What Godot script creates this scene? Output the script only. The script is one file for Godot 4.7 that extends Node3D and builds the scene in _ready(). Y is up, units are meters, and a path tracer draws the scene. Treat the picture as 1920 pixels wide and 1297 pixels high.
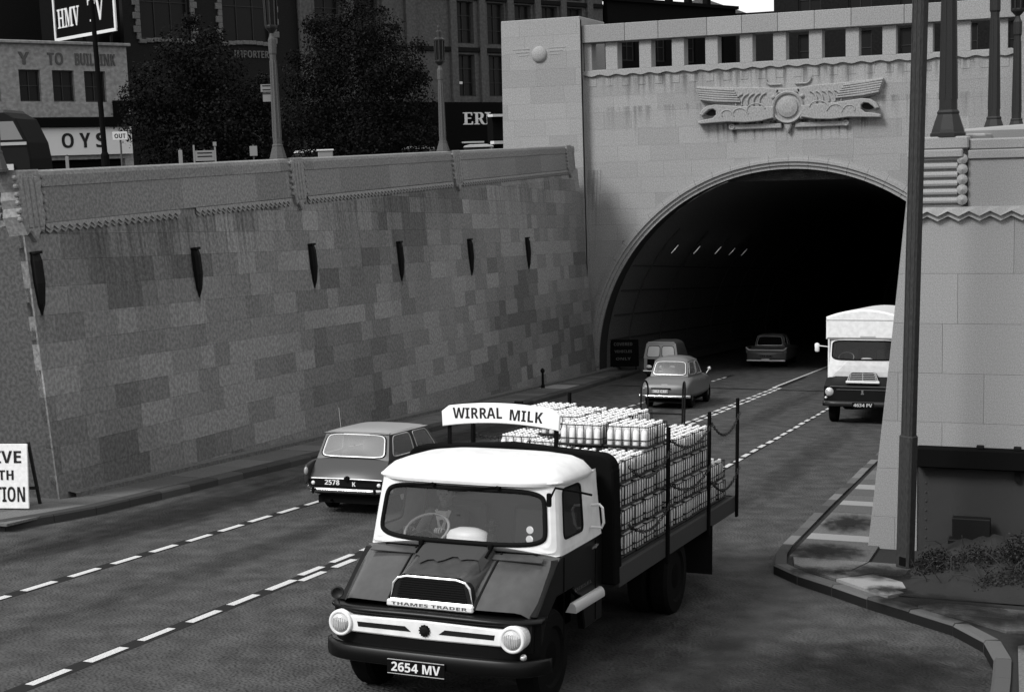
extends Node3D
# A road running down into a stone tunnel mouth, in black and white: a milk lorry, cars, a van, walls, lamps, a street behind.
# Units are metres, y is up, the road runs along -z and falls away from the camera.

const GRADE := 0.0909            # fall of the road per metre along -z
var M := {}
var taken := {}
var rng := RandomNumberGenerator.new()

# ---------------------------------------------------------------- naming
func numbered(called: String) -> String:
	var n: int = taken.get(called, 0)
	taken[called] = n + 1
	return called if n == 0 else "%s_%03d" % [called, n]

func tag(o: Node, label := "", category := "", group := "", kind := "") -> Node:
	if label != "": o.set_meta("label", label)
	if category != "": o.set_meta("category", category)
	if group != "": o.set_meta("group", group)
	if kind != "": o.set_meta("kind", kind)
	return o

func thing(called: String, label: String, category: String, at := Vector3.ZERO, basis := Basis(), group := "") -> Node3D:
	var o := Node3D.new()
	o.name = numbered(called)
	add_child(o)
	o.transform = Transform3D(basis, at)
	tag(o, label, category, group)
	return o

func structure(called: String, at := Vector3.ZERO, basis := Basis()) -> Node3D:
	var o := Node3D.new()
	o.name = numbered(called)
	add_child(o)
	o.transform = Transform3D(basis, at)
	o.set_meta("kind", "structure")
	return o

func mesh_of(st: SurfaceTool) -> ArrayMesh:
	st.generate_normals()
	return st.commit()

func part(called: String, st: SurfaceTool, m: Material, parent: Node) -> MeshInstance3D:
	return part_mesh(called, mesh_of(st), m, parent)

func part_mesh(called: String, me: Mesh, m: Material, parent: Node) -> MeshInstance3D:
	var o := MeshInstance3D.new()
	var n := 0
	if parent == self:
		o.name = numbered(called)
	else:
		var counts: Dictionary = parent.get_meta("_c", {})
		n = counts.get(called, 0)
		counts[called] = n + 1
		parent.set_meta("_c", counts)
		o.name = called if n == 0 else "%s_%03d" % [called, n]
	o.mesh = me
	o.material_override = m
	parent.add_child(o, true)
	return o

func strip_counts(n: Node) -> void:
	if n.has_meta("_c"): n.remove_meta("_c")
	for c in n.get_children(): strip_counts(c)

# ---------------------------------------------------------------- materials
func grain(freq: float, lo: float, hi: float, oct := 4, seed := 1, kind := FastNoiseLite.TYPE_SIMPLEX_SMOOTH, size := 512) -> NoiseTexture2D:
	var f := FastNoiseLite.new()
	f.noise_type = kind
	f.seed = seed
	f.frequency = freq
	f.fractal_octaves = oct
	var g := Gradient.new()
	g.set_color(0, Color(lo, lo, lo)); g.set_color(1, Color(hi, hi, hi))
	var t := NoiseTexture2D.new()
	t.width = size; t.height = size; t.seamless = true; t.noise = f; t.color_ramp = g
	return t

func bumps(freq: float, strength: float, oct := 4, seed := 5) -> NoiseTexture2D:
	var f := FastNoiseLite.new()
	f.seed = seed; f.frequency = freq; f.fractal_octaves = oct
	var t := NoiseTexture2D.new()
	t.width = 512; t.height = 512; t.seamless = true; t.noise = f; t.as_normal_map = true; t.bump_strength = strength
	return t

func mat(v: float, rough := 0.7, metal := 0.0, tex: Texture2D = null, scale := Vector3.ONE, nrm: Texture2D = null, world := true) -> StandardMaterial3D:
	var m := StandardMaterial3D.new()
	m.albedo_color = Color(v, v, v).linear_to_srgb()
	m.roughness = rough
	m.metallic = metal
	if rough > 0.65: m.metallic_specular = 0.2
	elif v < 0.06: m.metallic_specular = 0.3
	m.cull_mode = BaseMaterial3D.CULL_DISABLED
	if tex or nrm:
		m.uv1_triplanar = true
		m.uv1_world_triplanar = world
		m.uv1_scale = scale
	if tex: m.albedo_texture = tex
	if nrm:
		m.normal_enabled = true
		m.normal_texture = nrm
	return m

func glass(alpha := 0.12, v := 0.02) -> StandardMaterial3D:
	var m := mat(v, 0.03)
	m.transparency = BaseMaterial3D.TRANSPARENCY_ALPHA
	var c := Color(v, v, v).linear_to_srgb()
	c.a = alpha
	m.albedo_color = c
	return m

# ---------------------------------------------------------------- shape helpers
func mb(smooth := false) -> SurfaceTool:
	var st := SurfaceTool.new()
	st.begin(Mesh.PRIMITIVE_TRIANGLES)
	st.set_smooth_group(0 if smooth else -1)
	return st

func tri(st: SurfaceTool, a: Vector3, b: Vector3, c: Vector3) -> void:
	st.add_vertex(a); st.add_vertex(c); st.add_vertex(b)

func quad(st: SurfaceTool, a: Vector3, b: Vector3, c: Vector3, d: Vector3) -> void:
	tri(st, a, b, c); tri(st, a, c, d)

func box(st: SurfaceTool, c: Vector3, s: Vector3, bv := 0.0, basis := Basis()) -> void:
	var h := s * 0.5
	bv = minf(bv, minf(h.x, minf(h.y, h.z)) * 0.9)
	var p := func(x: float, y: float, z: float) -> Vector3: return c + basis * Vector3(x, y, z)
	if bv <= 0.0:
		var v := []
		for i in 8:
			v.append(p.call(h.x * (1 if i & 1 else -1), h.y * (1 if i & 2 else -1), h.z * (1 if i & 4 else -1)))
		quad(st, v[4], v[5], v[7], v[6]); quad(st, v[1], v[0], v[2], v[3])
		quad(st, v[5], v[1], v[3], v[7]); quad(st, v[0], v[4], v[6], v[2])
		quad(st, v[6], v[7], v[3], v[2]); quad(st, v[0], v[1], v[5], v[4])
		return
	var i3 := h - Vector3(bv, bv, bv)
	# faces
	for s1 in [-1.0, 1.0]:
		var fx := [p.call(s1 * h.x, -i3.y, -i3.z), p.call(s1 * h.x, i3.y, -i3.z), p.call(s1 * h.x, i3.y, i3.z), p.call(s1 * h.x, -i3.y, i3.z)]
		var fy := [p.call(-i3.x, s1 * h.y, -i3.z), p.call(-i3.x, s1 * h.y, i3.z), p.call(i3.x, s1 * h.y, i3.z), p.call(i3.x, s1 * h.y, -i3.z)]
		var fz := [p.call(-i3.x, -i3.y, s1 * h.z), p.call(i3.x, -i3.y, s1 * h.z), p.call(i3.x, i3.y, s1 * h.z), p.call(-i3.x, i3.y, s1 * h.z)]
		for f in [fx, fy, fz]:
			if s1 > 0: quad(st, f[0], f[1], f[2], f[3])
			else: quad(st, f[3], f[2], f[1], f[0])
	for s1 in [-1.0, 1.0]:
		for s2 in [-1.0, 1.0]:
			var e := [[p.call(s1 * h.x, s2 * i3.y, -i3.z), p.call(s1 * i3.x, s2 * h.y, -i3.z), p.call(s1 * i3.x, s2 * h.y, i3.z), p.call(s1 * h.x, s2 * i3.y, i3.z)],
				[p.call(-i3.x, s1 * h.y, s2 * i3.z), p.call(-i3.x, s1 * i3.y, s2 * h.z), p.call(i3.x, s1 * i3.y, s2 * h.z), p.call(i3.x, s1 * h.y, s2 * i3.z)],
				[p.call(s2 * i3.x, -i3.y, s1 * h.z), p.call(s2 * h.x, -i3.y, s1 * i3.z), p.call(s2 * h.x, i3.y, s1 * i3.z), p.call(s2 * i3.x, i3.y, s1 * h.z)]]
			for f in e:
				if s1 * s2 > 0: quad(st, f[0], f[1], f[2], f[3])
				else: quad(st, f[3], f[2], f[1], f[0])
			for s3 in [-1.0, 1.0]:
				var a: Vector3 = p.call(s1 * h.x, s2 * i3.y, s3 * i3.z)
				var b: Vector3 = p.call(s1 * i3.x, s2 * h.y, s3 * i3.z)
				var d: Vector3 = p.call(s1 * i3.x, s2 * i3.y, s3 * h.z)
				if s1 * s2 * s3 > 0: tri(st, a, b, d)
				else: tri(st, a, d, b)

func tube(st: SurfaceTool, pts: Array, r: float, sides := 8, closed := false) -> void:
	var n := pts.size()
	var rings := []
	var ref := Vector3.UP
	for i in n:
		var a: Vector3 = pts[(i - 1 + n) % n] if closed or i > 0 else pts[0]
		var b: Vector3 = pts[(i + 1) % n] if closed or i < n - 1 else pts[n - 1]
		var d := (b - a).normalized()
		if absf(d.dot(ref)) > 0.95: ref = Vector3(1, 0, 0) if absf(d.x) < 0.9 else Vector3(0, 0, 1)
		var s := d.cross(ref).normalized()
		var u := s.cross(d)
		ref = u
		var ring := PackedVector3Array()
		for k in sides:
			var t := TAU * k / sides
			ring.append(pts[i] + (s * cos(t) + u * sin(t)) * r)
		rings.append(ring)
	for i in (n if closed else n - 1):
		var a: PackedVector3Array = rings[i]
		var b: PackedVector3Array = rings[(i + 1) % n]
		for k in sides:
			var k2 := (k + 1) % sides
			quad(st, a[k], a[k2], b[k2], b[k])
	if not closed:
		fan(st, rings[0]); fan(st, rings[n - 1])

func fan(st: SurfaceTool, ring: PackedVector3Array) -> void:
	var c := Vector3.ZERO
	for v in ring: c += v
	c /= ring.size()
	for k in ring.size(): tri(st, c, ring[k], ring[(k + 1) % ring.size()])

func bar(st: SurfaceTool, a: Vector3, b: Vector3, w: float, h: float, up := Vector3.UP) -> void:
	var z := (b - a).normalized()
	if absf(z.dot(up)) > 0.98: up = Vector3(1, 0, 0)
	var x := up.cross(z).normalized()
	box(st, (a + b) * 0.5, Vector3(w, h, a.distance_to(b)), 0.0, Basis(x, z.cross(x), z))

func loft(st: SurfaceTool, rings: Array, closed := true, caps := true) -> void:
	for i in rings.size() - 1:
		var a: PackedVector3Array = rings[i]
		var b: PackedVector3Array = rings[i + 1]
		var n := a.size()
		for k in (n if closed else n - 1):
			var k2 := (k + 1) % n
			quad(st, a[k], a[k2], b[k2], b[k])
	if caps and closed:
		fan(st, rings[0]); fan(st, rings[rings.size() - 1])

func lathe(st: SurfaceTool, prof: Array, sides := 16, at := Vector3.ZERO, basis := Basis(), turn := 0.0) -> void:
	var rings := []
	for q in prof:
		var ring := PackedVector3Array()
		for k in sides:
			var t := TAU * (k + turn) / sides
			ring.append(at + basis * Vector3(q.x * cos(t), q.y, q.x * sin(t)))
		rings.append(ring)
	loft(st, rings)

func prism(st: SurfaceTool, poly: PackedVector2Array, z0: float, z1: float, bevel := 0.0, xf := Transform3D()) -> void:
	# a flat outline given thickness: front face at z1, its rim bevelled
	if Geometry2D.is_polygon_clockwise(poly):
		poly = poly.duplicate(); poly.reverse()
	var n := poly.size()
	var front := PackedVector2Array()
	if bevel > 0.0:
		for i in n:
			var a := (poly[i] - poly[(i - 1 + n) % n]).normalized()
			var b := (poly[(i + 1) % n] - poly[i]).normalized()
			var na := Vector2(-a.y, a.x); var nb := Vector2(-b.y, b.x)
			var mid := na + nb
			var l := maxf(mid.length_squared() * 0.5, 0.35)
			front.append(poly[i] + mid * (bevel / l))
	else:
		front = poly
	var idx := Geometry2D.triangulate_polygon(front)
	if idx.is_empty(): return
	for i in range(0, idx.size(), 3):
		var a := front[idx[i]]; var b := front[idx[i + 1]]; var c := front[idx[i + 2]]
		if (b - a).cross(c - a) < 0:
			var t := b; b = c; c = t
		tri(st, xf * Vector3(a.x, a.y, z1), xf * Vector3(b.x, b.y, z1), xf * Vector3(c.x, c.y, z1))
	var zr := z1 - bevel * 0.8
	for i in n:
		var j := (i + 1) % n
		if bevel > 0.0:
			quad(st, xf * Vector3(poly[i].x, poly[i].y, zr), xf * Vector3(poly[j].x, poly[j].y, zr), xf * Vector3(front[j].x, front[j].y, z1), xf * Vector3(front[i].x, front[i].y, z1))
		quad(st, xf * Vector3(poly[i].x, poly[i].y, z0), xf * Vector3(poly[j].x, poly[j].y, z0), xf * Vector3(poly[j].x, poly[j].y, zr), xf * Vector3(poly[i].x, poly[i].y, zr))

func poly_back(st: SurfaceTool, poly: PackedVector2Array, z: float, xf := Transform3D()) -> void:
	var idx := Geometry2D.triangulate_polygon(poly)
	for i in range(0, idx.size(), 3):
		tri(st, xf * Vector3(poly[idx[i]].x, poly[idx[i]].y, z), xf * Vector3(poly[idx[i + 1]].x, poly[idx[i + 1]].y, z), xf * Vector3(poly[idx[i + 2]].x, poly[idx[i + 2]].y, z))

func rect(x0: float, y0: float, x1: float, y1: float) -> PackedVector2Array:
	return PackedVector2Array([Vector2(x0, y0), Vector2(x1, y0), Vector2(x1, y1), Vector2(x0, y1)])

func ellipse(cx: float, cy: float, rx: float, ry: float, n := 24, e := 2.0) -> PackedVector2Array:
	var o := PackedVector2Array()
	for i in n:
		var t := TAU * (i + 0.5) / n
		o.append(Vector2(cx + rx * signf(cos(t)) * pow(absf(cos(t)), 2.0 / e), cy + ry * signf(sin(t)) * pow(absf(sin(t)), 2.0 / e)))
	return o

# a curved sheet with a window in it: the sheet is fn(s, t), the outline and the window are near-rectangles in (s, t)
func frame_patch(st: SurfaceTool, fn: Callable, o: Rect2, w: Rect2, n := 48, e := 7.0, oe := 60.0) -> void:
	var a := ellipse(o.get_center().x, o.get_center().y, o.size.x / 2, o.size.y / 2, n, oe)
	var b := ellipse(w.get_center().x, w.get_center().y, w.size.x / 2, w.size.y / 2, n, e)
	var rings := []
	for k in 4:
		var ring := PackedVector3Array()
		for i in n:
			var q := a[i].lerp(b[i], k / 3.0)
			ring.append(fn.call(q.x, q.y))
		rings.append(ring)
	loft(st, rings, true, false)

func pane_patch(st: SurfaceTool, fn: Callable, w: Rect2, n := 48, e := 7.0, grow := 1.0) -> void:
	var b := ellipse(w.get_center().x, w.get_center().y, w.size.x / 2 * grow, w.size.y / 2 * grow, n, e)
	var c := w.get_center()
	var rings := []
	for k in 6:
		var ring := PackedVector3Array()
		for i in n:
			var q := c.lerp(b[i], maxf(k / 5.0, 0.02))
			ring.append(fn.call(q.x, q.y))
		rings.append(ring)
	loft(st, rings, true, false)
	fan(st, rings[0])

func seal_path(fn: Callable, w: Rect2, n := 48, e := 7.0, grow := 1.0) -> Array:
	var b := ellipse(w.get_center().x, w.get_center().y, w.size.x / 2 * grow, w.size.y / 2 * grow, n, e)
	var o := []
	for q in b: o.append(fn.call(q.x, q.y))
	return o

func sheet(st: SurfaceTool, fn: Callable, nu: int, nv: int) -> void:
	# fn(u, v) for u, v in 0..1
	for i in nu:
		for j in nv:
			var u0 := float(i) / nu; var u1 := float(i + 1) / nu
			var v0 := float(j) / nv; var v1 := float(j + 1) / nv
			quad(st, fn.call(u0, v0), fn.call(u1, v0), fn.call(u1, v1), fn.call(u0, v1))

func bilinear(a: Vector3, b: Vector3, c: Vector3, d: Vector3, bulge: float) -> Callable:
	# a, b along the bottom, d, c along the top; s, t in -1..1
	var n := (b - a).cross(d - a).normalized()
	return func(s: float, t: float) -> Vector3:
		var x := s * 0.5 + 0.5; var y := t * 0.5 + 0.5
		return a.lerp(b, x).lerp(d.lerp(c, x), y) + n * bulge * (1 - s * s) * (1 - t * t * 0.6)

func lettering(parent: Node, called: String, words: String, m: Material, h: float, w: float, xf: Transform3D, depth := 0.012, bold := true, font := "Droid Sans") -> MeshInstance3D:
	# words fitted into w by h, centred on xf, facing its +z
	var f := SystemFont.new()
	f.font_names = PackedStringArray([font])
	f.font_weight = 700 if bold else 400
	var t := TextMesh.new()
	t.text = words; t.font = f; t.font_size = 64; t.pixel_size = 0.01; t.depth = depth; t.curve_step = 1.0
	t.horizontal_alignment = HORIZONTAL_ALIGNMENT_CENTER; t.vertical_alignment = VERTICAL_ALIGNMENT_CENTER
	var bb := t.get_aabb()
	var o := part_mesh(called, t, m, parent)
	var sx := w / maxf(bb.size.x, 0.01); var sy := h / maxf(bb.size.y, 0.01)
	var c := bb.get_center()
	o.transform = xf * Transform3D(Basis.from_scale(Vector3(sx, sy, 1)), Vector3(-c.x * sx, -c.y * sy, 0))
	return o

func road_y(z: float) -> float: return GRADE * z

# stones: courses of blocks cut to an outline (and round a hole), each one a mesh of its own with a bevelled rim
func stone_face(parent: Node, called: String, xf: Transform3D, outline: PackedVector2Array, hole: PackedVector2Array, course: float, lmin: float, lmax: float, mats: Array, seed: int, most := 295, joint := 0.006, thick := 0.14, bevel := 0.008, near_first := true, rough := 0.004, clump := 0.0) -> void:
	rng.seed = seed
	var field := FastNoiseLite.new(); field.seed = seed; field.frequency = 0.16; field.fractal_octaves = 3
	var lo := outline[0]; var hi := outline[0]
	for v in outline:
		lo = lo.min(v); hi = hi.max(v)
	var made := 0
	var rest := {}
	var y := lo.y
	var row := 0
	var cells := []
	while y < hi.y - 0.02:
		var h := course * rng.randf_range(0.94, 1.06)
		var x := lo.x - rng.randf() * lmax
		while x < hi.x:
			var l := rng.randf_range(lmin, lmax)
			cells.append([x, y, x + l, y + h, rng.randi() % 1000, rng.randf()])
			x += l
		y += h
		row += 1
	if near_first: cells.sort_custom(func(a, b): return a[0] < b[0])
	for c in cells:
		var r := rect(c[0] + joint * 0.5, c[1] + joint * 0.5, c[2] - joint * 0.5, c[3] - joint * 0.5)
		var got := Geometry2D.intersect_polygons(r, outline)
		for g in got:
			var bits := [g]
			if hole.size() > 0: bits = Geometry2D.clip_polygons(g, hole)
			for b in bits:
				if b.size() < 3: continue
				var area := 0.0
				for i in b.size(): area += b[i].cross(b[(i + 1) % b.size()])
				if absf(area) < 0.03: continue
				var z: float = (c[5] - 0.5) * 2.0 * rough
				var k: int = c[4] % mats.size()
				if clump > 0.0:
					var tone: float = 0.5 + field.get_noise_2d((c[0] + c[2]) * 0.25, (c[1] + c[3]) * 0.6) * clump + (c[5] - 0.5) * 0.85
					k = clampi(int(tone * mats.size()), 0, mats.size() - 1)
				if made < most:
					var st := mb()
					prism(st, b, -thick, z, bevel)
					var o := part(called, st, mats[k], parent)
					o.transform = xf
					made += 1
				else:
					if not rest.has(k): rest[k] = mb()
					prism(rest[k], b, -thick, z, bevel)
	if rest.size() > 0:
		var me: ArrayMesh = null
		for k in rest:
			rest[k].generate_normals()
			me = rest[k].commit(me) if me else rest[k].commit()
			me.surface_set_material(me.get_surface_count() - 1, mats[k])
		var o := MeshInstance3D.new()
		o.name = "far_stones"
		o.mesh = me
		parent.add_child(o, true)
		o.transform = xf
		o.set_meta("kind", "stuff")

# a zigzag moulding: two stepped bands of teeth hanging down
func zigzag(st: SurfaceTool, length: float, period: float, xf: Transform3D, h := 0.1, proud := 0.1) -> void:
	for band in 2:
		var top := PackedVector2Array(); var bot := PackedVector2Array()
		var n := int(round(length / period)) * 2
		var y := -h * 0.75 * band
		for i in n + 1:
			var x := length * i / n
			var tooth := (0.5 if i % 2 == 0 else -0.5) * h * 0.75
			top.append(Vector2(x, y + h * 0.5 + tooth * (0.0 if band == 0 else 1.0)))
			bot.append(Vector2(x, y - h * 0.5 + tooth))
		var z: float = proud * (1.0 if band == 0 else 0.6)
		for i in n:
			var a := top[i]; var b := top[i + 1]; var c := bot[i + 1]; var d := bot[i]
			quad(st, xf * Vector3(d.x, d.y, z), xf * Vector3(c.x, c.y, z), xf * Vector3(b.x, b.y, z * 0.7), xf * Vector3(a.x, a.y, z * 0.7))
			quad(st, xf * Vector3(d.x, d.y, 0), xf * Vector3(c.x, c.y, 0), xf * Vector3(c.x, c.y, z), xf * Vector3(d.x, d.y, z))
			quad(st, xf * Vector3(a.x, a.y, z * 0.7), xf * Vector3(b.x, b.y, z * 0.7), xf * Vector3(b.x, b.y, 0), xf * Vector3(a.x, a.y, 0))

# a see-through dark film: streaks or blots of dirt, and painted shade
func film(kind: String, seed: int, w := 128, h := 128, strength := 0.7) -> StandardMaterial3D:
	var im := Image.create(w, h, false, Image.FORMAT_RGBA8)
	var f := FastNoiseLite.new(); f.seed = seed; f.frequency = 0.06
	var f2 := FastNoiseLite.new(); f2.seed = seed + 7; f2.frequency = 0.02
	for x in w:
		var streak := clampf(f.get_noise_2d(x * 2.2, 0) * 2.6 + 0.3, 0, 1)
		var length := clampf(0.55 + f2.get_noise_2d(x * 9.0, 40) * 0.9, 0.15, 1.0)
		for y in h:
			var v := float(y) / h
			var a := 0.0
			var edge := clampf(minf(x, w - 1 - x) / (w * 0.12), 0, 1)
			if kind == "streak":
				a = streak * clampf(1.0 - v / length, 0, 1) * (0.75 + 0.25 * f.get_noise_2d(x, y * 0.3)) * edge
			elif kind == "blot":
				var d := Vector2(float(x) / w - 0.5, float(y) / h - 0.5).length() * 2.0
				a = clampf((1.0 - d) * 1.5 + f.get_noise_2d(x, y) * 0.5 + f2.get_noise_2d(x * 2, y * 2) * 0.5, 0, 1) * clampf((1.0 - d) * 4.0, 0, 1)
			im.set_pixel(x, y, Color(0.12, 0.12, 0.12, clampf(a * strength, 0, 1)))
	var m := StandardMaterial3D.new()
	m.albedo_texture = ImageTexture.create_from_image(im)
	m.transparency = BaseMaterial3D.TRANSPARENCY_ALPHA
	m.roughness = 0.95
	m.metallic_specular = 0.1
	m.cull_mode = BaseMaterial3D.CULL_DISABLED
	return m

func film_quad(parent: Node, called: String, m: Material, a: Vector3, b: Vector3, c: Vector3, d: Vector3) -> MeshInstance3D:
	# a, b along the top, d, c along the bottom
	var st := mb()
	var uv := [Vector2(0, 0), Vector2(1, 0), Vector2(1, 1), Vector2(0, 0), Vector2(1, 1), Vector2(0, 1)]
	var vs := [a, b, c, a, c, d]
	for i in 6:
		st.set_uv(uv[i]); st.add_vertex(vs[i])
	return part(called, st, m, parent)

# ================================================================ the scene
func _ready() -> void:
	# ---- camera, sky, sun, exposure
	var cam := Camera3D.new()
	cam.name = "camera"
	add_child(cam)
	cam.transform = Transform3D(Basis(Vector3(0.93412, -0.03276, -0.35546), Vector3(-0.01716, 0.99051, -0.13637), Vector3(0.35655, 0.13348, 0.92469)), Vector3(0, 4, 0))
	cam.fov = 27.03
	cam.near = 0.1
	cam.far = 1500.0
	cam.current = true

	var sky_mat := ProceduralSkyMaterial.new()
	sky_mat.sky_top_color = Color(0.92, 0.92, 0.92)
	sky_mat.sky_horizon_color = Color(0.95, 0.95, 0.95)
	sky_mat.energy_multiplier = 1.0
	sky_mat.ground_bottom_color = Color(0.25, 0.25, 0.25)
	sky_mat.ground_horizon_color = Color(0.45, 0.45, 0.45)
	sky_mat.sky_curve = 0.2
	sky_mat.sun_angle_max = 1.0
	var sky := Sky.new()
	sky.sky_material = sky_mat
	var env := Environment.new()
	env.background_mode = Environment.BG_SKY
	env.sky = sky
	env.tonemap_mode = Environment.TONE_MAPPER_LINEAR
	env.tonemap_exposure = 1.27
	env.sdfgi_enabled = true
	env.ssao_enabled = true
	env.ssil_enabled = true
	var we := WorldEnvironment.new()
	we.name = "environment"
	we.environment = env
	add_child(we)

	var sun := DirectionalLight3D.new()
	sun.name = "sun"
	add_child(sun)
	sun.look_at_from_position(Vector3(-17, 30, 26), Vector3.ZERO)     # behind and left of the camera, veiled by cloud
	sun.light_energy = 0.95
	sun.light_angular_distance = 19.0
	sun.light_color = Color(1, 1, 1)
	sun.shadow_enabled = true

	make_materials()
	# ---- the large structure
	ground_and_road()
	left_wall()
	portal()
	tunnel()
	right_wall()
	background()
	# ---- the objects
	lamps_and_poles()
	street_things()
	trees_and_shrub()
	lorry()
	milk_cargo()
	estate_car()
	saloon_car()
	small_van()
	finned_car()
	box_van()
	strip_counts(self)

func make_materials() -> void:
	var g1 := grain(0.06, 0.66, 1.0, 5, 3)
	var g2 := grain(0.06, 0.7, 1.0, 4, 9)
	var g3 := grain(0.25, 0.55, 1.0, 3, 12)
	var b1 := bumps(0.12, 0.7)
	var b2 := bumps(0.3, 3.0, 3, 8)
	var g4 := grain(0.06, 0.74, 1.0, 5, 17)
	var b3 := bumps(0.25, 0.8, 4, 19)
	var speck := grain(0.35, 0.45, 1.0, 2, 31)
	# left wall: mottled, dirty limestone in many tones
	M.wall = []
	for v in [0.15, 0.177, 0.199, 0.215, 0.228, 0.24, 0.252, 0.267, 0.286, 0.312]:
		M.wall.append(mat(v * 1.12, 0.95, 0, g1, Vector3(0.35, 0.3, 0.35), b1))
	M.wall_mortar = mat(0.11, 0.95, 0, g1, Vector3(0.4, 0.4, 0.4))
	# portal: cleaner stone, upright streaks
	M.portal = []
	for v in [0.335, 0.365, 0.38, 0.395, 0.35, 0.385]:
		M.portal.append(mat(v * 0.88, 0.95, 0, g4, Vector3(0.62, 0.5, 0.62), b3))
	M.portal_mortar = mat(0.33, 0.95)
	M.stone_trim = mat(0.34, 0.95, 0, g4, Vector3(0.6, 0.5, 0.6), b3)
	M.parapet = []
	for v in [0.26, 0.28, 0.30, 0.27, 0.24]:
		M.parapet.append(mat(v * 0.97, 0.95, 0, g1, Vector3(0.4, 0.4, 0.4), b1))
	M.carved = mat(0.34, 0.95, 0, g2, Vector3(0.6, 0.3, 0.6))
	M.right = []
	for v in [0.36, 0.38, 0.39, 0.40, 0.375]:
		M.right.append(mat(v * 0.86, 0.95, 0, g4, Vector3(1.7, 1.5, 1.7), b3))
	M.dado = mat(0.085, 0.9, 0, speck, Vector3(2.5, 2.5, 2.5), b2)
	M.asphalt = mat(0.083, 0.92, 0, grain(0.012, 0.72, 1.0, 8, 44, FastNoiseLite.TYPE_SIMPLEX_SMOOTH, 1024), Vector3(0.14, 0.14, 0.14), b2)
	M.tar = mat(0.035, 0.8, 0, speck, Vector3(1.2, 1.2, 1.2))
	M.paint = mat(0.82, 0.8, 0, grain(0.05, 0.55, 1.0, 4, 71), Vector3(2.0, 2.0, 2.0))
	M.pave = []
	for v in [0.13, 0.16, 0.15, 0.18]:
		M.pave.append(mat(v, 0.95, 0, g2, Vector3(0.8, 0.8, 0.8), b1))
	M.pave_light = mat(0.42, 0.9, 0, g3, Vector3(0.9, 0.9, 0.9))
	M.kerb = []
	for v in [0.09, 0.17, 0.26, 0.13]:
		M.kerb.append(mat(v, 0.9, 0, g3, Vector3(1.0, 1.0, 1.0), b1))
	M.kerb_dark = []
	for v in [0.10, 0.12, 0.08]:
		M.kerb_dark.append(mat(v, 0.9, 0, g3, Vector3(1.0, 1.0, 1.0), b1))
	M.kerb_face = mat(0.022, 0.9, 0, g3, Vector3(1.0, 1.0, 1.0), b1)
	M.soil = mat(0.05, 0.98, 0, g3, Vector3(1.2, 1.2, 1.2), b2)
	M.grime_and_shade = mat(0.035, 0.95)  # dirt of the soffit, and shade painted into the carving
	M.bore = mat(0.16, 0.8, 0, g1, Vector3(0.3, 0.3, 0.3))
	M.bore_joint = mat(0.05, 0.9)
	M.black = mat(0.008, 0.5)
	M.iron = mat(0.010, 0.7, 0.0, g2, Vector3(2, 2, 2))
	M.bronze = mat(0.035, 0.5, 0.3, g2, Vector3(2, 2, 2), null, false)
	M.pale_post = mat(0.105, 0.8, 0, g2, Vector3(1.5, 0.6, 1.5))
	M.steel_pole = mat(0.05, 0.7, 0.0, g1, Vector3(1.5, 0.35, 1.5))
	M.white = mat(0.72, 0.42, 0, grain(0.015, 0.9, 1.0, 6, 4), Vector3(0.7, 0.7, 0.7), null, false)
	M.offwhite = mat(0.7, 0.5)
	M.grey_paint = mat(0.062, 0.17, 0, grain(0.02, 0.8, 1.0, 6, 5), Vector3(0.6, 0.6, 0.6), null, false)
	M.black_paint = mat(0.004, 0.35)
	M.black_paint.metallic_specular = 0.3
	M.black_dull = mat(0.005, 0.9)
	M.black_dull.metallic_specular = 0.1
	M.rubber = mat(0.006, 0.9)
	M.tyre = mat(0.008, 0.9, 0, g3, Vector3(3, 3, 3), null, false)
	M.chrome = mat(0.75, 0.18, 1.0)
	M.alu = mat(0.7, 0.4, 0.6)
	M.glass = glass(0.30, 0.05)
	M.windscreen = glass(0.18, 0.10)  # grey tint stands in for reflections on the screen
	M.glass_sky_tint = glass(0.5, 0.16)  # pale tint painted in for the sky mirrored by the car windows
	M.glass_sky_tint.roughness = 0.4
	M.glass_dark = glass(0.45)
	M.lens = mat(0.6, 0.1, 0.5)
	M.lamp_glass = mat(0.55, 0.08)
	M.inside = mat(0.14, 0.8)
	M.seat = mat(0.08, 0.6)
	M.wood_dark = mat(0.035, 0.8, 0, g2, Vector3(1, 6, 1), null, false)
	M.sign_white = mat(0.78, 0.5, 0, grain(0.03, 0.9, 1.0, 3, 6), Vector3(0.6, 0.6, 0.6), null, false)
	M.plate_white = mat(0.62, 0.5)
	M.ink = mat(0.012, 0.6)
	M.milk = mat(0.70, 0.25)
	M.wire = mat(0.015, 0.45, 0.5)
	M.chain = mat(0.03, 0.5, 0.6)
	M.car_dark = mat(0.035, 0.32, 0, grain(0.03, 0.85, 1.0, 3, 7), Vector3(0.6, 0.6, 0.6), null, false)
	M.car_roof = mat(0.22, 0.4)
	M.car_mid = mat(0.10, 0.4)
	M.car_far = mat(0.14, 0.35)
	M.red_lamp = mat(0.25, 0.2)
	M.brick = mat(0.02, 0.95, 0, g2, Vector3(0.25, 0.4, 0.25))
	M.dark_wall = mat(0.006, 0.95, 0, g2, Vector3(0.2, 0.2, 0.2))
	M.grey_stone = mat(0.115, 0.95, 0, g1, Vector3(0.15, 0.15, 0.15))
	M.grey_stone_dark = mat(0.014, 0.95, 0, g1, Vector3(0.15, 0.15, 0.15))
	M.render_white = mat(0.34, 0.95, 0, g1, Vector3(0.12, 0.12, 0.12))
	M.quoin = mat(0.17, 0.95, 0, g2, Vector3(0.3, 0.3, 0.3))
	M.window_dark = mat(0.010, 0.2)
	M.window_dark.metallic_specular = 0.2
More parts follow.
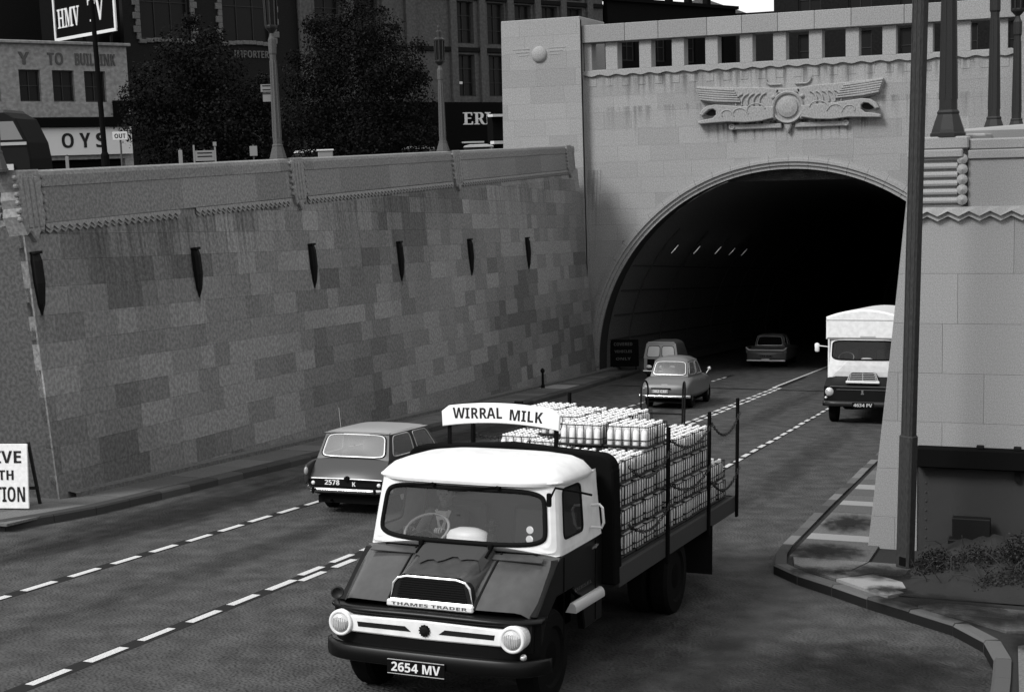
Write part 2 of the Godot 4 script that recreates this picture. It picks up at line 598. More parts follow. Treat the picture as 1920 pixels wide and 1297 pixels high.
	M.window_frame = mat(0.035, 0.7)
	M.bark = mat(0.03, 0.95, 0, g2, Vector3(1, 1, 1))
	M.leaf = mat(0.0045, 0.95)
	M.leaf.backlight_enabled = false
	M.leaf_light = mat(0.012, 0.95)
	M.leaf_shrub = mat(0.008, 0.95)
	M.leaf_shrub_light = mat(0.035, 0.95)
	M.skin = mat(0.22, 0.6)
	M.hair = mat(0.03, 0.7)
	M.jacket = mat(0.06, 0.85)
	M.shirt = mat(0.8, 0.8)

# ---------------------------------------------------------------- ground, road, pavements
func road_quad(st: SurfaceTool, x0: float, x1: float, z0: float, z1: float, lift: float) -> void:
	# z0 nearer the camera than z1
	quad(st, Vector3(x0, road_y(z0) + lift, z0), Vector3(x1, road_y(z0) + lift, z0), Vector3(x1, road_y(z1) + lift, z1), Vector3(x0, road_y(z1) + lift, z1))

func ground_and_road() -> void:
	var g := structure("ground")
	var st := mb()
	# the street level round the cutting, out to the horizon
	quad(st, Vector3(-900, 2.9, 60), Vector3(-27.6, 2.9, 60), Vector3(-27.6, 2.9, -20), Vector3(-900, 2.9, -20))
	quad(st, Vector3(-900, 2.9, -20), Vector3(-18.4, 2.9, -20), Vector3(-18.4, 2.9, -54.5), Vector3(-900, 2.9, -54.5))
	quad(st, Vector3(-900, 2.9, -54.5), Vector3(-21.2, 2.9, -54.5), Vector3(-21.2, 2.9, -900), Vector3(-900, 2.9, -900))
	quad(st, Vector3(-21.2, 2.9, -92), Vector3(900, 2.9, -92), Vector3(900, 2.9, -900), Vector3(-21.2, 2.9, -900))
	quad(st, Vector3(2.4, 2.9, -20.8), Vector3(900, 2.9, -20.8), Vector3(900, 2.9, -92), Vector3(2.4, 2.9, -92))
	quad(st, Vector3(7, 2.9, 60), Vector3(900, 2.9, 60), Vector3(900, 2.9, -20.8), Vector3(7, 2.9, -20.8))
	part("street_surface", st, M.asphalt, g)
	st = mb()
	# the street over the tunnel
	box(st, Vector3(-9.4, 4.6, -73.3), Vector3(23.5, 4.0, 37.0))
	part("street_over_tunnel", st, M.asphalt, g)

	var r := structure("road")
	st = mb()
	road_quad(st, -28.0, -17.5, 30.0, -20.5, -0.003)
	var zs := [30.0, 5.0, -5.0, -12.0, -20.0, -28.0, -36.0, -45.0, -54.0, -62.0, -90.0, -150.0]
	for i in zs.size() - 1:
		var xr := 9.0 if zs[i] > -19.0 else -3.0
		road_quad(st, -17.5, xr, zs[i], zs[i + 1], 0.0)
	part("carriageway", st, M.asphalt, r)
	# tarred seams under the lines
	st = mb()
	road_quad(st, -12.29, -12.09, -8, -56, 0.003)
	road_quad(st, -9.41, -9.21, -5, -56, 0.003)
	road_quad(st, -6.54, -6.36, -13, -52, 0.003)
	part("tar_seam", st, M.tar, r)
	# a dark band across the road at the tunnel mouth
	st = mb()
	road_quad(st, -15.2, -3.7, -49.0, -49.35, 0.004)
	part("road_dark_band", st, M.tar, r)
	# dashes: shared shape, one mesh each
	var me: ArrayMesh
	var ds := mb()
	quad(ds, Vector3(-0.055, 0, 0.31), Vector3(0.055, 0, 0.31), Vector3(0.055, 0, -0.31), Vector3(-0.055, 0, -0.31))
	me = mesh_of(ds)
	var tilt := Basis(Vector3.RIGHT, -atan(GRADE))
	rng.seed = 77
	var dash := func(x: float, z: float) -> void:
		var o := part_mesh("lane_dash", me, M.paint, r)
		o.transform = Transform3D(tilt * Basis.from_scale(Vector3(rng.randf_range(0.9, 1.1), 1, rng.randf_range(0.94, 1.05))), Vector3(x + rng.randf_range(-0.015, 0.015), road_y(z) + 0.008, z))
	for k in 50: dash.call(-12.18, -9.95 - k * 0.905)
	for k in 6: dash.call(-9.31, -11.11 - k * 0.905)
	for k in 38:
		dash.call(-9.40, -16.55 - k * 0.905)
		dash.call(-9.20, -16.25 - k * 0.905)
	for k in 32: dash.call(-6.45, -14.6 - k * 0.905)
	st = mb()
	road_quad(st, -9.52, -9.42, -50.0, -66, 0.007)
	part("centre_line", st, M.paint, r)
	# worn and oily blots where wheels stop and turn
	var blot := film("blot", 4, 128, 128, 0.42)
	for q in [[-6.3, -6.0, 4.6, 9.0], [-2.4, -13.2, 4.2, 5.0], [-1.5, -14.3, 3.0, 2.6], [-4.8, -15.5, 2.5, 6.0], [-13.8, -20.0, 2.2, 12.0], [-13.6, -33.0, 2.0, 14.0]]:
		var z0: float = q[1] + q[3] * 0.5; var z1: float = q[1] - q[3] * 0.5
		film_quad(r, "oil_stain", blot, Vector3(q[0] - q[2] * 0.5, road_y(z1) + 0.012, z1), Vector3(q[0] + q[2] * 0.5, road_y(z1) + 0.012, z1), Vector3(q[0] + q[2] * 0.5, road_y(z0) + 0.012, z0), Vector3(q[0] - q[2] * 0.5, road_y(z0) + 0.012, z0))

	# the greasy band that wheels leave down the middle of each lane
	var lane_film := film("blot", 12, 64, 256, 0.2)
	for q in [[-13.6, -12.0, -34.0], [-10.8, -8.0, -30.0], [-10.7, -28.0, -52.0], [-7.9, -10.0, -34.0], [-7.8, -30.0, -54.0], [-5.1, -18.0, -42.0]]:
		film_quad(r, "oil_stain", lane_film, Vector3(q[0] - 0.5, road_y(q[2]) + 0.014, q[2]), Vector3(q[0] + 0.5, road_y(q[2]) + 0.014, q[2]), Vector3(q[0] + 0.5, road_y(q[1]) + 0.014, q[1]), Vector3(q[0] - 0.5, road_y(q[1]) + 0.014, q[1]))
	pavement_left()
	pavement_right()

func kerb_run(parent: Node, path: Array, mats: Array, seed: int, width := 0.28, step := 0.9, inner := 1.0, rise := 0.13, face: Material = null) -> void:
	# kerb stones along a path of (x, z); inner = side on which the pavement lies (+1: right of the way)
	rng.seed = seed
	var pts := PackedVector2Array(path)
	var dense := PackedVector2Array()
	var left := 0.0
	dense.append(pts[0])
	for i in pts.size() - 1:
		var l := pts[i].distance_to(pts[i + 1])
		var at := step - left
		while at <= l:
			dense.append(pts[i].lerp(pts[i + 1], at / l)); at += step
		left = l - (at - step)
	for i in dense.size() - 1:
		var a := dense[i]; var b := dense[i + 1]
		var d := (b - a).normalized()
		var n := Vector2(-d.y, d.x) * inner
		a += d * 0.006; b -= d * 0.006
		var st := mb()
		var up: float = rise + 0.015 + rng.randf_range(-0.006, 0.006)
		var c := [a, b, b + n * width, a + n * width]
		var bo := []; var to := []
		for k in 4:
			var y := road_y(c[k].y)
			bo.append(Vector3(c[k].x, y - 0.05, c[k].y))
			var bv := n * 0.025 if k < 2 else Vector2.ZERO
			to.append(Vector3(c[k].x + bv.x, y + up, c[k].y + bv.y))
		var sh := []
		for k in 2: sh.append(Vector3(c[k].x, road_y(c[k].y) + up - 0.03, c[k].y))
		quad(st, to[0], to[1], to[2], to[3])
		quad(st, sh[0], sh[1], to[1], to[0])
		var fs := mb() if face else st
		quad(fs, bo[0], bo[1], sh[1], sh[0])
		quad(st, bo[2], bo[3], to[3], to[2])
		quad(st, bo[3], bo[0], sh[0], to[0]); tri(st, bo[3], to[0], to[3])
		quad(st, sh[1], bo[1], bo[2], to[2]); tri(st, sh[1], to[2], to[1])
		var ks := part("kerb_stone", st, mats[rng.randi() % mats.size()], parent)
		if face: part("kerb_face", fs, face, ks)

func slope_poly(st: SurfaceTool, poly: PackedVector2Array, lift: float) -> void:
	var idx := Geometry2D.triangulate_polygon(poly)
	for i in range(0, idx.size(), 3):
		var v := []
		for k in 3:
			var q := poly[idx[i + k]]
			v.append(Vector3(q.x, road_y(q.y) + lift, q.y))
		if (v[1] - v[0]).cross(v[2] - v[0]).y < 0: tri(st, v[0], v[2], v[1])
		else: tri(st, v[0], v[1], v[2])

func flag(parent: Node, poly: PackedVector2Array, lift: float, m: Material) -> void:
	var st := mb()
	slope_poly(st, poly, lift)
	var c := Vector2.ZERO
	for q in poly: c += q
	var n := poly.size()
	for i in n:
		var a := poly[i]; var b := poly[(i + 1) % n]
		quad(st, Vector3(a.x, road_y(a.y) + lift, a.y), Vector3(b.x, road_y(b.y) + lift, b.y), Vector3(b.x, road_y(b.y) + lift - 0.04, b.y), Vector3(a.x, road_y(a.y) + lift - 0.04, a.y))
	part("flagstone", st, m, parent)

func pavement_left() -> void:
	var p := structure("pavement_left")
	var edge := [Vector2(-17.4, -14.6), Vector2(-16.2, -16.2), Vector2(-15.3, -17.6), Vector2(-14.95, -19.0), Vector2(-14.9, -22), Vector2(-14.85, -30), Vector2(-15.0, -38), Vector2(-15.3, -45), Vector2(-15.7, -51), Vector2(-16.1, -57)]
	kerb_run(p, edge, M.kerb_dark, 5, 0.25, 0.9, -1.0)
	var st := mb()
	var poly := PackedVector2Array(edge)
	for k in poly.size(): poly[k] += Vector2(-0.2, -0.05)
	poly.append(Vector2(-18.4, -57)); poly.append(Vector2(-18.4, -14.6))
	slope_poly(st, poly, 0.11)
	part("pavement_bed", st, M.wall_mortar, p)
	# flags
	rng.seed = 9
	var z := -17.4
	while z > -54.0:
		var l := rng.randf_range(0.7, 1.1)
		var xk := -15.18 if z > -36 else -15.18 - (-36 - z) * 0.05
		var xm := xk - 0.85
		var m1: Material = M.pave[rng.randi() % 4]
		var m2: Material = M.pave[rng.randi() % 4]
		if z < -44.5 and z > -46.5: m1 = M.pave_light; m2 = M.pave_light
		flag(p, PackedVector2Array([Vector2(xk, z), Vector2(xm + 0.01, z), Vector2(xm + 0.01, z - l + 0.012), Vector2(xk, z - l + 0.012)]), 0.14 + rng.randf() * 0.006, m1)
		flag(p, PackedVector2Array([Vector2(xm, z + 0.1), Vector2(-17.9, z + 0.1), Vector2(-17.9, z - l + 0.112), Vector2(xm, z - l + 0.112)]), 0.14 + rng.randf() * 0.006, m2)
		z -= l
	# a low upstand where the wall meets the pavement
	st = mb()
	for k in 9:
		var z0 := -20.0 - k * 4.0; var z1 := z0 - 3.99
		var x0 := -15.516 + 0.0268 * z0 + 0.02; var x1 := -15.516 + 0.0268 * z1 + 0.02
		quad(st, Vector3(x0 + 0.14, road_y(z0) + 0.22, z0), Vector3(x1 + 0.14, road_y(z1) + 0.22, z1), Vector3(x1 - 0.1, road_y(z1) + 0.25, z1), Vector3(x0 - 0.1, road_y(z0) + 0.25, z0))
		quad(st, Vector3(x0 + 0.14, road_y(z0) + 0.05, z0), Vector3(x1 + 0.14, road_y(z1) + 0.05, z1), Vector3(x1 + 0.14, road_y(z1) + 0.22, z1), Vector3(x0 + 0.14, road_y(z0) + 0.22, z0))
	part("wall_foot", st, M.wall[0], p)

func pavement_right() -> void:
	var p := structure("pavement_right")
	var edge := [Vector2(-3.68, -56), Vector2(-3.68, -40), Vector2(-3.68, -30), Vector2(-3.70, -24), Vector2(-3.69, -20), Vector2(-3.63, -19.0), Vector2(-3.50, -18.45), Vector2(-3.22, -18.1), Vector2(-2.7, -17.6), Vector2(-2.2, -17.05), Vector2(-1.6, -16.5), Vector2(-1.05, -15.98), Vector2(-0.78, -15.6), Vector2(-0.62, -15.1), Vector2(-0.56, -14.5), Vector2(-0.56, -13.6), Vector2(-0.5, -9.0), Vector2(-0.4, -4.0)]
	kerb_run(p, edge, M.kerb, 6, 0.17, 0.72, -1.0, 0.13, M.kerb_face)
	var inner := PackedVector2Array()
	for k in edge.size():
		var a: Vector2 = edge[max(k - 1, 0)]; var b: Vector2 = edge[min(k + 1, edge.size() - 1)]
		var d := (b - a).normalized()
		inner.append(edge[k] - Vector2(-d.y, d.x) * 0.14)
	var bed := inner.duplicate()
	bed.append(Vector2(7, -4)); bed.append(Vector2(7, -22)); bed.append(Vector2(-2.3, -22)); bed.append(Vector2(-2.1, -56))
	var st := mb()
	slope_poly(st, bed, 0.115)
	part("pavement_bed", st, M.soil, p)
	# flags beside the wall: bands of worn, pale and dark stone
	rng.seed = 3
	var z := -19.15
	var tones := [0, 0, 5, 1, 3, 1, 0, 5, 2, 0, 4, 0, 1, 3, 0, 2, 1, 0, 3, 1]
	var k := 0
	while z > -33.0:
		var l: float = 0.62 if k % 3 else 0.78
		var t: int = tones[k % tones.size()]
		var m: Material = M.pave_light if t >= 4 else M.pave[t]
		if t == 5: l = 0.5
		flag(p, PackedVector2Array([Vector2(-3.42, z), Vector2(-2.36, z), Vector2(-2.36, z - l + 0.02), Vector2(-3.42, z - l + 0.02)]), 0.145 + rng.randf() * 0.006, m)
		z -= l; k += 1
	# trodden dirt over the paving and the worn ground
	var dirt := film("blot", 91, 128, 128, 0.7)
	for q in [[-3.0, -19.6, 1.3, 1.5], [-2.1, -18.4, 1.6, 1.2], [-2.9, -18.2, 0.9, 0.7], [-1.3, -16.9, 1.8, 1.1], [-0.6, -16.4, 1.6, 1.2], [0.1, -15.4, 1.4, 1.6], [-3.0, -22.0, 1.0, 2.0], [-1.9, -17.4, 0.7, 0.6]]:
		var za: float = q[1] + q[3] * 0.5; var zb: float = q[1] - q[3] * 0.5
		film_quad(p, "dirt", dirt, Vector3(q[0] - q[2] * 0.5, road_y(zb) + 0.166, zb), Vector3(q[0] + q[2] * 0.5, road_y(zb) + 0.166, zb), Vector3(q[0] + q[2] * 0.5, road_y(za) + 0.166, za), Vector3(q[0] - q[2] * 0.5, road_y(za) + 0.166, za))
	# the corner flags
	flag(p, PackedVector2Array([Vector2(-3.36, -19.12), Vector2(-3.26, -18.62), Vector2(-2.5, -18.5), Vector2(-2.36, -19.12)]), 0.148, M.pave[3])
	flag(p, PackedVector2Array([Vector2(-3.24, -18.6), Vector2(-3.05, -18.35), Vector2(-2.62, -17.9), Vector2(-2.42, -18.1), Vector2(-2.2, -18.45), Vector2(-2.5, -18.48)]), 0.15, M.pave[1])
	flag(p, PackedVector2Array([Vector2(-2.34, -19.12), Vector2(-2.48, -18.5), Vector2(-2.18, -18.47), Vector2(-1.7, -18.5), Vector2(-1.6, -19.12)]), 0.146, M.pave[2])
	flag(p, PackedVector2Array([Vector2(-2.60, -17.86), Vector2(-2.4, -18.07), Vector2(-2.2, -18.30), Vector2(-1.95, -18.1), Vector2(-1.8, -17.95), Vector2(-1.72, -17.6), Vector2(-1.84, -17.5), Vector2(-1.72, -17.35), Vector2(-1.88, -17.1), Vector2(-2.2, -17.42)]), 0.154, M.pave_light)
	flag(p, PackedVector2Array([Vector2(-0.36, -15.2), Vector2(-0.3, -13.4), Vector2(1.2, -13.2), Vector2(1.2, -15.6), Vector2(0.2, -15.9)]), 0.15, M.pave[3])
	flag(p, PackedVector2Array([Vector2(-1.5, -16.75), Vector2(-0.95, -16.3), Vector2(-0.5, -15.85), Vector2(0.4, -16.2), Vector2(0.0, -16.9), Vector2(-1.2, -17.0)]), 0.142, M.pave[0])

# ---------------------------------------------------------------- left retaining wall
func left_wall() -> void:
	var nrm := Vector3(1, 0.07, -0.03316).normalized()
	var wall_x := func(y: float, z: float) -> float: return -15.516 + 0.0268 * z - 0.07 * (y - GRADE * z - 0.14)
	var o := Vector3(wall_x.call(0.0, -19.75), 0.0, -19.75)
	var w := thing("retaining_wall", "long mottled grey stone retaining wall with zigzag moulding along the left of the road", "wall", o)
	# courses fall gently along the wall
	var e1 := Vector3(-0.0292, -0.057, -1).normalized()
	e1 = (e1 - nrm * e1.dot(nrm)).normalized()
	var e2 := nrm.cross(e1).normalized()
	var bs := Basis(e1, e2, nrm)
	# outline in wall coordinates: foot follows the road, head follows the moulding
	var outline := PackedVector2Array()
	for q in [[-19.75, -2.1], [-53.0, -5.0], [-53.0, 3.3], [-19.75, 3.05]]:
		var p := Vector3(wall_x.call(q[1], q[0]), q[1], q[0]) - o
		outline.append(Vector2(p.dot(e1), p.dot(e2)))
	stone_face(w, "stone", Transform3D(bs, Vector3.ZERO), outline, PackedVector2Array(), 0.46, 0.45, 1.25, M.wall, 41, 290, 0.003, 0.14, 0.002, true, 0.003, 0.85)
	var st := mb()
	prism(st, outline, -1.2, -0.035, 0.0, Transform3D(bs, Vector3.ZERO))
	part("core", st, M.wall_mortar, w)
	# parapet band: two courses, level
	var p1 := Vector3(-0.0332, 0.0068, -1).normalized()
	p1 = (p1 - nrm * p1.dot(nrm)).normalized()
	var p2 := nrm.cross(p1).normalized()
	var pb := Basis(p1, p2, nrm)
	var po := Vector3(wall_x.call(3.0, -19.75), 3.0, -19.75) - o
	rng.seed = 8
	var x := 0.0
	while x < 32.6:
		var l: float = minf(rng.randf_range(1.1, 1.9), 32.9 - x)
		st = mb()
		prism(st, rect(x + 0.001, 0.06, x + l - 0.001, 0.666), -0.45, 0.035, 0.002)
		part("parapet_stone", st, M.parapet[rng.randi() % 5], w).transform = Transform3D(pb, po)
		x += l
	x = 0.0
	while x < 32.6:
		var l: float = minf(rng.randf_range(1.6, 2.6), 32.9 - x)
		st = mb()
		var lift := rng.randf_range(-0.002, 0.002)
		# rounded coping: section swept along x
		var prof := [Vector2(-0.5, 0.67), Vector2(0.05, 0.67), Vector2(0.06, 0.86), Vector2(0.03, 0.93), Vector2(-0.04, 0.965), Vector2(-0.4, 0.965), Vector2(-0.5, 0.93)]
		var r0 := PackedVector3Array(); var r1 := PackedVector3Array()
		for q in prof:
			r0.append(Vector3(x + 0.001, q.y + lift, q.x)); r1.append(Vector3(x + l - 0.001, q.y + lift, q.x))
		loft(st, [r0, r1])
		part("coping_stone", st, M.parapet[rng.randi() % 5], w).transform = Transform3D(pb, po)
		x += l
	# zigzag moulding between the piers (a length is patched plain)
	var spans := [[0.55, 4.85], [5.45, 9.6], [10.45, 19.95], [20.75, 31.9]]
	for s in spans:
		st = mb()
		zigzag(st, s[1] - s[0], 0.21, Transform3D(Basis(), Vector3(s[0], 0.0, 0.0)), 0.085, 0.055)
		part("zigzag_moulding", st, M.parapet[2], w).transform = Transform3D(pb, po)
	# piers with scalloped sides and a pointed foot
	for c in [0.22, 10.02, 20.35, 32.1]:
		var half := 0.28
		var pts := PackedVector2Array()
		pts.append(Vector2(c - half, 0.97)); 
		for k in 7:
			pts.append(Vector2(c - half - (0.05 if k % 2 else 0.0), 0.9 - k * 0.14))
		pts.append(Vector2(c - half * 0.8, -0.12)); pts.append(Vector2(c - half * 0.5, -0.08)); pts.append(Vector2(c, -0.26)); pts.append(Vector2(c + half * 0.5, -0.08)); pts.append(Vector2(c + half * 0.8, -0.12))
		for k in range(6, -1, -1):
			pts.append(Vector2(c + half + (0.05 if k % 2 else 0.0), 0.9 - k * 0.14))
		pts.append(Vector2(c + half, 0.97))
		st = mb()
		prism(st, pts, -0.3, 0.10, 0.03)
		for side in [-1.0, 1.0]:
			for k in 6:
				lathe(st, [Vector2(0.0, -0.02), Vector2(0.05, 0.0), Vector2(0.035, 0.05), Vector2(0, 0.06)], 8, Vector3(c + side * (half + 0.07), 0.84 - k * 0.14, 0.045), Basis(Vector3.RIGHT, PI / 2))
		# fluted face
		for k in 3:
			box(st, Vector3(c - 0.14 + k * 0.14, 0.42, 0.105), Vector3(0.09, 0.86, 0.03), 0.012)
		var pier := part("pier", st, M.parapet[2], w)
		pier.transform = Transform3D(pb, po)
	# near end: the wall turns outwards and shows its end face to the camera
	var end := Transform3D(Basis(), Vector3(0, 0, -0.05))
	var face := PackedVector2Array([Vector2(-11.4, -1.95), Vector2(0.10, -1.95), Vector2(-0.33, 3.9), Vector2(-11.4, 3.9)])
	stone_face(w, "end_stone", end, face, PackedVector2Array(), 0.55, 0.7, 1.2, M.wall, 52, 200, 0.006, 0.3, 0.006)
	st = mb()
	for k in 6:
		tube(st, [Vector3(-3.2, 3.2 + k * 0.125, 0.0), Vector3(-0.62, 3.2 + k * 0.125, 0.0)], 0.055, 8)
		lathe(st, [Vector2(0, -0.05), Vector2(0.07, -0.03), Vector2(0.07, 0.03), Vector2(0, 0.05)], 8, Vector3(-0.52, 3.2 + k * 0.125, 0.0), Basis(Vector3.RIGHT, PI / 2))
	part("fluted_band", st, M.wall[2], w)
	st = mb()
	zigzag(st, 2.6, 0.25, Transform3D(Basis(), Vector3(-3.2, 3.0, -0.045)), 0.11, 0.05)
	part("zigzag_moulding", st, M.wall[2], w)
	# rusty streaks below the wall lamps
	var stain := film("streak", 21, 64, 128, 0.75)
	for q in [[-19.92, 1.52], [-24.95, 1.3], [-30.07, 0.98], [-35.2, 0.66], [-40.5, 0.32], [-46.0, 0.04]]:
		var a := Vector3(wall_x.call(q[1], q[0]), q[1], q[0]) - o
		var hgt := 0.55 if q[0] > -21 else 0.45
		film_quad(w, "stain_and_shade", stain, a - p1 * 0.07 + nrm * 0.012 + p2 * 0.05, a + p1 * 0.07 + nrm * 0.012 + p2 * 0.05, a + p1 * 0.07 + nrm * 0.012 - p2 * hgt, a - p1 * 0.07 + nrm * 0.012 - p2 * hgt)
	st = mb()
	box(st, Vector3(-27.95, 0.2, 2.0) - o, Vector3(0.7, 5.6, 43.4))
	part("near_return", st, M.wall[4], w)
	# damp and soot washed down the face from under the moulding
	var wash := film("streak", 61, 512, 128, 0.34)
	for q in [[-20.6, -29.4], [-30.5, -39.8], [-40.7, -51.5]]:
		var ca := Vector3(wall_x.call(2.9, q[0]), 2.9, q[0]) - o + nrm * 0.010
		var cb := Vector3(wall_x.call(2.95, q[1]), 2.95, q[1]) - o + nrm * 0.010
		film_quad(w, "soot_stain", wash, ca, cb, cb - p2 * 3.4, ca - p2 * 2.6)
	# the six lamps set on the wall: dark iron, square head, tapering to a point
	var names := ["largest and leftmost", "second from the left", "third from the left", "fourth from the left", "fifth from the left", "smallest, nearest the tunnel"]
	var qs := [[-19.92, 2.55, 1.50], [-24.96, 2.25, 1.28], [-30.07, 1.97, 0.96], [-35.2, 1.67, 0.64], [-40.52, 1.38, 0.30], [-46.0, 1.06, 0.02]]
	for i in 6:
		var q: Array = qs[i]
		var top := Vector3(wall_x.call(q[1], q[0]), q[1], q[0])
		var l := thing("wall_lamp", "tapering black iron lamp on the left retaining wall, " + names[i], "wall lamp", top, Basis(p1, p2, nrm), "iron lamps along the retaining wall")
		var hh: float = q[1] - q[2]
		st = mb()
		var rings := []
		for r in [[0.0, 0.085, 0.10], [-0.12, 0.10, 0.13], [-0.5, 0.10, 0.13], [-hh * 0.82, 0.07, 0.08], [-hh, 0.012, 0.02]]:
			rings.append(PackedVector3Array([Vector3(-r[1], r[0], -0.02), Vector3(-r[1], r[0], r[2] * 0.6), Vector3(-r[1] * 0.5, r[0], r[2]), Vector3(r[1] * 0.5, r[0], r[2]), Vector3(r[1], r[0], r[2] * 0.6), Vector3(r[1], r[0], -0.02)]))
		loft(st, rings)
		part("casing", st, M.iron, l)
		st = mb()
		box(st, Vector3(0, 0.02, 0.05), Vector3(0.2, 0.05, 0.15), 0.01)
		part("cap", st, M.iron, l)

# ---------------------------------------------------------------- portal
func portal() -> void:
	var z := -54.0
	var cx := -9.55; var cy := -4.55; var r_in := 7.6; var r_out := 8.1
	var w := thing("tunnel_portal", "pale stone tunnel mouth with a great round arch and a balustrade along the top", "tunnel portal", Vector3(cx, -4.9, z))
	var xf := Transform3D(Basis(), Vector3(0, 4.9, 0))          # local y = world y
	var circle := func(r: float, n := 64) -> PackedVector2Array:
		var c := PackedVector2Array()
		for k in n + 1:
			var t := PI * k / n
			c.append(Vector2(r * cos(t), cy + r * sin(t)))
		c.append(Vector2(-r, -7)); c.append(Vector2(r, -7))
		return c
	var face := rect(-7.95, -5.2, 7.95, 6.75)
	stone_face(w, "facing_stone", xf, face, circle.call(r_out), 0.62, 1.0, 2.0, M.portal, 17, 250, 0.003, 0.25, 0.002, false, 0.0015)
	# solid wall behind the facing, cut by the arch
	var st := mb()
	var solid := Geometry2D.clip_polygons(rect(-7.95, -5.3, 7.95, 6.9), circle.call(r_in + 0.02, 96))
	for s in solid:
		prism(st, s, -1.1, -0.06, 0.0, xf)
		poly_back(st, s, -1.1, xf)
	part("backing_wall", st, M.portal_mortar, w)
	# arch ring: stepped voussoirs
	var nv := 34
	rng.seed = 6
	for k in nv:
		var t0 := PI * k / nv + 0.0006; var t1 := PI * (k + 1) / nv - 0.0006
		st = mb()
		var prof := [[r_in, -0.08], [r_in, 0.02], [r_in + 0.12, 0.02], [r_in + 0.14, 0.09], [r_in + 0.25, 0.09], [r_in + 0.27, 0.16], [r_in + 0.37, 0.16], [r_in + 0.39, 0.08], [r_out, 0.08], [r_out, -0.1]]
		var a := PackedVector3Array(); var b := PackedVector3Array(); var mid := PackedVector3Array()
		for q in prof:
			a.append(xf * Vector3(q[0] * cos(t0), cy + q[0] * sin(t0), q[1]))
			mid.append(xf * Vector3(q[0] * cos((t0 + t1) / 2), cy + q[0] * sin((t0 + t1) / 2), q[1]))
			b.append(xf * Vector3(q[0] * cos(t1), cy + q[0] * sin(t1), q[1]))
		loft(st, [b, mid, a])
		part("voussoir", st, [M.portal[3], M.portal[5], M.stone_trim, M.portal[2]][rng.randi() % 4], w)
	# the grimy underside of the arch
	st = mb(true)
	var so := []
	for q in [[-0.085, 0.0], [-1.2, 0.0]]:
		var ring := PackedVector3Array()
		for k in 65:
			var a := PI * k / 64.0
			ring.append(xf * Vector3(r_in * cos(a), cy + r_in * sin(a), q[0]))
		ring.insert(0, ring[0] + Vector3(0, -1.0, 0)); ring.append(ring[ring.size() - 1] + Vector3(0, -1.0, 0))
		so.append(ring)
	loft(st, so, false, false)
	part("soffit", st, M.grime_and_shade, w)
	# string course with a wavy underside
	st = mb()
	var wave := PackedVector2Array([Vector2(-7.9, 7.0)])
	for k in 145:
		wave.append(Vector2(-7.9 + 15.8 * k / 144.0, 6.80 + 0.035 * cos(TAU * k / 6.0)))
	wave.append(Vector2(7.9, 7.0))
	prism(st, wave, -0.3, 0.10, 0.01, xf)
	part("wavy_string_course", st, M.stone_trim, w)
	st = mb()
	for k in 24:
		box(st, xf * Vector3(-7.55 + k * 0.657, 6.56, -0.012), Vector3(0.3, 0.34, 0.05), 0.012)
	part("fluted_frieze", st, M.portal[2], w)
	# balusters and rail
	var bx := [-16.32, -14.98, -13.70, -12.41, -11.10, -9.86, -8.55, -7.23, -5.93, -4.66, -3.38]
	for k in bx.size():
		st = mb()
		box(st, xf * Vector3(bx[k] - cx, 7.53, -0.28), Vector3(0.48, 1.06, 0.62), 0.015)
		part("baluster", st, M.stone_trim, w)
	for xb in [-7.72, 7.5]:
		st = mb()
		box(st, xf * Vector3(xb, 7.53, -0.28), Vector3(0.3, 1.06, 0.6), 0.01)
		part("end_baluster", st, M.stone_trim, w)
	rng.seed = 2
	var x := -7.9
	while x < 7.85:
		var l: float = minf(rng.randf_range(1.3, 1.9), 7.9 - x)
		st = mb()
		box(st, xf * Vector3(x + l / 2, 8.395, -0.25), Vector3(l - 0.008, 0.67, 0.9), 0.02)
		part("rail_stone", st, M.portal[rng.randi() % 6], w)
		x += l
	st = mb()
	box(st, xf * Vector3(0, 7.0, -0.5), Vector3(15.6, 0.06, 1.0))
	part("balustrade_floor", st, M.stone_trim, w)
	# dirt washed down under the string course
	var drip := film("streak", 5, 512, 96, 0.5)
	film_quad(w, "stain_and_shade", drip, xf * Vector3(-7.7, 6.74, 0.03), xf * Vector3(7.7, 6.74, 0.03), xf * Vector3(7.7, 5.5, 0.03), xf * Vector3(-7.7, 5.5, 0.03))
	var drip2 := film("streak", 15, 256, 96, 0.95)
	film_quad(w, "stain_and_shade", drip2, xf * Vector3(-3.2, 4.80, 0.031), xf * Vector3(3.2, 4.86, 0.031), xf * Vector3(3.2, 3.8, 0.031), xf * Vector3(-3.2, 3.8, 0.031))
	var pale_wash := film("streak", 55, 512, 128, 0.3)
	film_quad(w, "stain_and_shade", pale_wash, xf * Vector3(-7.8, 5.6, 0.027), xf * Vector3(7.8, 5.6, 0.027), xf * Vector3(7.8, 3.7, 0.027), xf * Vector3(-7.8, 3.7, 0.027))
	# shade of the left tower, painted as a dark film in the corner
	var corner := film("streak", 33, 64, 128, 0.45)
	film_quad(w, "stain_and_shade", corner, xf * Vector3(-7.93, 3.2, 0.029), xf * Vector3(-7.2, 3.2, 0.029), xf * Vector3(-7.5, -2.0, 0.029), xf * Vector3(-7.93, -2.0, 0.029))
	for side in [-1.0, 1.0]: tower(side)
	emblem(cx, z)

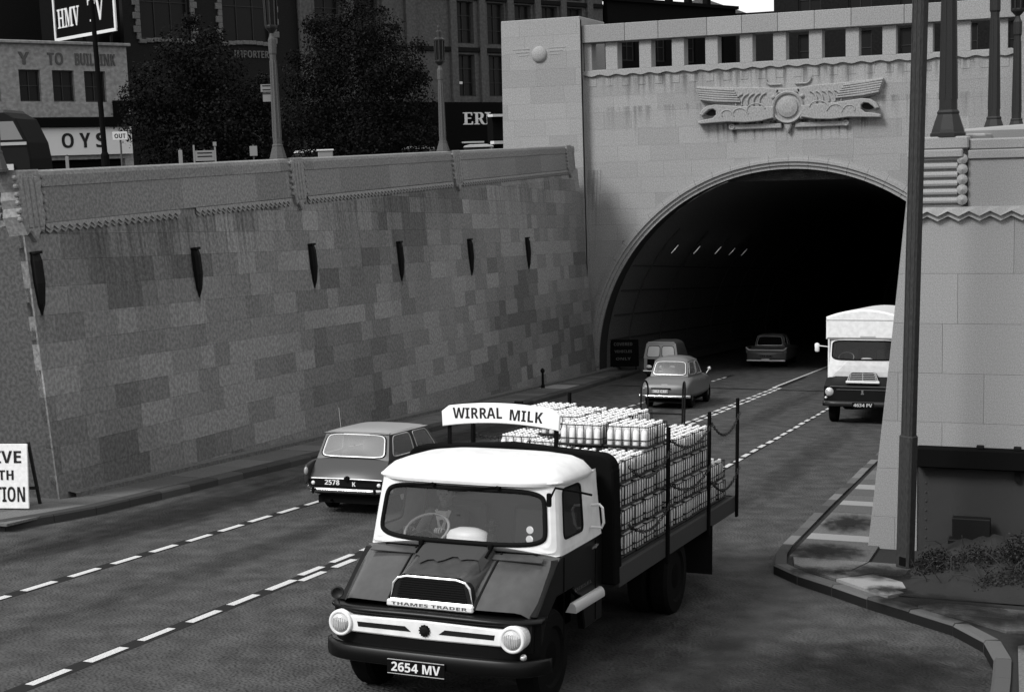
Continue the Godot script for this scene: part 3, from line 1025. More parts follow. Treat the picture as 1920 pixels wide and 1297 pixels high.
func tower(side: float) -> void:
	var x0 := -17.45 if side < 0 else -1.62
	var label := "square pale stone tower with a round boss left of the tunnel arch" if side < 0 else "square pale stone tower right of the tunnel arch, behind the dark lamp posts"
	var t := thing("portal_tower", label, "tower", Vector3(x0, -5, -53.6))
	var wdt := 3.35
	# tapering block: face outline in local coordinates, front at z 0
	var inner := 0.0; var outer := side * wdt
	var face := PackedVector2Array([Vector2(inner, -0.4), Vector2(outer * 1.03, -0.4), Vector2(outer * 0.965, 13.95), Vector2(inner, 13.95)])
	stone_face(t, "facing_stone", Transform3D(), face, PackedVector2Array(), 0.62, 0.9, 1.7, M.portal, 23 + int(side), 140, 0.003, 0.2, 0.002, true, 0.0015)
	var st := mb()
	prism(st, face, -3.2, -0.06, 0.0)
	poly_back(st, face, -3.2)
	part("core", st, M.portal[1], t)
	st = mb()
	box(st, Vector3(side * wdt * 0.4825, 14.0, -1.6), Vector3(wdt * 0.965, 0.14, 3.2), 0.02)
	part("cap_slab", st, M.stone_trim, t)
	if side < 0:
		st = mb(true)
		var prof := []
		for k in 9:
			var a := PI * 0.5 * k / 8.0
			prof.append(Vector2(0.32 * cos(a) + 0.001, 0.16 * sin(a)))
		lathe(st, prof, 28, Vector3(-1.68, 12.72, -0.005), Basis(Vector3.RIGHT, PI / 2))
		part("boss", st, M.portal[3], t)
		st = mb()
		for s in [-1, 1]:
			for k in 3:
				box(st, Vector3(-1.68 + s * (0.75 - k * 0.05), 12.95 - k * 0.12, 0.0), Vector3(0.7 - k * 0.15, 0.05, 0.025), 0.008)
		part("boss_wing", st, M.portal[2], t)

func emblem(cx: float, z: float) -> void:
	# winged roundel in high relief over the arch
	var e := thing("stone_emblem", "carved winged roundel in stone over the middle of the tunnel arch", "carving", Vector3(cx, 5.35, z))
	for side in [-1.0, 1.0]:
		var m := Transform3D(Basis(Vector3(side, 0, 0), Vector3.UP, Vector3(0, 0, 1)), Vector3.ZERO) if side > 0 else Transform3D(Basis.from_scale(Vector3(-1, 1, 1)), Vector3.ZERO)
		# wing: layered feathers
		var st := mb()
		var wing := PackedVector2Array([Vector2(0.3, 0.62), Vector2(0.9, 0.72), Vector2(2.0, 0.76), Vector2(3.42, 0.86), Vector2(3.46, 0.72), Vector2(3.34, 0.42), Vector2(3.26, 0.30), Vector2(2.7, 0.18), Vector2(2.0, 0.06), Vector2(1.2, -0.1), Vector2(0.6, -0.1)])
		prism(st, wing, -0.05, 0.16, 0.03, m)
		part("wing", st, M.carved, e)
		st = mb()
		for k in 6:
			var y0 := 0.74 - k * 0.085
			var f := PackedVector2Array([Vector2(2.0 - k * 0.05, y0 - 0.06), Vector2(2.7, y0 + 0.02), Vector2(3.44 - k * 0.03, y0 + 0.10), Vector2(3.43 - k * 0.03, y0 + 0.03), Vector2(2.7, y0 - 0.06), Vector2(2.0 - k * 0.05, y0 - 0.12)])
			prism(st, f, 0.06, 0.21 + 0.014 * k, 0.02, m)
		for k in 5:
			# covert feathers: curved scales near the roundel
			var c := PackedVector2Array()
			for q in 12:
				var a := -0.3 + 1.7 * q / 11.0
				c.append(Vector2(0.75 + k * 0.22 + 0.34 * cos(a), 0.18 + 0.36 * sin(a)))
			for q in 12:
				var a := 1.4 - 1.7 * q / 11.0
				c.append(Vector2(0.75 + k * 0.22 + 0.28 * cos(a), 0.18 + 0.30 * sin(a)))
			prism(st, c, 0.05, 0.22, 0.015, m)
		part("feathers", st, M.carved, e)
		# the lying body below the wing with a looped tail
		st = mb()
		var body := PackedVector2Array([Vector2(0.5, -0.42), Vector2(1.0, -0.52), Vector2(1.6, -0.55), Vector2(2.2, -0.5), Vector2(2.75, -0.52), Vector2(3.35, -0.55), Vector2(3.36, -0.44), Vector2(3.1, -0.38), Vector2(2.8, -0.34), Vector2(2.66, -0.22), Vector2(2.66, -0.08), Vector2(2.76, 0.0), Vector2(2.92, -0.02), Vector2(3.08, -0.14), Vector2(3.16, -0.24), Vector2(3.3, -0.2), Vector2(3.2, -0.02), Vector2(3.0, 0.12), Vector2(2.7, 0.16), Vector2(2.3, 0.12), Vector2(1.8, 0.06), Vector2(1.0, 0.02), Vector2(0.5, 0.0)])
		prism(st, body, -0.05, 0.34, 0.03, m)
		part("body", st, M.carved, e)
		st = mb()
		prism(st, ellipse(2.9, -0.11, 0.24, 0.14, 20), -0.02, 0.014, 0.0, m)  # dark plate: the shade inside the tail loop, painted on the wall
		part("hollow_shade", st, M.grime_and_shade, e)
		# haunch and shoulder curls
		st = mb()
		for q in [[1.15, -0.1, 0.34], [1.75, -0.2, 0.26], [2.25, -0.2, 0.2]]:
			var ring := []
			for k in 15:
				var a := -0.6 + 3.6 * k / 14.0
				ring.append(m * Vector3(q[0] + q[2] * cos(a), q[1] + q[2] * 0.7 * sin(a), 0.34))
			tube(st, ring, 0.03, 6)
		part("curl", st, M.carved, e)
		# claws beside the roundel
		st = mb()
		for q in [[0.52, 0.34], [0.5, -0.42]]:
			lathe(st, [Vector2(0.02, -0.05), Vector2(0.09, 0), Vector2(0.09, 0.2), Vector2(0.03, 0.26)], 10, m * Vector3(q[0], q[1], 0), Basis(Vector3.RIGHT, PI / 2))
		part("knot", st, M.carved, e)
		# crest scrolls above
		st = mb()
		var sc := []
		for k in 12:
			var a := -1.5 + 1.6 * k / 11.0
			sc.append(m * Vector3(0.62 + 0.2 * cos(a), 1.0 + 0.2 * sin(a), 0.05))
		sc.push_front(m * Vector3(0.25, 0.8, 0.05))
		tube(st, sc, 0.035, 6)
		part("crest_scroll", st, M.carved, e)
		# bar below, ending in a round boss
		st = mb()
		prism(st, rect(0.25, -0.80, 2.05, -0.62), -0.05, 0.14, 0.03, m)
		lathe(st, [Vector2(0.12, 0), Vector2(0.12, 0.16), Vector2(0.08, 0.19), Vector2(0.05, 0.15), Vector2(0.0, 0.16)], 16, m * Vector3(2.1, -0.70, 0), Basis(Vector3.RIGHT, PI / 2))
		part("lower_bar", st, M.carved, e)
	var st := mb()
	lathe(st, [Vector2(0.60, 0), Vector2(0.60, 0.20), Vector2(0.56, 0.26), Vector2(0.50, 0.24), Vector2(0.47, 0.17), Vector2(0.40, 0.18), Vector2(0.36, 0.24), Vector2(0.2, 0.28), Vector2(0.0, 0.29)], 32, Vector3(0, -0.05, 0), Basis(Vector3.RIGHT, PI / 2))
	part("roundel", st, M.carved, e)
	st = mb()
	prism(st, PackedVector2Array([Vector2(-0.5, 0.46), Vector2(0.5, 0.46), Vector2(0.42, 0.66), Vector2(-0.42, 0.66)]), -0.05, 0.16, 0.04)
	part("crown_piece", st, M.carved, e)
	st = mb()
	prism(st, PackedVector2Array([Vector2(-0.16, -0.64), Vector2(0.16, -0.64), Vector2(0.1, -0.82), Vector2(0, -1.0), Vector2(-0.1, -0.82)]), -0.05, 0.2, 0.05)
	part("pendant", st, M.carved, e)

# ---------------------------------------------------------------- the bore
func tunnel() -> void:
	var t := structure("tunnel_bore", Vector3(-9.55, -4.9, -55.0))
	var st := mb(true)
	var rings := []
	for i in 9:
		var z := -12.0 * i
		var ring := PackedVector3Array()
		for k in 33:
			var a := PI * k / 32.0
			ring.append(Vector3(7.58 * cos(a), GRADE * z + 7.58 * sin(a) + 0.35, z))
		ring.insert(0, ring[0] - Vector3(0, 1.5, 0)); ring.append(ring[ring.size() - 1] - Vector3(0, 1.5, 0))
		rings.append(ring)
	loft(st, rings, false, false)
	part("lining", st, M.bore, t)
	st = mb()
	box(st, Vector3(0, -6.5, -96.2), Vector3(18, 18, 0.3))
	part("far_end", st, M.black, t)
	# panel joints along the left side
	st = mb()
	for h in [0.9, 1.9, 2.9, 3.9]:
		var a := asin(h / 7.58)
		bar(st, Vector3(-7.55 * cos(a), h + 0.35, -0.3), Vector3(-7.55 * cos(a), h + 0.35 - GRADE * 40, -40.0), 0.05, 0.05)
	for k in 8:
		var z := -3.0 - k * 5.0
		var p := []
		for q in 10:
			var a := PI - q * 0.09
			p.append(Vector3(7.55 * cos(a), GRADE * z + 7.55 * sin(a) + 0.35, z))
		tube(st, p, 0.04, 4)
	part("panel_joint", st, M.bore_joint, t)
	# raised walkways inside
	st = mb()
	for s in [-1.0, 1.0]:
		var r := PackedVector3Array()
		for z in [-0.5, -94.0]:
			pass
		var x0: float = -8.0 if s < 0 else 6.0
		var x1: float = -6.5 if s < 0 else 8.0
		var a := Vector3(x0, 0.14, -1.6); var b := Vector3(x1, 0.14, -1.6)
		var d := Vector3(0, -GRADE * 93, -93)
		quad(st, a, b, b + d, a + d)
		quad(st, b + Vector3(0, -0.4, 0), a + Vector3(0, -0.4, 0), a, b)
		if s < 0: quad(st, b, b - Vector3(0, 0.3, 0), b + d - Vector3(0, 0.3, 0), b + d)
		else: quad(st, a - Vector3(0, 0.3, 0), a, a + d, a + d - Vector3(0, 0.3, 0))
	part("walkway", st, M.pave[0], t)
	# ceiling lights on the left haunch
	var spots := [[-14.88, -0.06, -57.2], [-14.86, -0.37, -60.9], [-14.82, -0.68, -64.8], [-14.82, -0.96, -67.8], [-14.8, -1.2, -70.5]]
	var where := ["nearest the mouth", "second from the mouth", "third from the mouth", "fourth from the mouth", "farthest from the mouth"]
	for i in spots.size():
		var p := Vector3(spots[i][0], spots[i][1], spots[i][2])
		var c := Vector3(-9.55, -4.7 + GRADE * (p.z + 55.0), p.z)
		var inw := (c - p).normalized()
		var tan := Vector3(-inw.y, inw.x, 0).normalized()
		var l := thing("tunnel_light", "short slanting strip light on the dark tunnel lining, " + where[i], "light", p + inw * 0.12, Basis(Vector3(0, 0, 1).cross(tan), tan, Vector3(0, 0, 1)), "strip lights inside the tunnel")
		st = mb()
		tube(st, [Vector3(0, -0.22, 0), Vector3(0, 0.22, 0)], 0.015, 8)
		var g := mat(0.7, 0.5)
		g.emission_enabled = true
		g.emission = Color(1, 1, 1)
		g.emission_energy_multiplier = 0.12 if i < 3 else 0.04
		part("tube", st, g, l)
		st = mb()
		box(st, Vector3(0, 0, 0), Vector3(0.02, 0.5, 0.04))
		var h := part("housing", st, M.iron, l)
		h.position = l.transform.basis.inverse() * (-inw * 0.045)
		var om := OmniLight3D.new()
		om.name = "glow"
		om.light_energy = 0.01
		om.omni_range = 12.0
		om.omni_attenuation = 2.0
		om.light_size = 0.1
		om.shadow_enabled = true
		l.add_child(om)
		om.position = l.transform.basis.inverse() * (inw * 0.08)
	# notice board just inside on the left
	var nb := thing("notice_board", "dark notice board with faint lettering just inside the left of the tunnel mouth", "notice board", Vector3(-16.55, -4.98, -55.6), Basis(Vector3.UP, 0.25))
	st = mb()
	box(st, Vector3(0, 0.75, 0), Vector3(1.15, 1.1, 0.05), 0.012)
	part("board", st, M.black_dull, nb)
	for s in [-0.45, 0.45]:
		st = mb()
		box(st, Vector3(s, 0.3, -0.04), Vector3(0.06, 0.7, 0.05))
		part("post", st, M.iron, nb)
	var faint := mat(0.09, 0.8)
	lettering(nb, "lettering", "COVERED", faint, 0.13, 0.75, Transform3D(Basis(), Vector3(-0.05, 1.12, 0.027)), 0.01)
	lettering(nb, "lettering", "VEHICLES", faint, 0.11, 0.7, Transform3D(Basis(), Vector3(-0.05, 0.82, 0.027)), 0.01)
	lettering(nb, "lettering", "ONLY", faint, 0.11, 0.6, Transform3D(Basis(), Vector3(-0.05, 0.52, 0.027)), 0.01)

# ---------------------------------------------------------------- right wall
func right_wall() -> void:
	var z := -20.3
	var w := thing("end_wall", "pale stone end wall with zigzag moulding and dark lower panel, right of the road", "wall", Vector3(0, -1.9, z))
	var xf := Transform3D(Basis(), Vector3(0, 1.9, 0))
	var face := PackedVector2Array([Vector2(-2.54, -2.0), Vector2(6.5, -2.0), Vector2(6.5, 3.0), Vector2(-2.0, 3.0)])
	stone_face(w, "facing_stone", xf, face, rect(-1.84, -2.2, 6.6, -0.40), 0.72, 1.1, 2.1, M.right, 61, 120, 0.003, 0.2, 0.003, true, 0.002)
	var st := mb()
	prism(st, PackedVector2Array([Vector2(-2.52, -2.0), Vector2(6.5, -2.0), Vector2(6.5, 3.9), Vector2(-1.93, 3.9)]), -0.6, -0.04, 0.0, xf)
	poly_back(st, PackedVector2Array([Vector2(-2.52, -2.0), Vector2(6.5, -2.0), Vector2(6.5, 3.9), Vector2(-1.93, 3.9)]), -0.6, xf)
	part("core", st, M.right[0], w)
	# the side of the wall along the road
	st = mb()
	var a := PackedVector3Array(); var b := PackedVector3Array()
	for q in [Vector2(-2.52, -2.0), Vector2(-1.0, -2.0), Vector2(-1.0, 3.9), Vector2(-1.93, 3.9)]:
		a.append(xf * Vector3(q.x, q.y, -0.6)); b.append(xf * Vector3(q.x + (-0.3 if q.y < 0 else 0.0), q.y - (3.2 if q.y < 0 else 0.0), -33.4))
	loft(st, [a, b])
	part("side_wall", st, M.right[1], w)
	# dark lower panel and the ledge over it
	st = mb()
	box(st, xf * Vector3(2.33, -1.27, -0.06), Vector3(8.3, 1.5, 0.1))
	part("lower_panel", st, M.dado, w)
	st = mb()
	box(st, xf * Vector3(2.36, -0.355, 0.06), Vector3(8.4, 0.28, 0.24), 0.02)
	part("ledge", st, M.black_dull, w)
	st = mb()
	for q in [[-1.0, -0.19], [-0.52, -0.19]]:
		box(st, xf * Vector3(q[0], q[1], 0.1), Vector3(0.1, 0.05, 0.08), 0.01)
	box(st, xf * Vector3(-0.52, -0.57, 0.02), Vector3(0.07, 0.17, 0.08))
	part("bracket", st, M.iron, w)
	st = mb()
	for k in 9:
		lathe(st, [Vector2(0.018, 0), Vector2(0.012, 0.012), Vector2(0, 0.014)], 8, xf * Vector3(-1.72, -0.62 - k * 0.13, -0.012), Basis(Vector3.RIGHT, PI / 2))
	part("rivets", st, M.dado, w)
	# frieze slabs, coping
	rng.seed = 12
	var x := -1.2
	while x < 6.4:
		var l: float = rng.randf_range(1.0, 1.7)
		st = mb()
		prism(st, rect(x + 0.003, 3.06, x + l - 0.003, 3.70), -0.4, 0.03, 0.006, xf)
		part("frieze_stone", st, M.right[rng.randi() % 5], w)
		st = mb()
		box(st, xf * Vector3(x + l / 2, 3.765, -0.2), Vector3(l - 0.006, 0.12, 0.52), 0.012)
		box(st, xf * Vector3(x + l / 2, 3.90, -0.24), Vector3(l - 0.006, 0.15, 0.5), 0.02)
		part("coping_stone", st, M.right[rng.randi() % 5], w)
		x += l
	# fluted block under the first lamp
	st = mb()
	box(st, xf * Vector3(-1.62, 3.44, -0.2), Vector3(0.72, 0.72, 0.5))
	for k in 6:
		tube(st, [xf * Vector3(-1.96, 3.16 + k * 0.115, 0.055), xf * Vector3(-1.33, 3.16 + k * 0.115, 0.055)], 0.046, 10)
	part("fluted_block", st, M.right[3], w)
	st = mb()
	for k in 5:
		lathe(st, [Vector2(0.001, -0.02), Vector2(0.075, 0.0), Vector2(0.07, 0.06), Vector2(0.0, 0.09)], 12, xf * Vector3(-1.27, 3.17 + k * 0.135, 0.03), Basis(Vector3.RIGHT, PI / 2))
	part("scallops", st, M.right[2], w)
	st = mb()
	box(st, xf * Vector3(-1.62, 3.79, -0.13), Vector3(0.72, 0.11, 0.52), 0.015)
	box(st, xf * Vector3(-1.52, 3.93, -0.16), Vector3(0.66, 0.17, 0.46), 0.02)
	part("lamp_plinth", st, M.right[1], w)
	st = mb()
	zigzag(st, 8.1, 0.27, Transform3D(Basis(), Vector3(-1.99, 3.03 + 1.9, 0.0)), 0.09, 0.10)
	part("zigzag_moulding", st, M.right[3], w)
	# coping running back along the road
	st = mb()
	for k in 11:
		box(st, xf * Vector3(-1.45, 3.95 + 0.006 * k * 3, -2.0 - k * 3.0), Vector3(0.6, 0.16, 2.98), 0.02)
	part("side_coping", st, M.right[2], w)
	# a sloping pale slab by the lamps
	var slab := thing("ramp_wall", "pale sloping slab of a ramp wall behind the right-hand coping, at the right edge", "wall", Vector3(-0.6, 2.9, -26.0), Basis())
	st = mb()
	var sl := [Vector3(-1.05, 1.2, 0.4), Vector3(3.6, 1.20, -3.0), Vector3(3.6, 1.5, -3.4), Vector3(-1.0, 1.24, -0.2)]
	quad(st, sl[0], sl[1], sl[2], sl[3])
	quad(st, sl[0] - Vector3(0, 1.2, 0), sl[1] - Vector3(0, 1.2, 0), sl[1], sl[0])
	quad(st, sl[3], sl[2], sl[2] - Vector3(0, 1.5, 0), sl[3] - Vector3(0, 1.2, 0))
	part("slab", st, M.pave_light, slab)

# ---------------------------------------------------------------- the street behind
func facade_basis() -> Basis:
	var d := deg_to_rad(25.0)
	return Basis(Vector3(sin(d), 0, -cos(d)), Vector3.UP, Vector3(cos(d), 0, sin(d)))

func facade_at(t: float, back := 0.0) -> Vector3:
	return Vector3(-48.8, 2.9, -61.6) + facade_basis() * Vector3(t, 0, -back)

func wall_with_openings(parent: Node, called: String, m: Material, outer: Rect2, holes: Array, thick := 0.4) -> void:
	var polys := [rect(outer.position.x, outer.position.y, outer.end.x, outer.end.y)]
	# cut into vertical strips so that every piece is a plain outline
	var xs := [outer.position.x, outer.end.x]
	for h in holes: xs.append(h.position.x); xs.append(h.end.x)
	xs.sort()
	var st := mb()
	for i in xs.size() - 1:
		if xs[i + 1] - xs[i] < 0.001: continue
		var mid: float = (xs[i] + xs[i + 1]) / 2
		var cuts := []
		for h in holes:
			if h.position.x < mid and h.end.x > mid: cuts.append([h.position.y, h.end.y])
		cuts.sort_custom(func(a, b): return a[0] < b[0])
		var y := outer.position.y
		for c in cuts:
			if c[0] > y: box(st, Vector3(mid, (y + c[0]) / 2, -thick / 2), Vector3(xs[i + 1] - xs[i], c[0] - y, thick))
			y = c[1]
		if y < outer.end.y: box(st, Vector3(mid, (y + outer.end.y) / 2, -thick / 2), Vector3(xs[i + 1] - xs[i], outer.end.y - y, thick))
	part(called, st, m, parent)

func window_in(parent: Node, r: Rect2, cols := 2, rows := 2, depth := 0.22, fm: Material = null) -> void:
	var st := mb()
	var f := 0.07
	var c := r.get_center()
	box(st, Vector3(c.x, r.position.y + f / 2, -depth), Vector3(r.size.x, f, 0.08))
	box(st, Vector3(c.x, r.end.y - f / 2, -depth), Vector3(r.size.x, f, 0.08))
	for k in cols + 1:
		var x: float = r.position.x + f / 2 + (r.size.x - f) * k / cols
		box(st, Vector3(x, c.y, -depth), Vector3(f * (1.0 if k == 0 or k == cols else 0.6), r.size.y - 2 * f, 0.08))
	for k in range(1, rows):
		box(st, Vector3(c.x, r.position.y + r.size.y * k / rows, -depth + 0.002), Vector3(r.size.x - 2 * f, f * 0.6, 0.07))
	var w := part("window", st, fm if fm else M.window_frame, parent)
	st = mb()
	quad(st, Vector3(r.position.x, r.position.y, -depth - 0.03), Vector3(r.end.x, r.position.y, -depth - 0.03), Vector3(r.end.x, r.end.y, -depth - 0.03), Vector3(r.position.x, r.end.y, -depth - 0.03))
	part("pane", st, M.window_dark, w)

func background() -> void:
	var fb := facade_basis()
	# white rendered shop building with raised letters
	var b := thing("shop_building", "low pale rendered building with faded raised letters over three dark windows, far left", "building", facade_at(0), fb)
	var wins := [Rect2(-8.0, 4.45, 1.2, 1.6), Rect2(-5.8, 4.45, 1.2, 1.6), Rect2(-3.7, 4.45, 1.15, 1.6), Rect2(-1.54, 4.45, 1.15, 1.6), Rect2(0.27, 4.44, 1.2, 1.6), Rect2(2.05, 4.42, 1.22, 1.6)]
	var holes := wins.duplicate()
	holes.append(Rect2(-8.5, 0.0, 12.6, 1.45))
	wall_with_openings(b, "wall", M.render_white, Rect2(-10, 0, 14.6, 7.35), holes)
	for w in wins: window_in(b, w, 2, 2)
	var st := mb()
	box(st, Vector3(-2.7, 7.42, -0.1), Vector3(14.9, 0.16, 0.7), 0.03)
	part("roof_edge", st, M.render_white, b)
	st = mb()
	box(st, Vector3(-2.7, 3.7, -4.4), Vector3(14.5, 7.2, 8.0))
	part("back_rooms", st, M.dark_wall, b)
	var faded := mat(0.085, 0.9)
	lettering(b, "lettering", "INVITE", faded, 0.62, 2.4, Transform3D(Basis(), Vector3(-3.9, 6.62, 0.02)), 0.06)
	lettering(b, "lettering", "Y", faded, 0.62, 0.6, Transform3D(Basis(), Vector3(-1.2, 6.62, 0.02)), 0.06)
	lettering(b, "lettering", "TO", faded, 0.62, 0.85, Transform3D(Basis(), Vector3(0.5, 6.62, 0.02)), 0.06)
	lettering(b, "lettering", "BUILDINK", faded, 0.62, 2.3, Transform3D(Basis(), Vector3(2.75, 6.62, 0.02)), 0.06)
	st = mb()
	box(st, Vector3(-2.2, 3.38, 0.25), Vector3(13.2, 0.5, 0.5))
	part("shop_blind", st, M.black_dull, b)
	st = mb()
	box(st, Vector3(4.02, 4.0, 0.06), Vector3(0.9, 1.0, 0.12))
	part("dark_panel", st, M.black_dull, b)
	var white := mat(0.6, 0.7)
	st = mb()
	box(st, Vector3(1.2, 2.4, 0.18), Vector3(6.5, 1.42, 0.12))
	part("fascia_board", st, white, b)
	for q in [["T", -0.95, 0.5], ["O", 0.74, 0.66], ["Y", 1.72, 0.62], ["S", 2.62, 0.55]]:
		lettering(b, "lettering", q[0], M.ink, 0.76, q[2], Transform3D(Basis(), Vector3(q[1], 2.44, 0.25)), 0.03)
	# roof sign
	var pl := Vector3(-51.13, 10.75, -65.62); var pr := Vector3(-44.83, 10.75, -62.42)
	var dx := (pr - pl).normalized()
	var sg := thing("roof_sign", "black rooftop advertising sign with white frame and white capital letters", "sign", pl, Basis(dx, Vector3.UP, dx.cross(Vector3.UP)))
	var sl := pl.distance_to(pr)
	st = mb()
	box(st, Vector3(sl / 2, 1.5, 0), Vector3(sl, 3.0, 0.2))
	part("panel", st, M.black_dull, sg)
	st = mb()
	box(st, Vector3(sl / 2, 0.05, 0.12), Vector3(sl, 0.16, 0.08)); box(st, Vector3(sl / 2, 2.95, 0.12), Vector3(sl, 0.16, 0.08))
	box(st, Vector3(0.08, 1.5, 0.12), Vector3(0.18, 2.74, 0.08)); box(st, Vector3(sl - 0.08, 1.5, 0.12), Vector3(0.18, 2.74, 0.08))
	part("frame", st, white, sg)
	st = mb()
	for q in [0.6, 3.0, 6.0]: box(st, Vector3(q, -0.25, -0.1), Vector3(0.12, 0.5, 0.12))
	part("legs", st, M.iron, sg)
	lettering(sg, "lettering", "HMV", white, 1.0, 2.6, Transform3D(Basis(), Vector3(1.75, 1.12, 0.11)), 0.05, true, "Droid Serif")
	lettering(sg, "lettering", "TV", white, 1.15, 1.8, Transform3D(Basis(), Vector3(4.95, 1.25, 0.11)), 0.05, true, "Droid Serif")

	# tall dark brick building with white quoined openings
	var d := thing("brick_building", "tall dark brick building with white toothed stone round its big openings, behind the trees", "building", facade_at(0, 0.4), fb)
	var ow := [Rect2(5.75, 7.85, 3.15, 6.0), Rect2(10.95, 7.85, 3.4, 6.0)]
	wall_with_openings(d, "wall", M.brick, Rect2(4.75, 0, 11.4, 19), ow)
	for w in ow: window_in(d, w, 3, 3, 0.3)
	st = mb()
	box(st, Vector3(10.4, 9.4, -5.2), Vector3(11.0, 18.8, 9))
	part("back_rooms", st, M.dark_wall, d)
	st = mb()
	for e in [[5.75, -1], [8.9, 1], [10.95, -1], [14.35, 1]]:
		for k in 17:
			var wd: float = 0.42 if k % 2 else 0.26
			box(st, Vector3(e[0] + e[1] * wd / 2, 7.95 + k * 0.36, 0.04), Vector3(wd, 0.35, 0.14), 0.02)
	part("quoins", st, M.quoin, d)
	for e in [[5.6, 9.1], [10.8, 14.5]]:
		st = mb()
		for k in 8:
			var u := (k + 0.5) / 8.0
			box(st, Vector3(lerpf(e[0], e[1], u), 7.66 + 0.14 * sin(PI * u), 0.05), Vector3((e[1] - e[0]) / 8 - 0.01, 0.22, 0.2), 0.02)
		part("sill_arch", st, M.quoin, d)
	lettering(d, "lettering", "IMPORTERS", mat(0.10, 0.9), 0.42, 2.6, Transform3D(Basis(), Vector3(12.9, 7.15, 0.04)), 0.06)
	st = mb()
	box(st, Vector3(11.4, 1.0, 0.3), Vector3(7.4, 1.6, 0.6))
	box(st, Vector3(11.4, 2.5, 0.25), Vector3(7.4, 1.3, 0.5))
	part("shop_front", st, M.black_dull, d)
	for q in [["O", 10.4], ["Y", 11.45], ["S", 12.5]]:
		lettering(d, "lettering", q[0], mat(0.075, 0.8), 0.62, 0.55, Transform3D(Basis(), Vector3(q[1], 2.5, 0.51)), 0.03, false)

	var bk := thing("back_block", "plain dark block rising behind the pale shop building and the rooftop sign", "building", facade_at(-45, 16.0), fb)
	var bw := []
	for tt in [26.0, 30.0, 34.0, 38.0, 42.0, 46.0]:
		for yy in [8.0, 11.5, 15.0]: bw.append(Rect2(tt, yy, 1.6, 2.2))
	wall_with_openings(bk, "wall", M.brick, Rect2(0, 0, 58, 21), bw)
	for ww in bw: window_in(bk, ww, 2, 2, 0.3)
	st = mb()
	box(st, Vector3(29, 10.4, -4.5), Vector3(57.6, 20.8, 8))
	part("back_rooms", st, M.dark_wall, bk)
	# grey stone building with piers
	var g := thing("stone_office", "large grey stone building with tall piers and dark window bays, left of the tunnel tower", "building", facade_at(0, 0.2), fb)
	var gw := []
	for t in [17.3, 20.2, 28.55, 31.35, 33.9, 36.5, 39.0]:
		for y in [4.8, 8.2, 11.4, 14.8]:
			gw.append(Rect2(t, y, 1.55 if t > 28 else 1.9, 2.7))
	wall_with_openings(g, "wall", M.grey_stone, Rect2(16.2, 0, 26.5, 18.5), gw)
	for w in gw: window_in(g, w, 2, 3, 0.3)
	st = mb()
	box(st, Vector3(29.4, 9.2, -5.3), Vector3(26.2, 18.2, 9))
	part("back_rooms", st, M.dark_wall, g)
	st = mb()
	for t in [16.5, 19.7, 22.7, 24.6, 28.2, 30.75, 33.35, 35.95, 38.5, 41.2]:
		box(st, Vector3(t, 11.2, 0.12), Vector3(0.55 if t > 28 else 0.8, 14.6, 0.28), 0.04)
	part("piers", st, M.grey_stone, g)
	st = mb()
	for y in [7.8, 11.15, 14.4]: box(st, Vector3(29.4, y, 0.06), Vector3(26.4, 0.3, 0.2), 0.03)
	part("bands", st, M.grey_stone_dark, g)
	st = mb()
	box(st, Vector3(29.4, 2.2, 0.35), Vector3(26.2, 4.4, 0.6))
	part("shop_front", st, M.black_dull, g)
	lettering(g, "lettering", "ERI", white, 0.78, 2.45, Transform3D(Basis(), Vector3(29.5, 3.35, 0.67)), 0.04, true, "Droid Serif")
	st = mb()
	box(st, Vector3(29.0, 1.82, 0.75), Vector3(1.8, 0.1, 0.2))
	part("shop_strip", st, white, g)
	st = mb()
	box(st, Vector3(28.6, 5.68, -0.15), Vector3(0.9, 0.16, 0.06))
	part("blind_rail", st, white, g)

	# dark buildings to the right, over the tunnel
	var k := thing("dark_terrace", "dark terrace of buildings seen over the tunnel balustrade", "building", facade_at(43, 0.0), fb)
	var tw := []
	for t in [1.5, 5.0, 8.5, 12.0]:
		for y in [1.0, 4.2, 7.4]: tw.append(Rect2(t, y, 1.4, 2.1))
	wall_with_openings(k, "wall", M.dark_wall, Rect2(0, 0, 15, 11.6), tw)
	for w in tw: window_in(k, w, 2, 2)
	st = mb()
	box(st, Vector3(7.5, 5.7, -4.5), Vector3(14.8, 11.3, 8))
	part("back_rooms", st, M.dark_wall, k)
	st = mb()
	box(st, Vector3(7.5, 11.7, -0.2), Vector3(15.2, 0.25, 0.9))
	for q in 6: box(st, Vector3(1.4 + q * 2.3, 12.1, -1.2), Vector3(0.5, 0.6, 0.5), 0.05)
	part("cornice", st, M.dark_wall, k)
	var k2 := thing("tall_dark_block", "tall dark block behind the right end of the balustrade", "building", Vector3(-22, 2.9, -118), Basis(Vector3.UP, -0.1))
	var tw2 := []
	for t in [2.0, 6.0, 10.0, 14.0, 18.0, 22.0]:
		for y in [3.0, 7.0, 11.0, 15.0]: tw2.append(Rect2(t, y, 1.8, 2.6))
	wall_with_openings(k2, "wall", M.grey_stone_dark, Rect2(0, 0, 34, 20), tw2)
	for w in tw2: window_in(k2, w, 2, 2)
	st = mb()
	box(st, Vector3(17, 9.9, -5), Vector3(33.6, 19.8, 9))
	part("back_rooms", st, M.dark_wall, k2)
	# far pale roofs against the sky
	var h := thing("distant_hall", "distant grey hall with a low gabled roof against the bright sky over the balustrade", "building", Vector3(-50, 2.9, -190))
	st = mb()
	box(st, Vector3(8, 8.8, 0), Vector3(34, 17.6, 10))
	part("wall", st, M.grey_stone_dark, h)
	st = mb()
	var gable := PackedVector2Array([Vector2(-1.0, 17.6), Vector2(12.0, 17.6), Vector2(6.2, 19.9)])
	prism(st, gable, -5, 5.2)
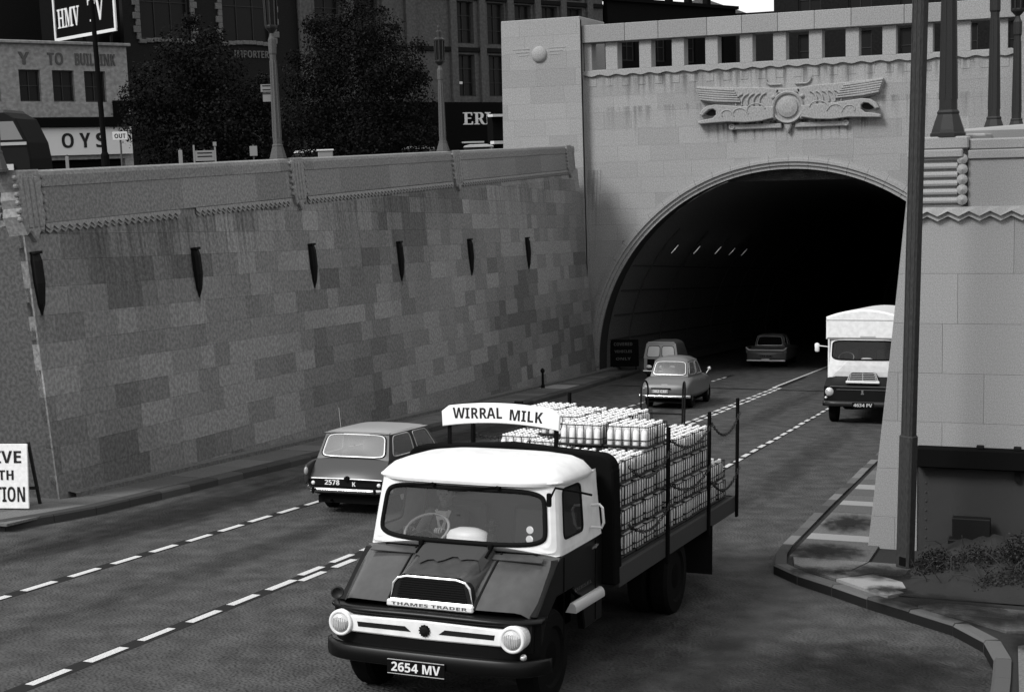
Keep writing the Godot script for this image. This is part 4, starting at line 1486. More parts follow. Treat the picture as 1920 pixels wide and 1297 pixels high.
	box(st, Vector3(16.5, 17.9, 0), Vector3(3.0, 0.8, 4))
	part("roof", st, M.grey_stone, h)

# ---------------------------------------------------------------- lamps and poles
func lamp_post(m: Material, label: String, at: Vector3, group: String, scale := 1.0) -> void:
	var l := thing("lamp_post", label, "lamp post", at, Basis.from_scale(Vector3(0.82 if scale < 1.0 else 1.0, 1.0 if scale > 0.93 else scale, 0.82 if scale < 1.0 else 1.0)), group)
	var st := mb()
	lathe(st, [Vector2(0.245, 0), Vector2(0.245, 0.05), Vector2(0.23, 0.06), Vector2(0.22, 0.1), Vector2(0.165, 0.26), Vector2(0.15, 0.30), Vector2(0.155, 0.33), Vector2(0.135, 0.36)], 8, Vector3.ZERO, Basis(), 0.5)
	part("base", st, m, l)
	st = mb()
	lathe(st, [Vector2(0.125, 0.36), Vector2(0.09, 2.3), Vector2(0.092, 2.38), Vector2(0.11, 2.42), Vector2(0.11, 2.72), Vector2(0.07, 2.80), Vector2(0.05, 2.88)], 8, Vector3.ZERO, Basis(), 0.5)
	for k in 8:
		var a := TAU * (k + 0.5) / 8
		bar(st, Vector3(cos(a) * 0.118, 0.5, sin(a) * 0.118), Vector3(cos(a) * 0.088, 2.25, sin(a) * 0.088), 0.022, 0.022)
	part("shaft", st, m, l)
	st = mb()
	lathe(st, [Vector2(0.05, 2.86), Vector2(0.17, 2.98), Vector2(0.18, 3.02), Vector2(0.15, 3.05)], 8, Vector3.ZERO, Basis(), 0.5)
	lathe(st, [Vector2(0.19, 3.68), Vector2(0.2, 3.72), Vector2(0.11, 3.80), Vector2(0.10, 3.98), Vector2(0.05, 4.03), Vector2(0.045, 4.12), Vector2(0.02, 4.2), Vector2(0.0, 4.22)], 8, Vector3.ZERO, Basis(), 0.5)
	for k in 8:
		var a := TAU * (k + 0.5) / 8
		bar(st, Vector3(cos(a) * 0.165, 3.03, sin(a) * 0.165), Vector3(cos(a) * 0.18, 3.7, sin(a) * 0.18), 0.03, 0.03)
	part("lantern_frame", st, M.bronze, l)
	st = mb()
	lathe(st, [Vector2(0.145, 3.04), Vector2(0.165, 3.69)], 8, Vector3.ZERO, Basis(), 0.5)
	part("lantern_glass", st, M.window_dark, l)

func lamps_and_poles() -> void:
	lamp_post(M.pale_post, "pale lamp post on the left wall, cut by the left edge of the photo", Vector3(-16.62, 3.95, -19.5), "lamp posts on the left wall", 0.94)
	lamp_post(M.pale_post, "pale lamp post with small plates hung on it, between the two trees", Vector3(-16.97, 4.0, -29.4), "lamp posts on the left wall", 0.94)
	lamp_post(M.pale_post, "pale lamp post on the left wall whose whole dark lantern shows, nearest the tunnel tower", Vector3(-17.3, 4.08, -39.7), "lamp posts on the left wall", 0.88)
	lamp_post(M.bronze, "largest of the dark fluted lamp posts, on the right wall beside the steel pole", Vector3(-1.47, 4.01, -20.45), "dark lamp posts on the right wall")
	lamp_post(M.bronze, "middle one of the dark fluted lamp posts on the right wall", Vector3(-1.32, 4.03, -30.5), "dark lamp posts on the right wall")
	lamp_post(M.bronze, "dark fluted lamp post on the right wall at the very right edge of the photo", Vector3(-1.13, 4.06, -38.5), "dark lamp posts on the right wall")
	# square steel column at the corner of the pavement
	var base := Vector3(-1.865, -1.6, -18.95)
	var p := thing("steel_pole", "tall square grey steel pole standing at the pavement corner before the right wall", "pole", base, Basis(Vector3(0, 0, 1), -0.022) * Basis(Vector3.UP, -0.55))
	var st := mb()
	box(st, Vector3(0, 4.6, 0), Vector3(0.175, 9.2, 0.135), 0.022)
	part("shaft", st, M.steel_pole, p)
	st = mb()
	box(st, Vector3(0, 0.9, 0), Vector3(0.205, 1.8, 0.165), 0.025)
	part("lower_casing", st, M.steel_pole, p)
	st = mb()
	box(st, Vector3(-0.108, 0.85, 0.0), Vector3(0.01, 0.85, 0.07))
	box(st, Vector3(0.02, 0.12, 0.086), Vector3(0.1, 0.11, 0.012))
	part("hatch", st, M.black_dull, p)
	st = mb()
	for k in 3: box(st, Vector3(-0.06 + k * 0.06, 4.8, 0.068), Vector3(0.014, 6.0, 0.01))
	part("ribs", st, M.steel_pole, p)
	# thin dark pole in the street
	var tp := thing("thin_pole", "thin dark pole rising in front of the pale shop building", "pole", Vector3(-26.25, 2.9, -35.5), Basis(Vector3(0, 0, 1), 0.02))
	st = mb()
	lathe(st, [Vector2(0.13, 0), Vector2(0.12, 1.4), Vector2(0.08, 1.5), Vector2(0.055, 9.0)], 10)
	part("shaft", st, M.black_dull, tp)
	st = mb()
	lathe(st, [Vector2(0.17, 0), Vector2(0.17, 0.25), Vector2(0.13, 0.3)], 10)
	part("foot", st, M.black_dull, tp)

# ---------------------------------------------------------------- small things of the street
func post_sign(called: String, label: String, cat: String, at: Vector3, words: String, w: float, h: float, top: float, m: Material) -> Node3D:
	var s := thing(called, label, cat, at, Basis(Vector3.UP, 0.55))
	var st := mb()
	tube(st, [Vector3(0, 0, -0.03), Vector3(0, top + 0.05, -0.03)], 0.03, 8)
	part("post", st, M.pale_post, s)
	st = mb()
	box(st, Vector3(0, top - h / 2, 0.01), Vector3(w, h, 0.03), 0.006)
	part("plate", st, m, s)
	if words != "": lettering(s, "lettering", words, M.ink, h * 0.55, w * 0.75, Transform3D(Basis(), Vector3(0, top - h / 2, 0.026)), 0.006)
	return s

func street_things() -> void:
	var white := mat(0.5, 0.7)
	var grey := mat(0.2, 0.8)
	# board by the roadside, left
	var a := thing("warning_board", "white folding board with black capitals standing on the left pavement, cut by the photo's edge", "sign", Vector3(-16.27, road_y(-18.6) + 0.14, -18.6), Basis(Vector3.UP, 0.22))
	var st := mb()
	var lean := Basis(Vector3.RIGHT, -0.10)
	box(st, Vector3(0, 0.56, 0.06), Vector3(1.04, 1.06, 0.03), 0.006, lean)
	part("board", st, M.sign_white, a)
	st = mb()
	for s in [-0.51, 0.51]: box(st, Vector3(s, 0.56, -0.16), Vector3(0.05, 1.12, 0.03), 0.0, Basis(Vector3.RIGHT, 0.22))
	box(st, Vector3(0, 0.3, -0.2), Vector3(1.1, 0.05, 0.02))
	part("back_leg", st, M.wood_dark, a)
	for q in [["DRIVE", 0.88, 0.84, 0.20], ["WITH", 0.585, 0.56, 0.16], ["CAUTION", 0.27, 0.94, 0.25]]:
		var lx := -0.01
		lettering(a, "lettering", q[0], M.ink, q[3], q[2], Transform3D(lean, Vector3(lx, q[1], 0.080 + (0.56 - q[1]) * 0.10)), 0.004)
	# iron bollard on the left pavement near the mouth
	var b := thing("bollard", "small dark iron bollard at the kerb of the left pavement near the tunnel", "bollard", Vector3(-16.46, road_y(-45.5) + 0.14, -45.5))
	st = mb()
	lathe(st, [Vector2(0.07, 0), Vector2(0.065, 0.1), Vector2(0.045, 0.14), Vector2(0.04, 0.52), Vector2(0.075, 0.56), Vector2(0.075, 0.62), Vector2(0.03, 0.68), Vector2(0, 0.69)], 10)
	part("post", st, M.iron, b)
	# plates on the second lamp post
	var s := thing("street_plate", "pair of small pale plates hung from the lamp post between the trees", "sign", Vector3(-17.25, 5.35, -29.55), Basis(Vector3.UP, 0.5))
	st = mb()
	box(st, Vector3(-0.02, 0.30, 0), Vector3(0.26, 0.17, 0.02)); part("upper_plate", st, grey, s)
	st = mb()
	box(st, Vector3(0.0, 0.09, 0), Vector3(0.22, 0.2, 0.02)); part("lower_plate", st, grey, s)
	for k in 3:
		st = mb()
		box(st, Vector3(-0.02, 0.35 - k * 0.09, 0.012), Vector3(0.18, 0.025, 0.004)); part("text_line", st, M.ink, s)
	st = mb()
	box(st, Vector3(0.16, 0.2, -0.01), Vector3(0.14, 0.03, 0.02)); part("arm", st, M.iron, s)
	# OUT sign and other posts beyond the wall
	post_sign("exit_sign", "small white sign reading OUT on a thin post before the pale shop", "sign", Vector3(-28.2, 2.9, -38.95), "OUT", 0.46, 0.26, 2.15, white)
	post_sign("marker_post", "short pale post standing near the coach, beyond the left wall", "post", Vector3(-29.15, 2.9, -37.45), "", 0.10, 0.4, 1.42, grey)
	post_sign("marker_post", "short pale post standing under the left-hand tree", "post", Vector3(-25.85, 2.9, -38.75), "", 0.12, 0.45, 1.5, grey)
	post_sign("marker_post", "pale square plate on a short post left of the lamp post with plates", "post", Vector3(-26.34, 2.9, -43.96), "", 0.26, 0.34, 1.6, grey)
	var nb := post_sign("street_notice", "grey notice board between two posts under the left-hand tree", "notice board", Vector3(-27.9, 2.9, -43.3), "", 0.66, 0.36, 1.5, grey)
	st = mb()
	for q in [-0.36, 0.36]: box(st, Vector3(q, 0.85, 0), Vector3(0.06, 1.7, 0.06))
	box(st, Vector3(0.36, 1.72, 0), Vector3(0.12, 0.14, 0.1))
	part("side_posts", st, grey, nb)
	for k in 2:
		st = mb()
		box(st, Vector3(0, 1.42 - k * 0.12, 0.03), Vector3(0.5, 0.04, 0.006)); part("text_line", st, M.ink, nb)
	var bx := thing("control_box", "pale street cabinet just beyond the left wall, right of the lamp post with plates", "cabinet", Vector3(-21.6, 2.9, -40.35), Basis(Vector3.UP, 0.5))
	st = mb()
	box(st, Vector3(0, 0.66, 0), Vector3(0.46, 1.32, 0.3), 0.02)
	part("body", st, grey, bx)
	st = mb()
	box(st, Vector3(0, 1.35, 0), Vector3(0.52, 0.05, 0.36), 0.01)
	part("lid", st, white, bx)
	# coach at the left edge
	coach()
	# parked cars whose roofs show over the wall
	parked_car("pale roofed car parked between the trees and the grey stone building", Vector3(-29.3, 2.9, -53.8), 1.12, white, 1.75)
	parked_car("pale car parked by the stone building, left of the lamp post with the lantern", Vector3(-26.0, 2.9, -57.0), 0.2, grey, 1.0)
	parked_car("dark car with a pale roof parked right of the lamp post with the lantern", Vector3(-23.6, 2.9, -58.0), 0.3, white, 1.0)
	# shop canopies seen beside the tower
	var cn := thing("shop_canopy", "two pale canopy edges over dark shop doors just left of the tower", "canopy", Vector3(-28.1, 2.9, -70.6), Basis(Vector3.UP, 0.9))
	st = mb()
	box(st, Vector3(1.3, 3.02, 0), Vector3(2.4, 0.13, 0.5)); box(st, Vector3(1.3, 1.62, 0.1), Vector3(2.4, 0.16, 0.4))
	part("edge", st, white, cn)
	st = mb()
	box(st, Vector3(1.4, 1.5, -0.5), Vector3(2.1, 3.0, 0.6)); box(st, Vector3(0.2, 0.8, 0.06), Vector3(0.1, 1.6, 0.1))
	part("shop_door", st, M.black_dull, cn)
	# meter cabinet on the right
	var mc := thing("cabinet", "black stepped cabinet against the dark lower panel of the right wall", "cabinet", Vector3(-1.10, -1.95, -20.06))
	st = mb()
	box(st, Vector3(0, 0.45, -0.06), Vector3(0.5, 0.68, 0.16), 0.01)
	part("upper_box", st, M.black, mc)
	st = mb()
	box(st, Vector3(0, 0.25, -0.02), Vector3(0.6, 0.5, 0.2), 0.012)
	part("lower_box", st, M.black, mc)

func coach() -> void:
	# side on, nose to the right
	var n := Vector3(-32.25, 2.9, -39.55)
	var dx := Vector3(0.935, 0, -0.355)
	var c := thing("coach", "dark coach with pale waist line and slanting windscreen at the far left", "coach", n, Basis(dx, Vector3.UP, dx.cross(Vector3.UP)))
	var sec := func(z: float, i: float) -> PackedVector3Array:
		return PackedVector3Array([Vector3(-7.5, 0.45, z), Vector3(0.0 - i, 0.45, z), Vector3(-0.0 - i, 1.4, z), Vector3(-0.08 - i, 1.95, z), Vector3(-0.42 - i, 2.75, z), Vector3(-0.75 - i, 2.95, z * 0.98), Vector3(-7.5, 3.0, z * 0.98)])
	var st := mb()
	loft(st, [sec.call(0.0, 0.05), sec.call(-0.1, 0.0), sec.call(-2.2, 0.0), sec.call(-2.3, 0.05)])
	part("body", st, mat(0.010, 0.8), c)
	st = mb()
	box(st, Vector3(-4.1, 2.95, -1.15), Vector3(6.7, 0.22, 2.1), 0.1)
	part("roof", st, mat(0.05, 0.8), c)
	st = mb()
	box(st, Vector3(-3.9, 1.92, 0.02), Vector3(7.6, 0.10, 0.04))
	part("waist_line", st, mat(0.3, 0.6), c)
	var pale := mat(0.17, 0.7)
	st = mb()
	prism(st, PackedVector2Array([Vector2(-1.15, 2.05), Vector2(-0.22, 2.05), Vector2(-0.5, 2.66), Vector2(-1.15, 2.66)]), -0.02, 0.012)
	part("cab_window", st, pale, c)
	for k in 3:
		st = mb()
		prism(st, rect(-2.9 - k * 1.45, 2.05, -1.6 - k * 1.45, 2.66), -0.02, 0.012)
		var w := part("side_window", st, pale, c)
		st = mb()
		box(st, Vector3(-2.25 - k * 1.45, 2.4, 0.02), Vector3(1.2, 0.05, 0.02))
		part("window_bar", st, M.black, w)
	st = mb()
	box(st, Vector3(-0.85, 1.15, 0.05), Vector3(0.55, 0.2, 0.03))
	part("side_plate", st, mat(0.4, 0.6), c)
	for x in [-1.6, -6.0]:
		st = mb()
		lathe(st, [Vector2(0.45, -0.12), Vector2(0.48, 0), Vector2(0.45, 0.12)], 20, Vector3(x, 0.48, -0.1), Basis(Vector3.RIGHT, PI / 2))
		part("wheel", st, M.tyre, c)

func parked_car(label: String, at: Vector3, turn: float, roof: Material, s: float) -> void:
	var c := thing("parked_car", label, "car", at, Basis(Vector3.UP, turn), "cars parked in the street behind the wall")
	var st := mb(true)
	var body := []
	for q in [[-1.9, 0.6, 0.45, 0.75], [-1.7, 0.74, 0.3, 0.85], [-0.6, 0.78, 0.25, 0.92], [1.0, 0.78, 0.25, 0.92], [1.75, 0.72, 0.3, 0.86], [1.95, 0.6, 0.45, 0.74]]:
		body.append(section(q[0], q[1], q[2], q[3], 4.0))
	loft(st, body)
	part("body", st, M.car_dark, c)
	st = mb(true)
	loft(st, [plan(0.9, 0.0, 1.25, 0.74), plan(1.2, 0.0, 1.0, 0.68), plan(1.36, 0.0, 0.85, 0.6)])
	part("windows", st, M.window_dark, c)
	st = mb(true)
	loft(st, [plan(1.36, 0.0, 0.88, 0.63), plan(1.43, 0.0, 0.8, 0.58), plan(1.48, 0.0, 0.45, 0.35)])
	part("roof", st, roof, c)
	for q in [[-0.7, -1.2], [0.7, -1.2], [-0.7, 1.25], [0.7, 1.25]]:
		wheel(c, Vector3(q[0], 0.3, q[1]), 0.3, 0.16)

# cross-section of a body at z: half width, bottom, top
func section(z: float, hw: float, y0: float, y1: float, e := 4.0, n := 28) -> PackedVector3Array:
	var o := PackedVector3Array()
	for q in ellipse(0, (y0 + y1) / 2, hw, (y1 - y0) / 2, n, e): o.append(Vector3(q.x, q.y, z))
	return o

# level outline at height y, centred on z
func plan(y: float, z: float, hl: float, hw: float, e := 5.0, n := 28) -> PackedVector3Array:
	var o := PackedVector3Array()
	for q in ellipse(0, 0, hw, hl, n, e): o.append(Vector3(q.x, y, z - q.y))
	return o

func wheel(parent: Node, at: Vector3, r: float, w: float, hub: Material = null) -> void:
	var side := 1.0 if at.x > 0 else -1.0
	var st := mb()
	var bs := Basis(Vector3(0, 0, 1), -PI / 2 * side)
	lathe(st, [Vector2(r * 0.6, -w / 2), Vector2(r * 0.93, -w / 2), Vector2(r, -w * 0.33), Vector2(r, w * 0.33), Vector2(r * 0.93, w / 2), Vector2(r * 0.66, w * 0.52), Vector2(r * 0.6, w * 0.4)], 26, at, bs)
	var o := part("wheel", st, M.tyre, parent)
	st = mb()
	lathe(st, [Vector2(r * 0.6, w * 0.36), Vector2(r * 0.45, w * 0.30), Vector2(r * 0.3, w * 0.42), Vector2(r * 0.12, w * 0.46), Vector2(0.0, w * 0.47)], 20, at, bs)
	part("hub", st, hub if hub else M.car_dark, o)

# ---------------------------------------------------------------- trees, shrub
func crown_of(parent: Node, called: String, blobs: Array, leaves: int, leaf: float, m: Material, m2: Material, seed: int) -> void:
	rng.seed = seed
	var tuft := FastNoiseLite.new(); tuft.seed = seed; tuft.frequency = 0.7
	var total := 0.0
	for b in blobs: total += b[3] * b[3]
	var sts := [mb(), mb()]
	for b in blobs:
		var n := int(leaves * b[3] * b[3] / total)
		for i in n:
			var d := Vector3(rng.randfn(), rng.randfn() * 0.9, rng.randfn()).normalized()
			var rr: float = b[3] * pow(rng.randf(), 0.28) * rng.randf_range(0.82, 1.12) * (1.0 + 0.28 * tuft.get_noise_3d(d.x * 3.0 + b[0] * 5.0, d.y * 3.0 + b[1] * 5.0, d.z * 3.0))
			var p := Vector3(b[0], b[1], b[2]) + d * rr * Vector3(1, 0.85, 1)
			var nrm := (d + Vector3(rng.randfn(), rng.randfn() + 0.6, rng.randfn()) * 0.6).normalized()
			var u := nrm.cross(Vector3(rng.randfn(), rng.randfn(), rng.randfn())).normalized()
			var v := nrm.cross(u)
			var s: float = leaf * rng.randf_range(0.6, 1.4)
			var st: SurfaceTool = sts[0] if rng.randf() < 0.75 else sts[1]
			tri(st, p - u * s * 0.5, p + v * s * 0.35, p + u * s * 0.5)
			tri(st, p - u * s * 0.5, p + u * s * 0.5, p - v * s * 0.35)
	var me: ArrayMesh = null
	for k in 2:
		sts[k].generate_normals()
		me = sts[k].commit(me) if me else sts[k].commit()
		me.surface_set_material(me.get_surface_count() - 1, [m, m2][k])
	var o := MeshInstance3D.new()
	o.name = called
	o.mesh = me
	parent.add_child(o, true)

func tree(label: String, at: Vector3, blobs: Array, leaves: int, seed: int) -> void:
	var t := thing("street_tree", label, "tree", at, Basis(), "trees in the street beyond the left wall")
	rng.seed = seed * 3
	var more := blobs.duplicate()
	for k in 26:
		var q: Array = blobs[rng.randi() % blobs.size()]
		var d: Vector3 = Vector3(rng.randfn(), rng.randfn() + 0.35, rng.randfn()).normalized() * q[3] * rng.randf_range(0.9, 1.12)
		more.append([q[0] + d.x, q[1] + d.y * 0.9, q[2] + d.z, rng.randf_range(0.22, 0.48)])
	crown_of(t, "crown", more, leaves * 3, 0.105, M.leaf, M.leaf_light, seed)
	var st := mb()
	lathe(st, [Vector2(0.24, 0), Vector2(0.17, 0.4), Vector2(0.14, 1.6), Vector2(0.10, 2.6)], 9)
	for b in blobs:
		if b[3] > 1.0: tube(st, [Vector3(0, 1.5, 0), Vector3(b[0] * 0.5, lerpf(1.7, b[1], 0.6), b[2] * 0.5), Vector3(b[0], b[1], b[2])], 0.06, 5)
	part("trunk", st, M.bark, t)

func trees_and_shrub() -> void:
	tree("dark round-headed tree in front of the pale shop building", Vector3(-29.6, 2.9, -45.4), [[-0.6, 3.6, 0.6, 1.6], [0.6, 4.4, 0, 1.5], [-0.2, 5.0, 0, 1.25], [1.0, 3.0, -0.3, 1.5], [-1.2, 2.5, 0.8, 1.3], [1.6, 2.0, -0.8, 1.4], [0.2, 1.9, 0.3, 1.6], [-1.5, 3.4, 1.0, 0.9], [2.0, 3.3, -0.9, 0.9], [-0.6, 1.2, 0.4, 1.3], [1.3, 0.9, -0.6, 1.2]], 11000, 4)
	tree("larger dark tree in front of the grey stone building", Vector3(-26.8, 2.9, -52.9), [[-0.4, 5.2, 0.2, 1.7], [0.7, 6.0, -0.3, 1.3], [-1.0, 6.2, 0.4, 1.0], [1.3, 4.6, -0.6, 1.5], [-1.5, 4.3, 0.6, 1.4], [0, 3.6, 0, 1.9], [1.7, 3.2, -0.8, 1.4], [-1.7, 2.8, 0.9, 1.4], [0.4, 2.0, 0, 1.8], [2.1, 1.8, -1.0, 1.3], [-1.3, 1.4, 0.6, 1.3], [2.2, 4.2, -1.0, 0.7], [0.2, 7.0, 0, 0.7]], 13000, 8)
	# heap of earth and creeper at the foot of the right wall
	var s := thing("shrub", "dark straggling shrub on an earth heap beside the foot of the steel pole", "shrub", Vector3(-1.0, -1.6, -18.4))
	var st := mb(true)
	var f := FastNoiseLite.new(); f.seed = 3; f.frequency = 1.1
	sheet(st, func(u: float, v: float) -> Vector3:
		var x := lerpf(-0.85, 2.6, u); var z := lerpf(1.15, -1.7, v)
		var e := clampf(minf(minf(u * 5.0, (1 - u) * 8.0), v * 3.0), 0, 1)
		return Vector3(x, GRADE * z + 0.06 + e * (0.12 + 0.16 * v + 0.14 * f.get_noise_2d(x * 1.5, z * 1.5)), z), 36, 26)
	part("earth_heap", st, M.soil, s)
	crown_of(s, "foliage", [[-0.35, 0.10, 0.0, 0.36], [0.1, 0.16, -0.3, 0.36], [0.45, 0.10, 0.35, 0.36], [0.9, 0.14, -0.2, 0.42], [0.6, 0.3, -0.6, 0.3], [1.3, 0.2, -0.5, 0.4], [-0.45, 0.1, -0.5, 0.26], [1.6, 0.12, 0.2, 0.4], [0.2, 0.05, 0.6, 0.26]], 24000, 0.03, M.leaf_shrub, M.leaf_shrub_light, 14)
	rng.seed = 44
	st = mb()
	for k in 60:
		var a := Vector3(rng.randf_range(-0.6, 1.8), rng.randf_range(0.0, 0.2), rng.randf_range(-0.8, 0.7))
		var pts := [a]
		var d := Vector3(rng.randfn() * 0.5, 1.0, rng.randfn() * 0.5 + 0.2).normalized()
		for q in 4:
			pts.append(pts[q] + d * 0.13)
			d = (d + Vector3(rng.randfn(), rng.randfn() - 0.5, rng.randfn()) * 0.35).normalized()
		tube(st, pts, 0.006, 4)
	part("stems", st, M.leaf_shrub_light, s)

# ---------------------------------------------------------------- vehicles
func road_basis(turn := 0.0) -> Basis:
	return Basis(Vector3.UP, turn) * Basis(Vector3.RIGHT, -atan(GRADE))

# upper cab of the lorry: plan wraps from one side round the front to the other
func cab_point(s: float, h: float) -> Vector3:
	var k := clampf((h - 1.34) / 0.66, 0.0, 1.0)
	var hw := lerpf(1.0, 0.93, k)
	var wf := lerpf(0.74, 0.86, k)
	var bow := 0.11
	var r := 0.14
	var a := absf(s)
	var sg := signf(s)
	var back := 2.12
	if a <= 1.0: return Vector3(s * (hw - r), h, -(wf + bow * s * s))
	if a <= 1.4:
		var q := (a - 1.0) / 0.4 * PI / 2
		return Vector3(sg * (hw - r + r * sin(q)), h, -(wf + bow + r * (1 - cos(q))))
	return Vector3(sg * hw, h, -(wf + bow + r + (a - 1.4) * (back - wf - bow - r)))

func lorry() -> void:
	var t := thing("milk_lorry", "black, grey and white forward control flatbed lorry with a milk sign over its cab", "lorry", Vector3(-5.42, -1.03, -11.3), road_basis(-0.02))
	var st := mb()
	# --- white upper cab
	frame_patch(st, cab_point, Rect2(-1.32, 1.36, 2.64, 0.68), Rect2(-1.04, 1.455, 2.08, 0.50), 64, 6.0)
	part("windscreen_surround", st, M.white, t)
	for s in [-1.0, 1.0]:
		st = mb()
		var fn := func(a: float, h: float) -> Vector3: return cab_point(a * s, h)
		frame_patch(st, fn, Rect2(1.30, 1.36, 0.9, 0.68), Rect2(1.42, 1.50, 0.50, 0.46), 48, 9.0)
		# back strip of the cab side
		sheet(st, func(u: float, v: float) -> Vector3: return fn.call(lerpf(2.19, 2.4, u), lerpf(1.36, 2.04, v)), 3, 4)
		var side := part("door_frame", st, M.white, t)
		st = mb(true)
		pane_patch(st, fn, Rect2(1.42, 1.50, 0.50, 0.46), 32, 9.0)
		part("side_pane", st, M.glass_dark, side)
		st = mb()
		tube(st, seal_path(fn, Rect2(1.42, 1.50, 0.50, 0.46), 32, 9.0), 0.012, 6, true)
		part("seal", st, M.rubber, side)
	st = mb(true)
	pane_patch(st, cab_point, Rect2(-1.04, 1.455, 2.08, 0.50), 64, 6.0)
	part("windscreen", st, M.windscreen, t)
	st = mb(true)
	tube(st, seal_path(cab_point, Rect2(-1.04, 1.455, 2.08, 0.50), 64, 6.0, 0.995), 0.024, 8, true)
	part("windscreen_seal", st, M.rubber, t)
	# roof
	st = mb(true)
	var rings := []
	for q in [[2.00, 1.0, 0.0], [2.02, 1.025, -0.02], [2.05, 1.02, -0.01], [2.085, 0.985, 0.03], [2.135, 0.93, 0.10], [2.175, 0.82, 0.22], [2.198, 0.6, 0.40], [2.205, 0.3, 0.55]]:
		var ring := PackedVector3Array()
		for p in ellipse(0, 0, 0.955 * q[1], 1, 48, 5.0):
			var zf: float = -(0.82 + q[2] + 0.10 * pow(absf(p.x), 2.0))
			var zb := -2.16 + float(q[2]) * 0.3
			ring.append(Vector3(p.x, q[0], lerpf(zb, zf, p.y * 0.5 + 0.5)))
		rings.append(ring)
	loft(st, rings)
	part("roof", st, M.white, t)
	st = mb()
	var gut := []
	for k in 41: gut.append(cab_point(lerpf(-2.3, 2.3, k / 40.0), 2.03) * Vector3(1.012, 1, 1) + Vector3(0, 0, 0.012))
	tube(st, gut, 0.014, 6)
	part("gutter", st, M.offwhite, t)
	# back of cab and inside
	st = mb()
	box(st, Vector3(0, 1.45, -2.13), Vector3(1.86, 1.1, 0.04))
	part("back_panel", st, M.inside, t)
	st = mb()
	box(st, Vector3(-0.45, 1.02, -1.6), Vector3(0.55, 0.16, 0.5), 0.05); box(st, Vector3(-0.45, 1.36, -1.9), Vector3(0.55, 0.6, 0.14), 0.05, Basis(Vector3.RIGHT, -0.15))
	box(st, Vector3(0.5, 1.02, -1.6), Vector3(0.75, 0.16, 0.5), 0.05); box(st, Vector3(0.5, 1.36, -1.9), Vector3(0.75, 0.6, 0.14), 0.05, Basis(Vector3.RIGHT, -0.15))
	part("seats", st, M.seat, t)
	st = mb()
	box(st, Vector3(0, 1.34, -0.98), Vector3(1.66, 0.1, 0.3), 0.04)
	box(st, Vector3(0.05, 1.1, -1.3), Vector3(0.6, 0.4, 0.8), 0.08)
	part("dashboard", st, M.black_dull, t)
	st = mb(true)
	lathe(st, [Vector2(0.23, -0.03), Vector2(0.225, 0.04), Vector2(0.19, 0.085), Vector2(0.1, 0.115), Vector2(0.0, 0.12)], 24, Vector3(0.02, 1.44, -1.0), Basis.from_scale(Vector3(1, 1, 0.5)))
	part("dash_cover", st, M.white, t)
	st = mb()
	lathe(st, [Vector2(0.06, 0), Vector2(0.05, 0.1), Vector2(0.02, 0.11), Vector2(0.035, 0.14), Vector2(0.03, 0.18), Vector2(0.075, 0.185), Vector2(0.075, 0.195), Vector2(0.03, 0.2), Vector2(0.025, 0.24), Vector2(0, 0.245)], 12, Vector3(0.30, 1.42, -0.93))
	part("dash_figure", st, M.black, t)
	st = mb()
	for q in [[0.72, 1.60], [0.715, 1.515]]:
		lathe(st, [Vector2(0.036, 0), Vector2(0.036, 0.004), Vector2(0, 0.005)], 16, cab_point(q[0] / 0.85, q[1]) + Vector3(0, 0, -0.012), Basis(Vector3.RIGHT, PI / 2))
	part("disc_stickers", st, M.plate_white, t)
	# steering wheel
	st = mb()
	var wb := Basis(Vector3.RIGHT, 0.62)
	var wc := Vector3(-0.48, 1.48, -1.12)
	var rim := []
	for k in 28: rim.append(wc + wb * Vector3(0.225 * cos(TAU * k / 28), 0, 0.225 * sin(TAU * k / 28)))
	tube(st, rim, 0.015, 8, true)
	var wheel_o := part("steering_wheel", st, mat(0.3, 0.4), t)
	st = mb()
	for k in 3: tube(st, [wc, wc + wb * Vector3(0.22 * cos(TAU * k / 3 + 0.5), 0, 0.22 * sin(TAU * k / 3 + 0.5))], 0.01, 6)
	tube(st, [wc, wc + wb * Vector3(0, -0.5, 0)], 0.025, 8)
	part("column", st, M.black, wheel_o)
	# wipers along the head of the screen
	for q in [[-0.30, -0.62], [0.42, 0.06]]:
		st = mb()
		var a := cab_point(q[0] / 0.85, 1.985) + Vector3(0, 0, 0.03)
		var b := cab_point(q[1] / 0.85, 1.955) + Vector3(0, 0, 0.03)
		tube(st, [a, b], 0.009, 6)
		bar(st, b.lerp(a, -0.5), b.lerp(a, 0.55), 0.012, 0.02)
		lathe(st, [Vector2(0.022, 0), Vector2(0.02, 0.04), Vector2(0, 0.045)], 10, a - Vector3(0, 0, 0.02), Basis(Vector3.RIGHT, PI / 2))
		part("wiper", st, M.black_dull, t)
	st = mb()
	for q in [[-0.05, 0.14], [0.17, 0.34], [-0.86, -0.66]]:
		var a := cab_point(q[0] / 0.85, 1.965) + Vector3(0, 0, -0.05); var b := cab_point(q[1] / 0.85, 1.965) + Vector3(0, 0, -0.05)
		bar(st, a, b, 0.02, 0.014)
	part("sun_visor_edge", st, M.plate_white, t)
	# --- grey bonnet and wings
	st = mb(true)
	var wing_pt := func(u: float, v: float) -> Vector3:
		# u across -1..1, v from the front lip to the screen
		var x := u * lerpf(0.985, 1.0, v)
		var z := lerpf(-0.17, -0.80 - 0.09 * u * u, v) - 0.05 * u * u * (1 - v)
		var h := lerpf(0.97, 1.37, pow(v, 0.86))
		var e := clampf((absf(u) - 0.84) / 0.16, 0, 1)
		h -= e * e * (0.10 * (1 - v) + 0.015)
		z -= e * e * 0.10 * (1 - v)
		return Vector3(x, h, z)
	sheet(st, func(u: float, v: float) -> Vector3: return wing_pt.call(u * 2 - 1, v), 36, 10)
	part("bonnet_wings", st, M.grey_paint, t)
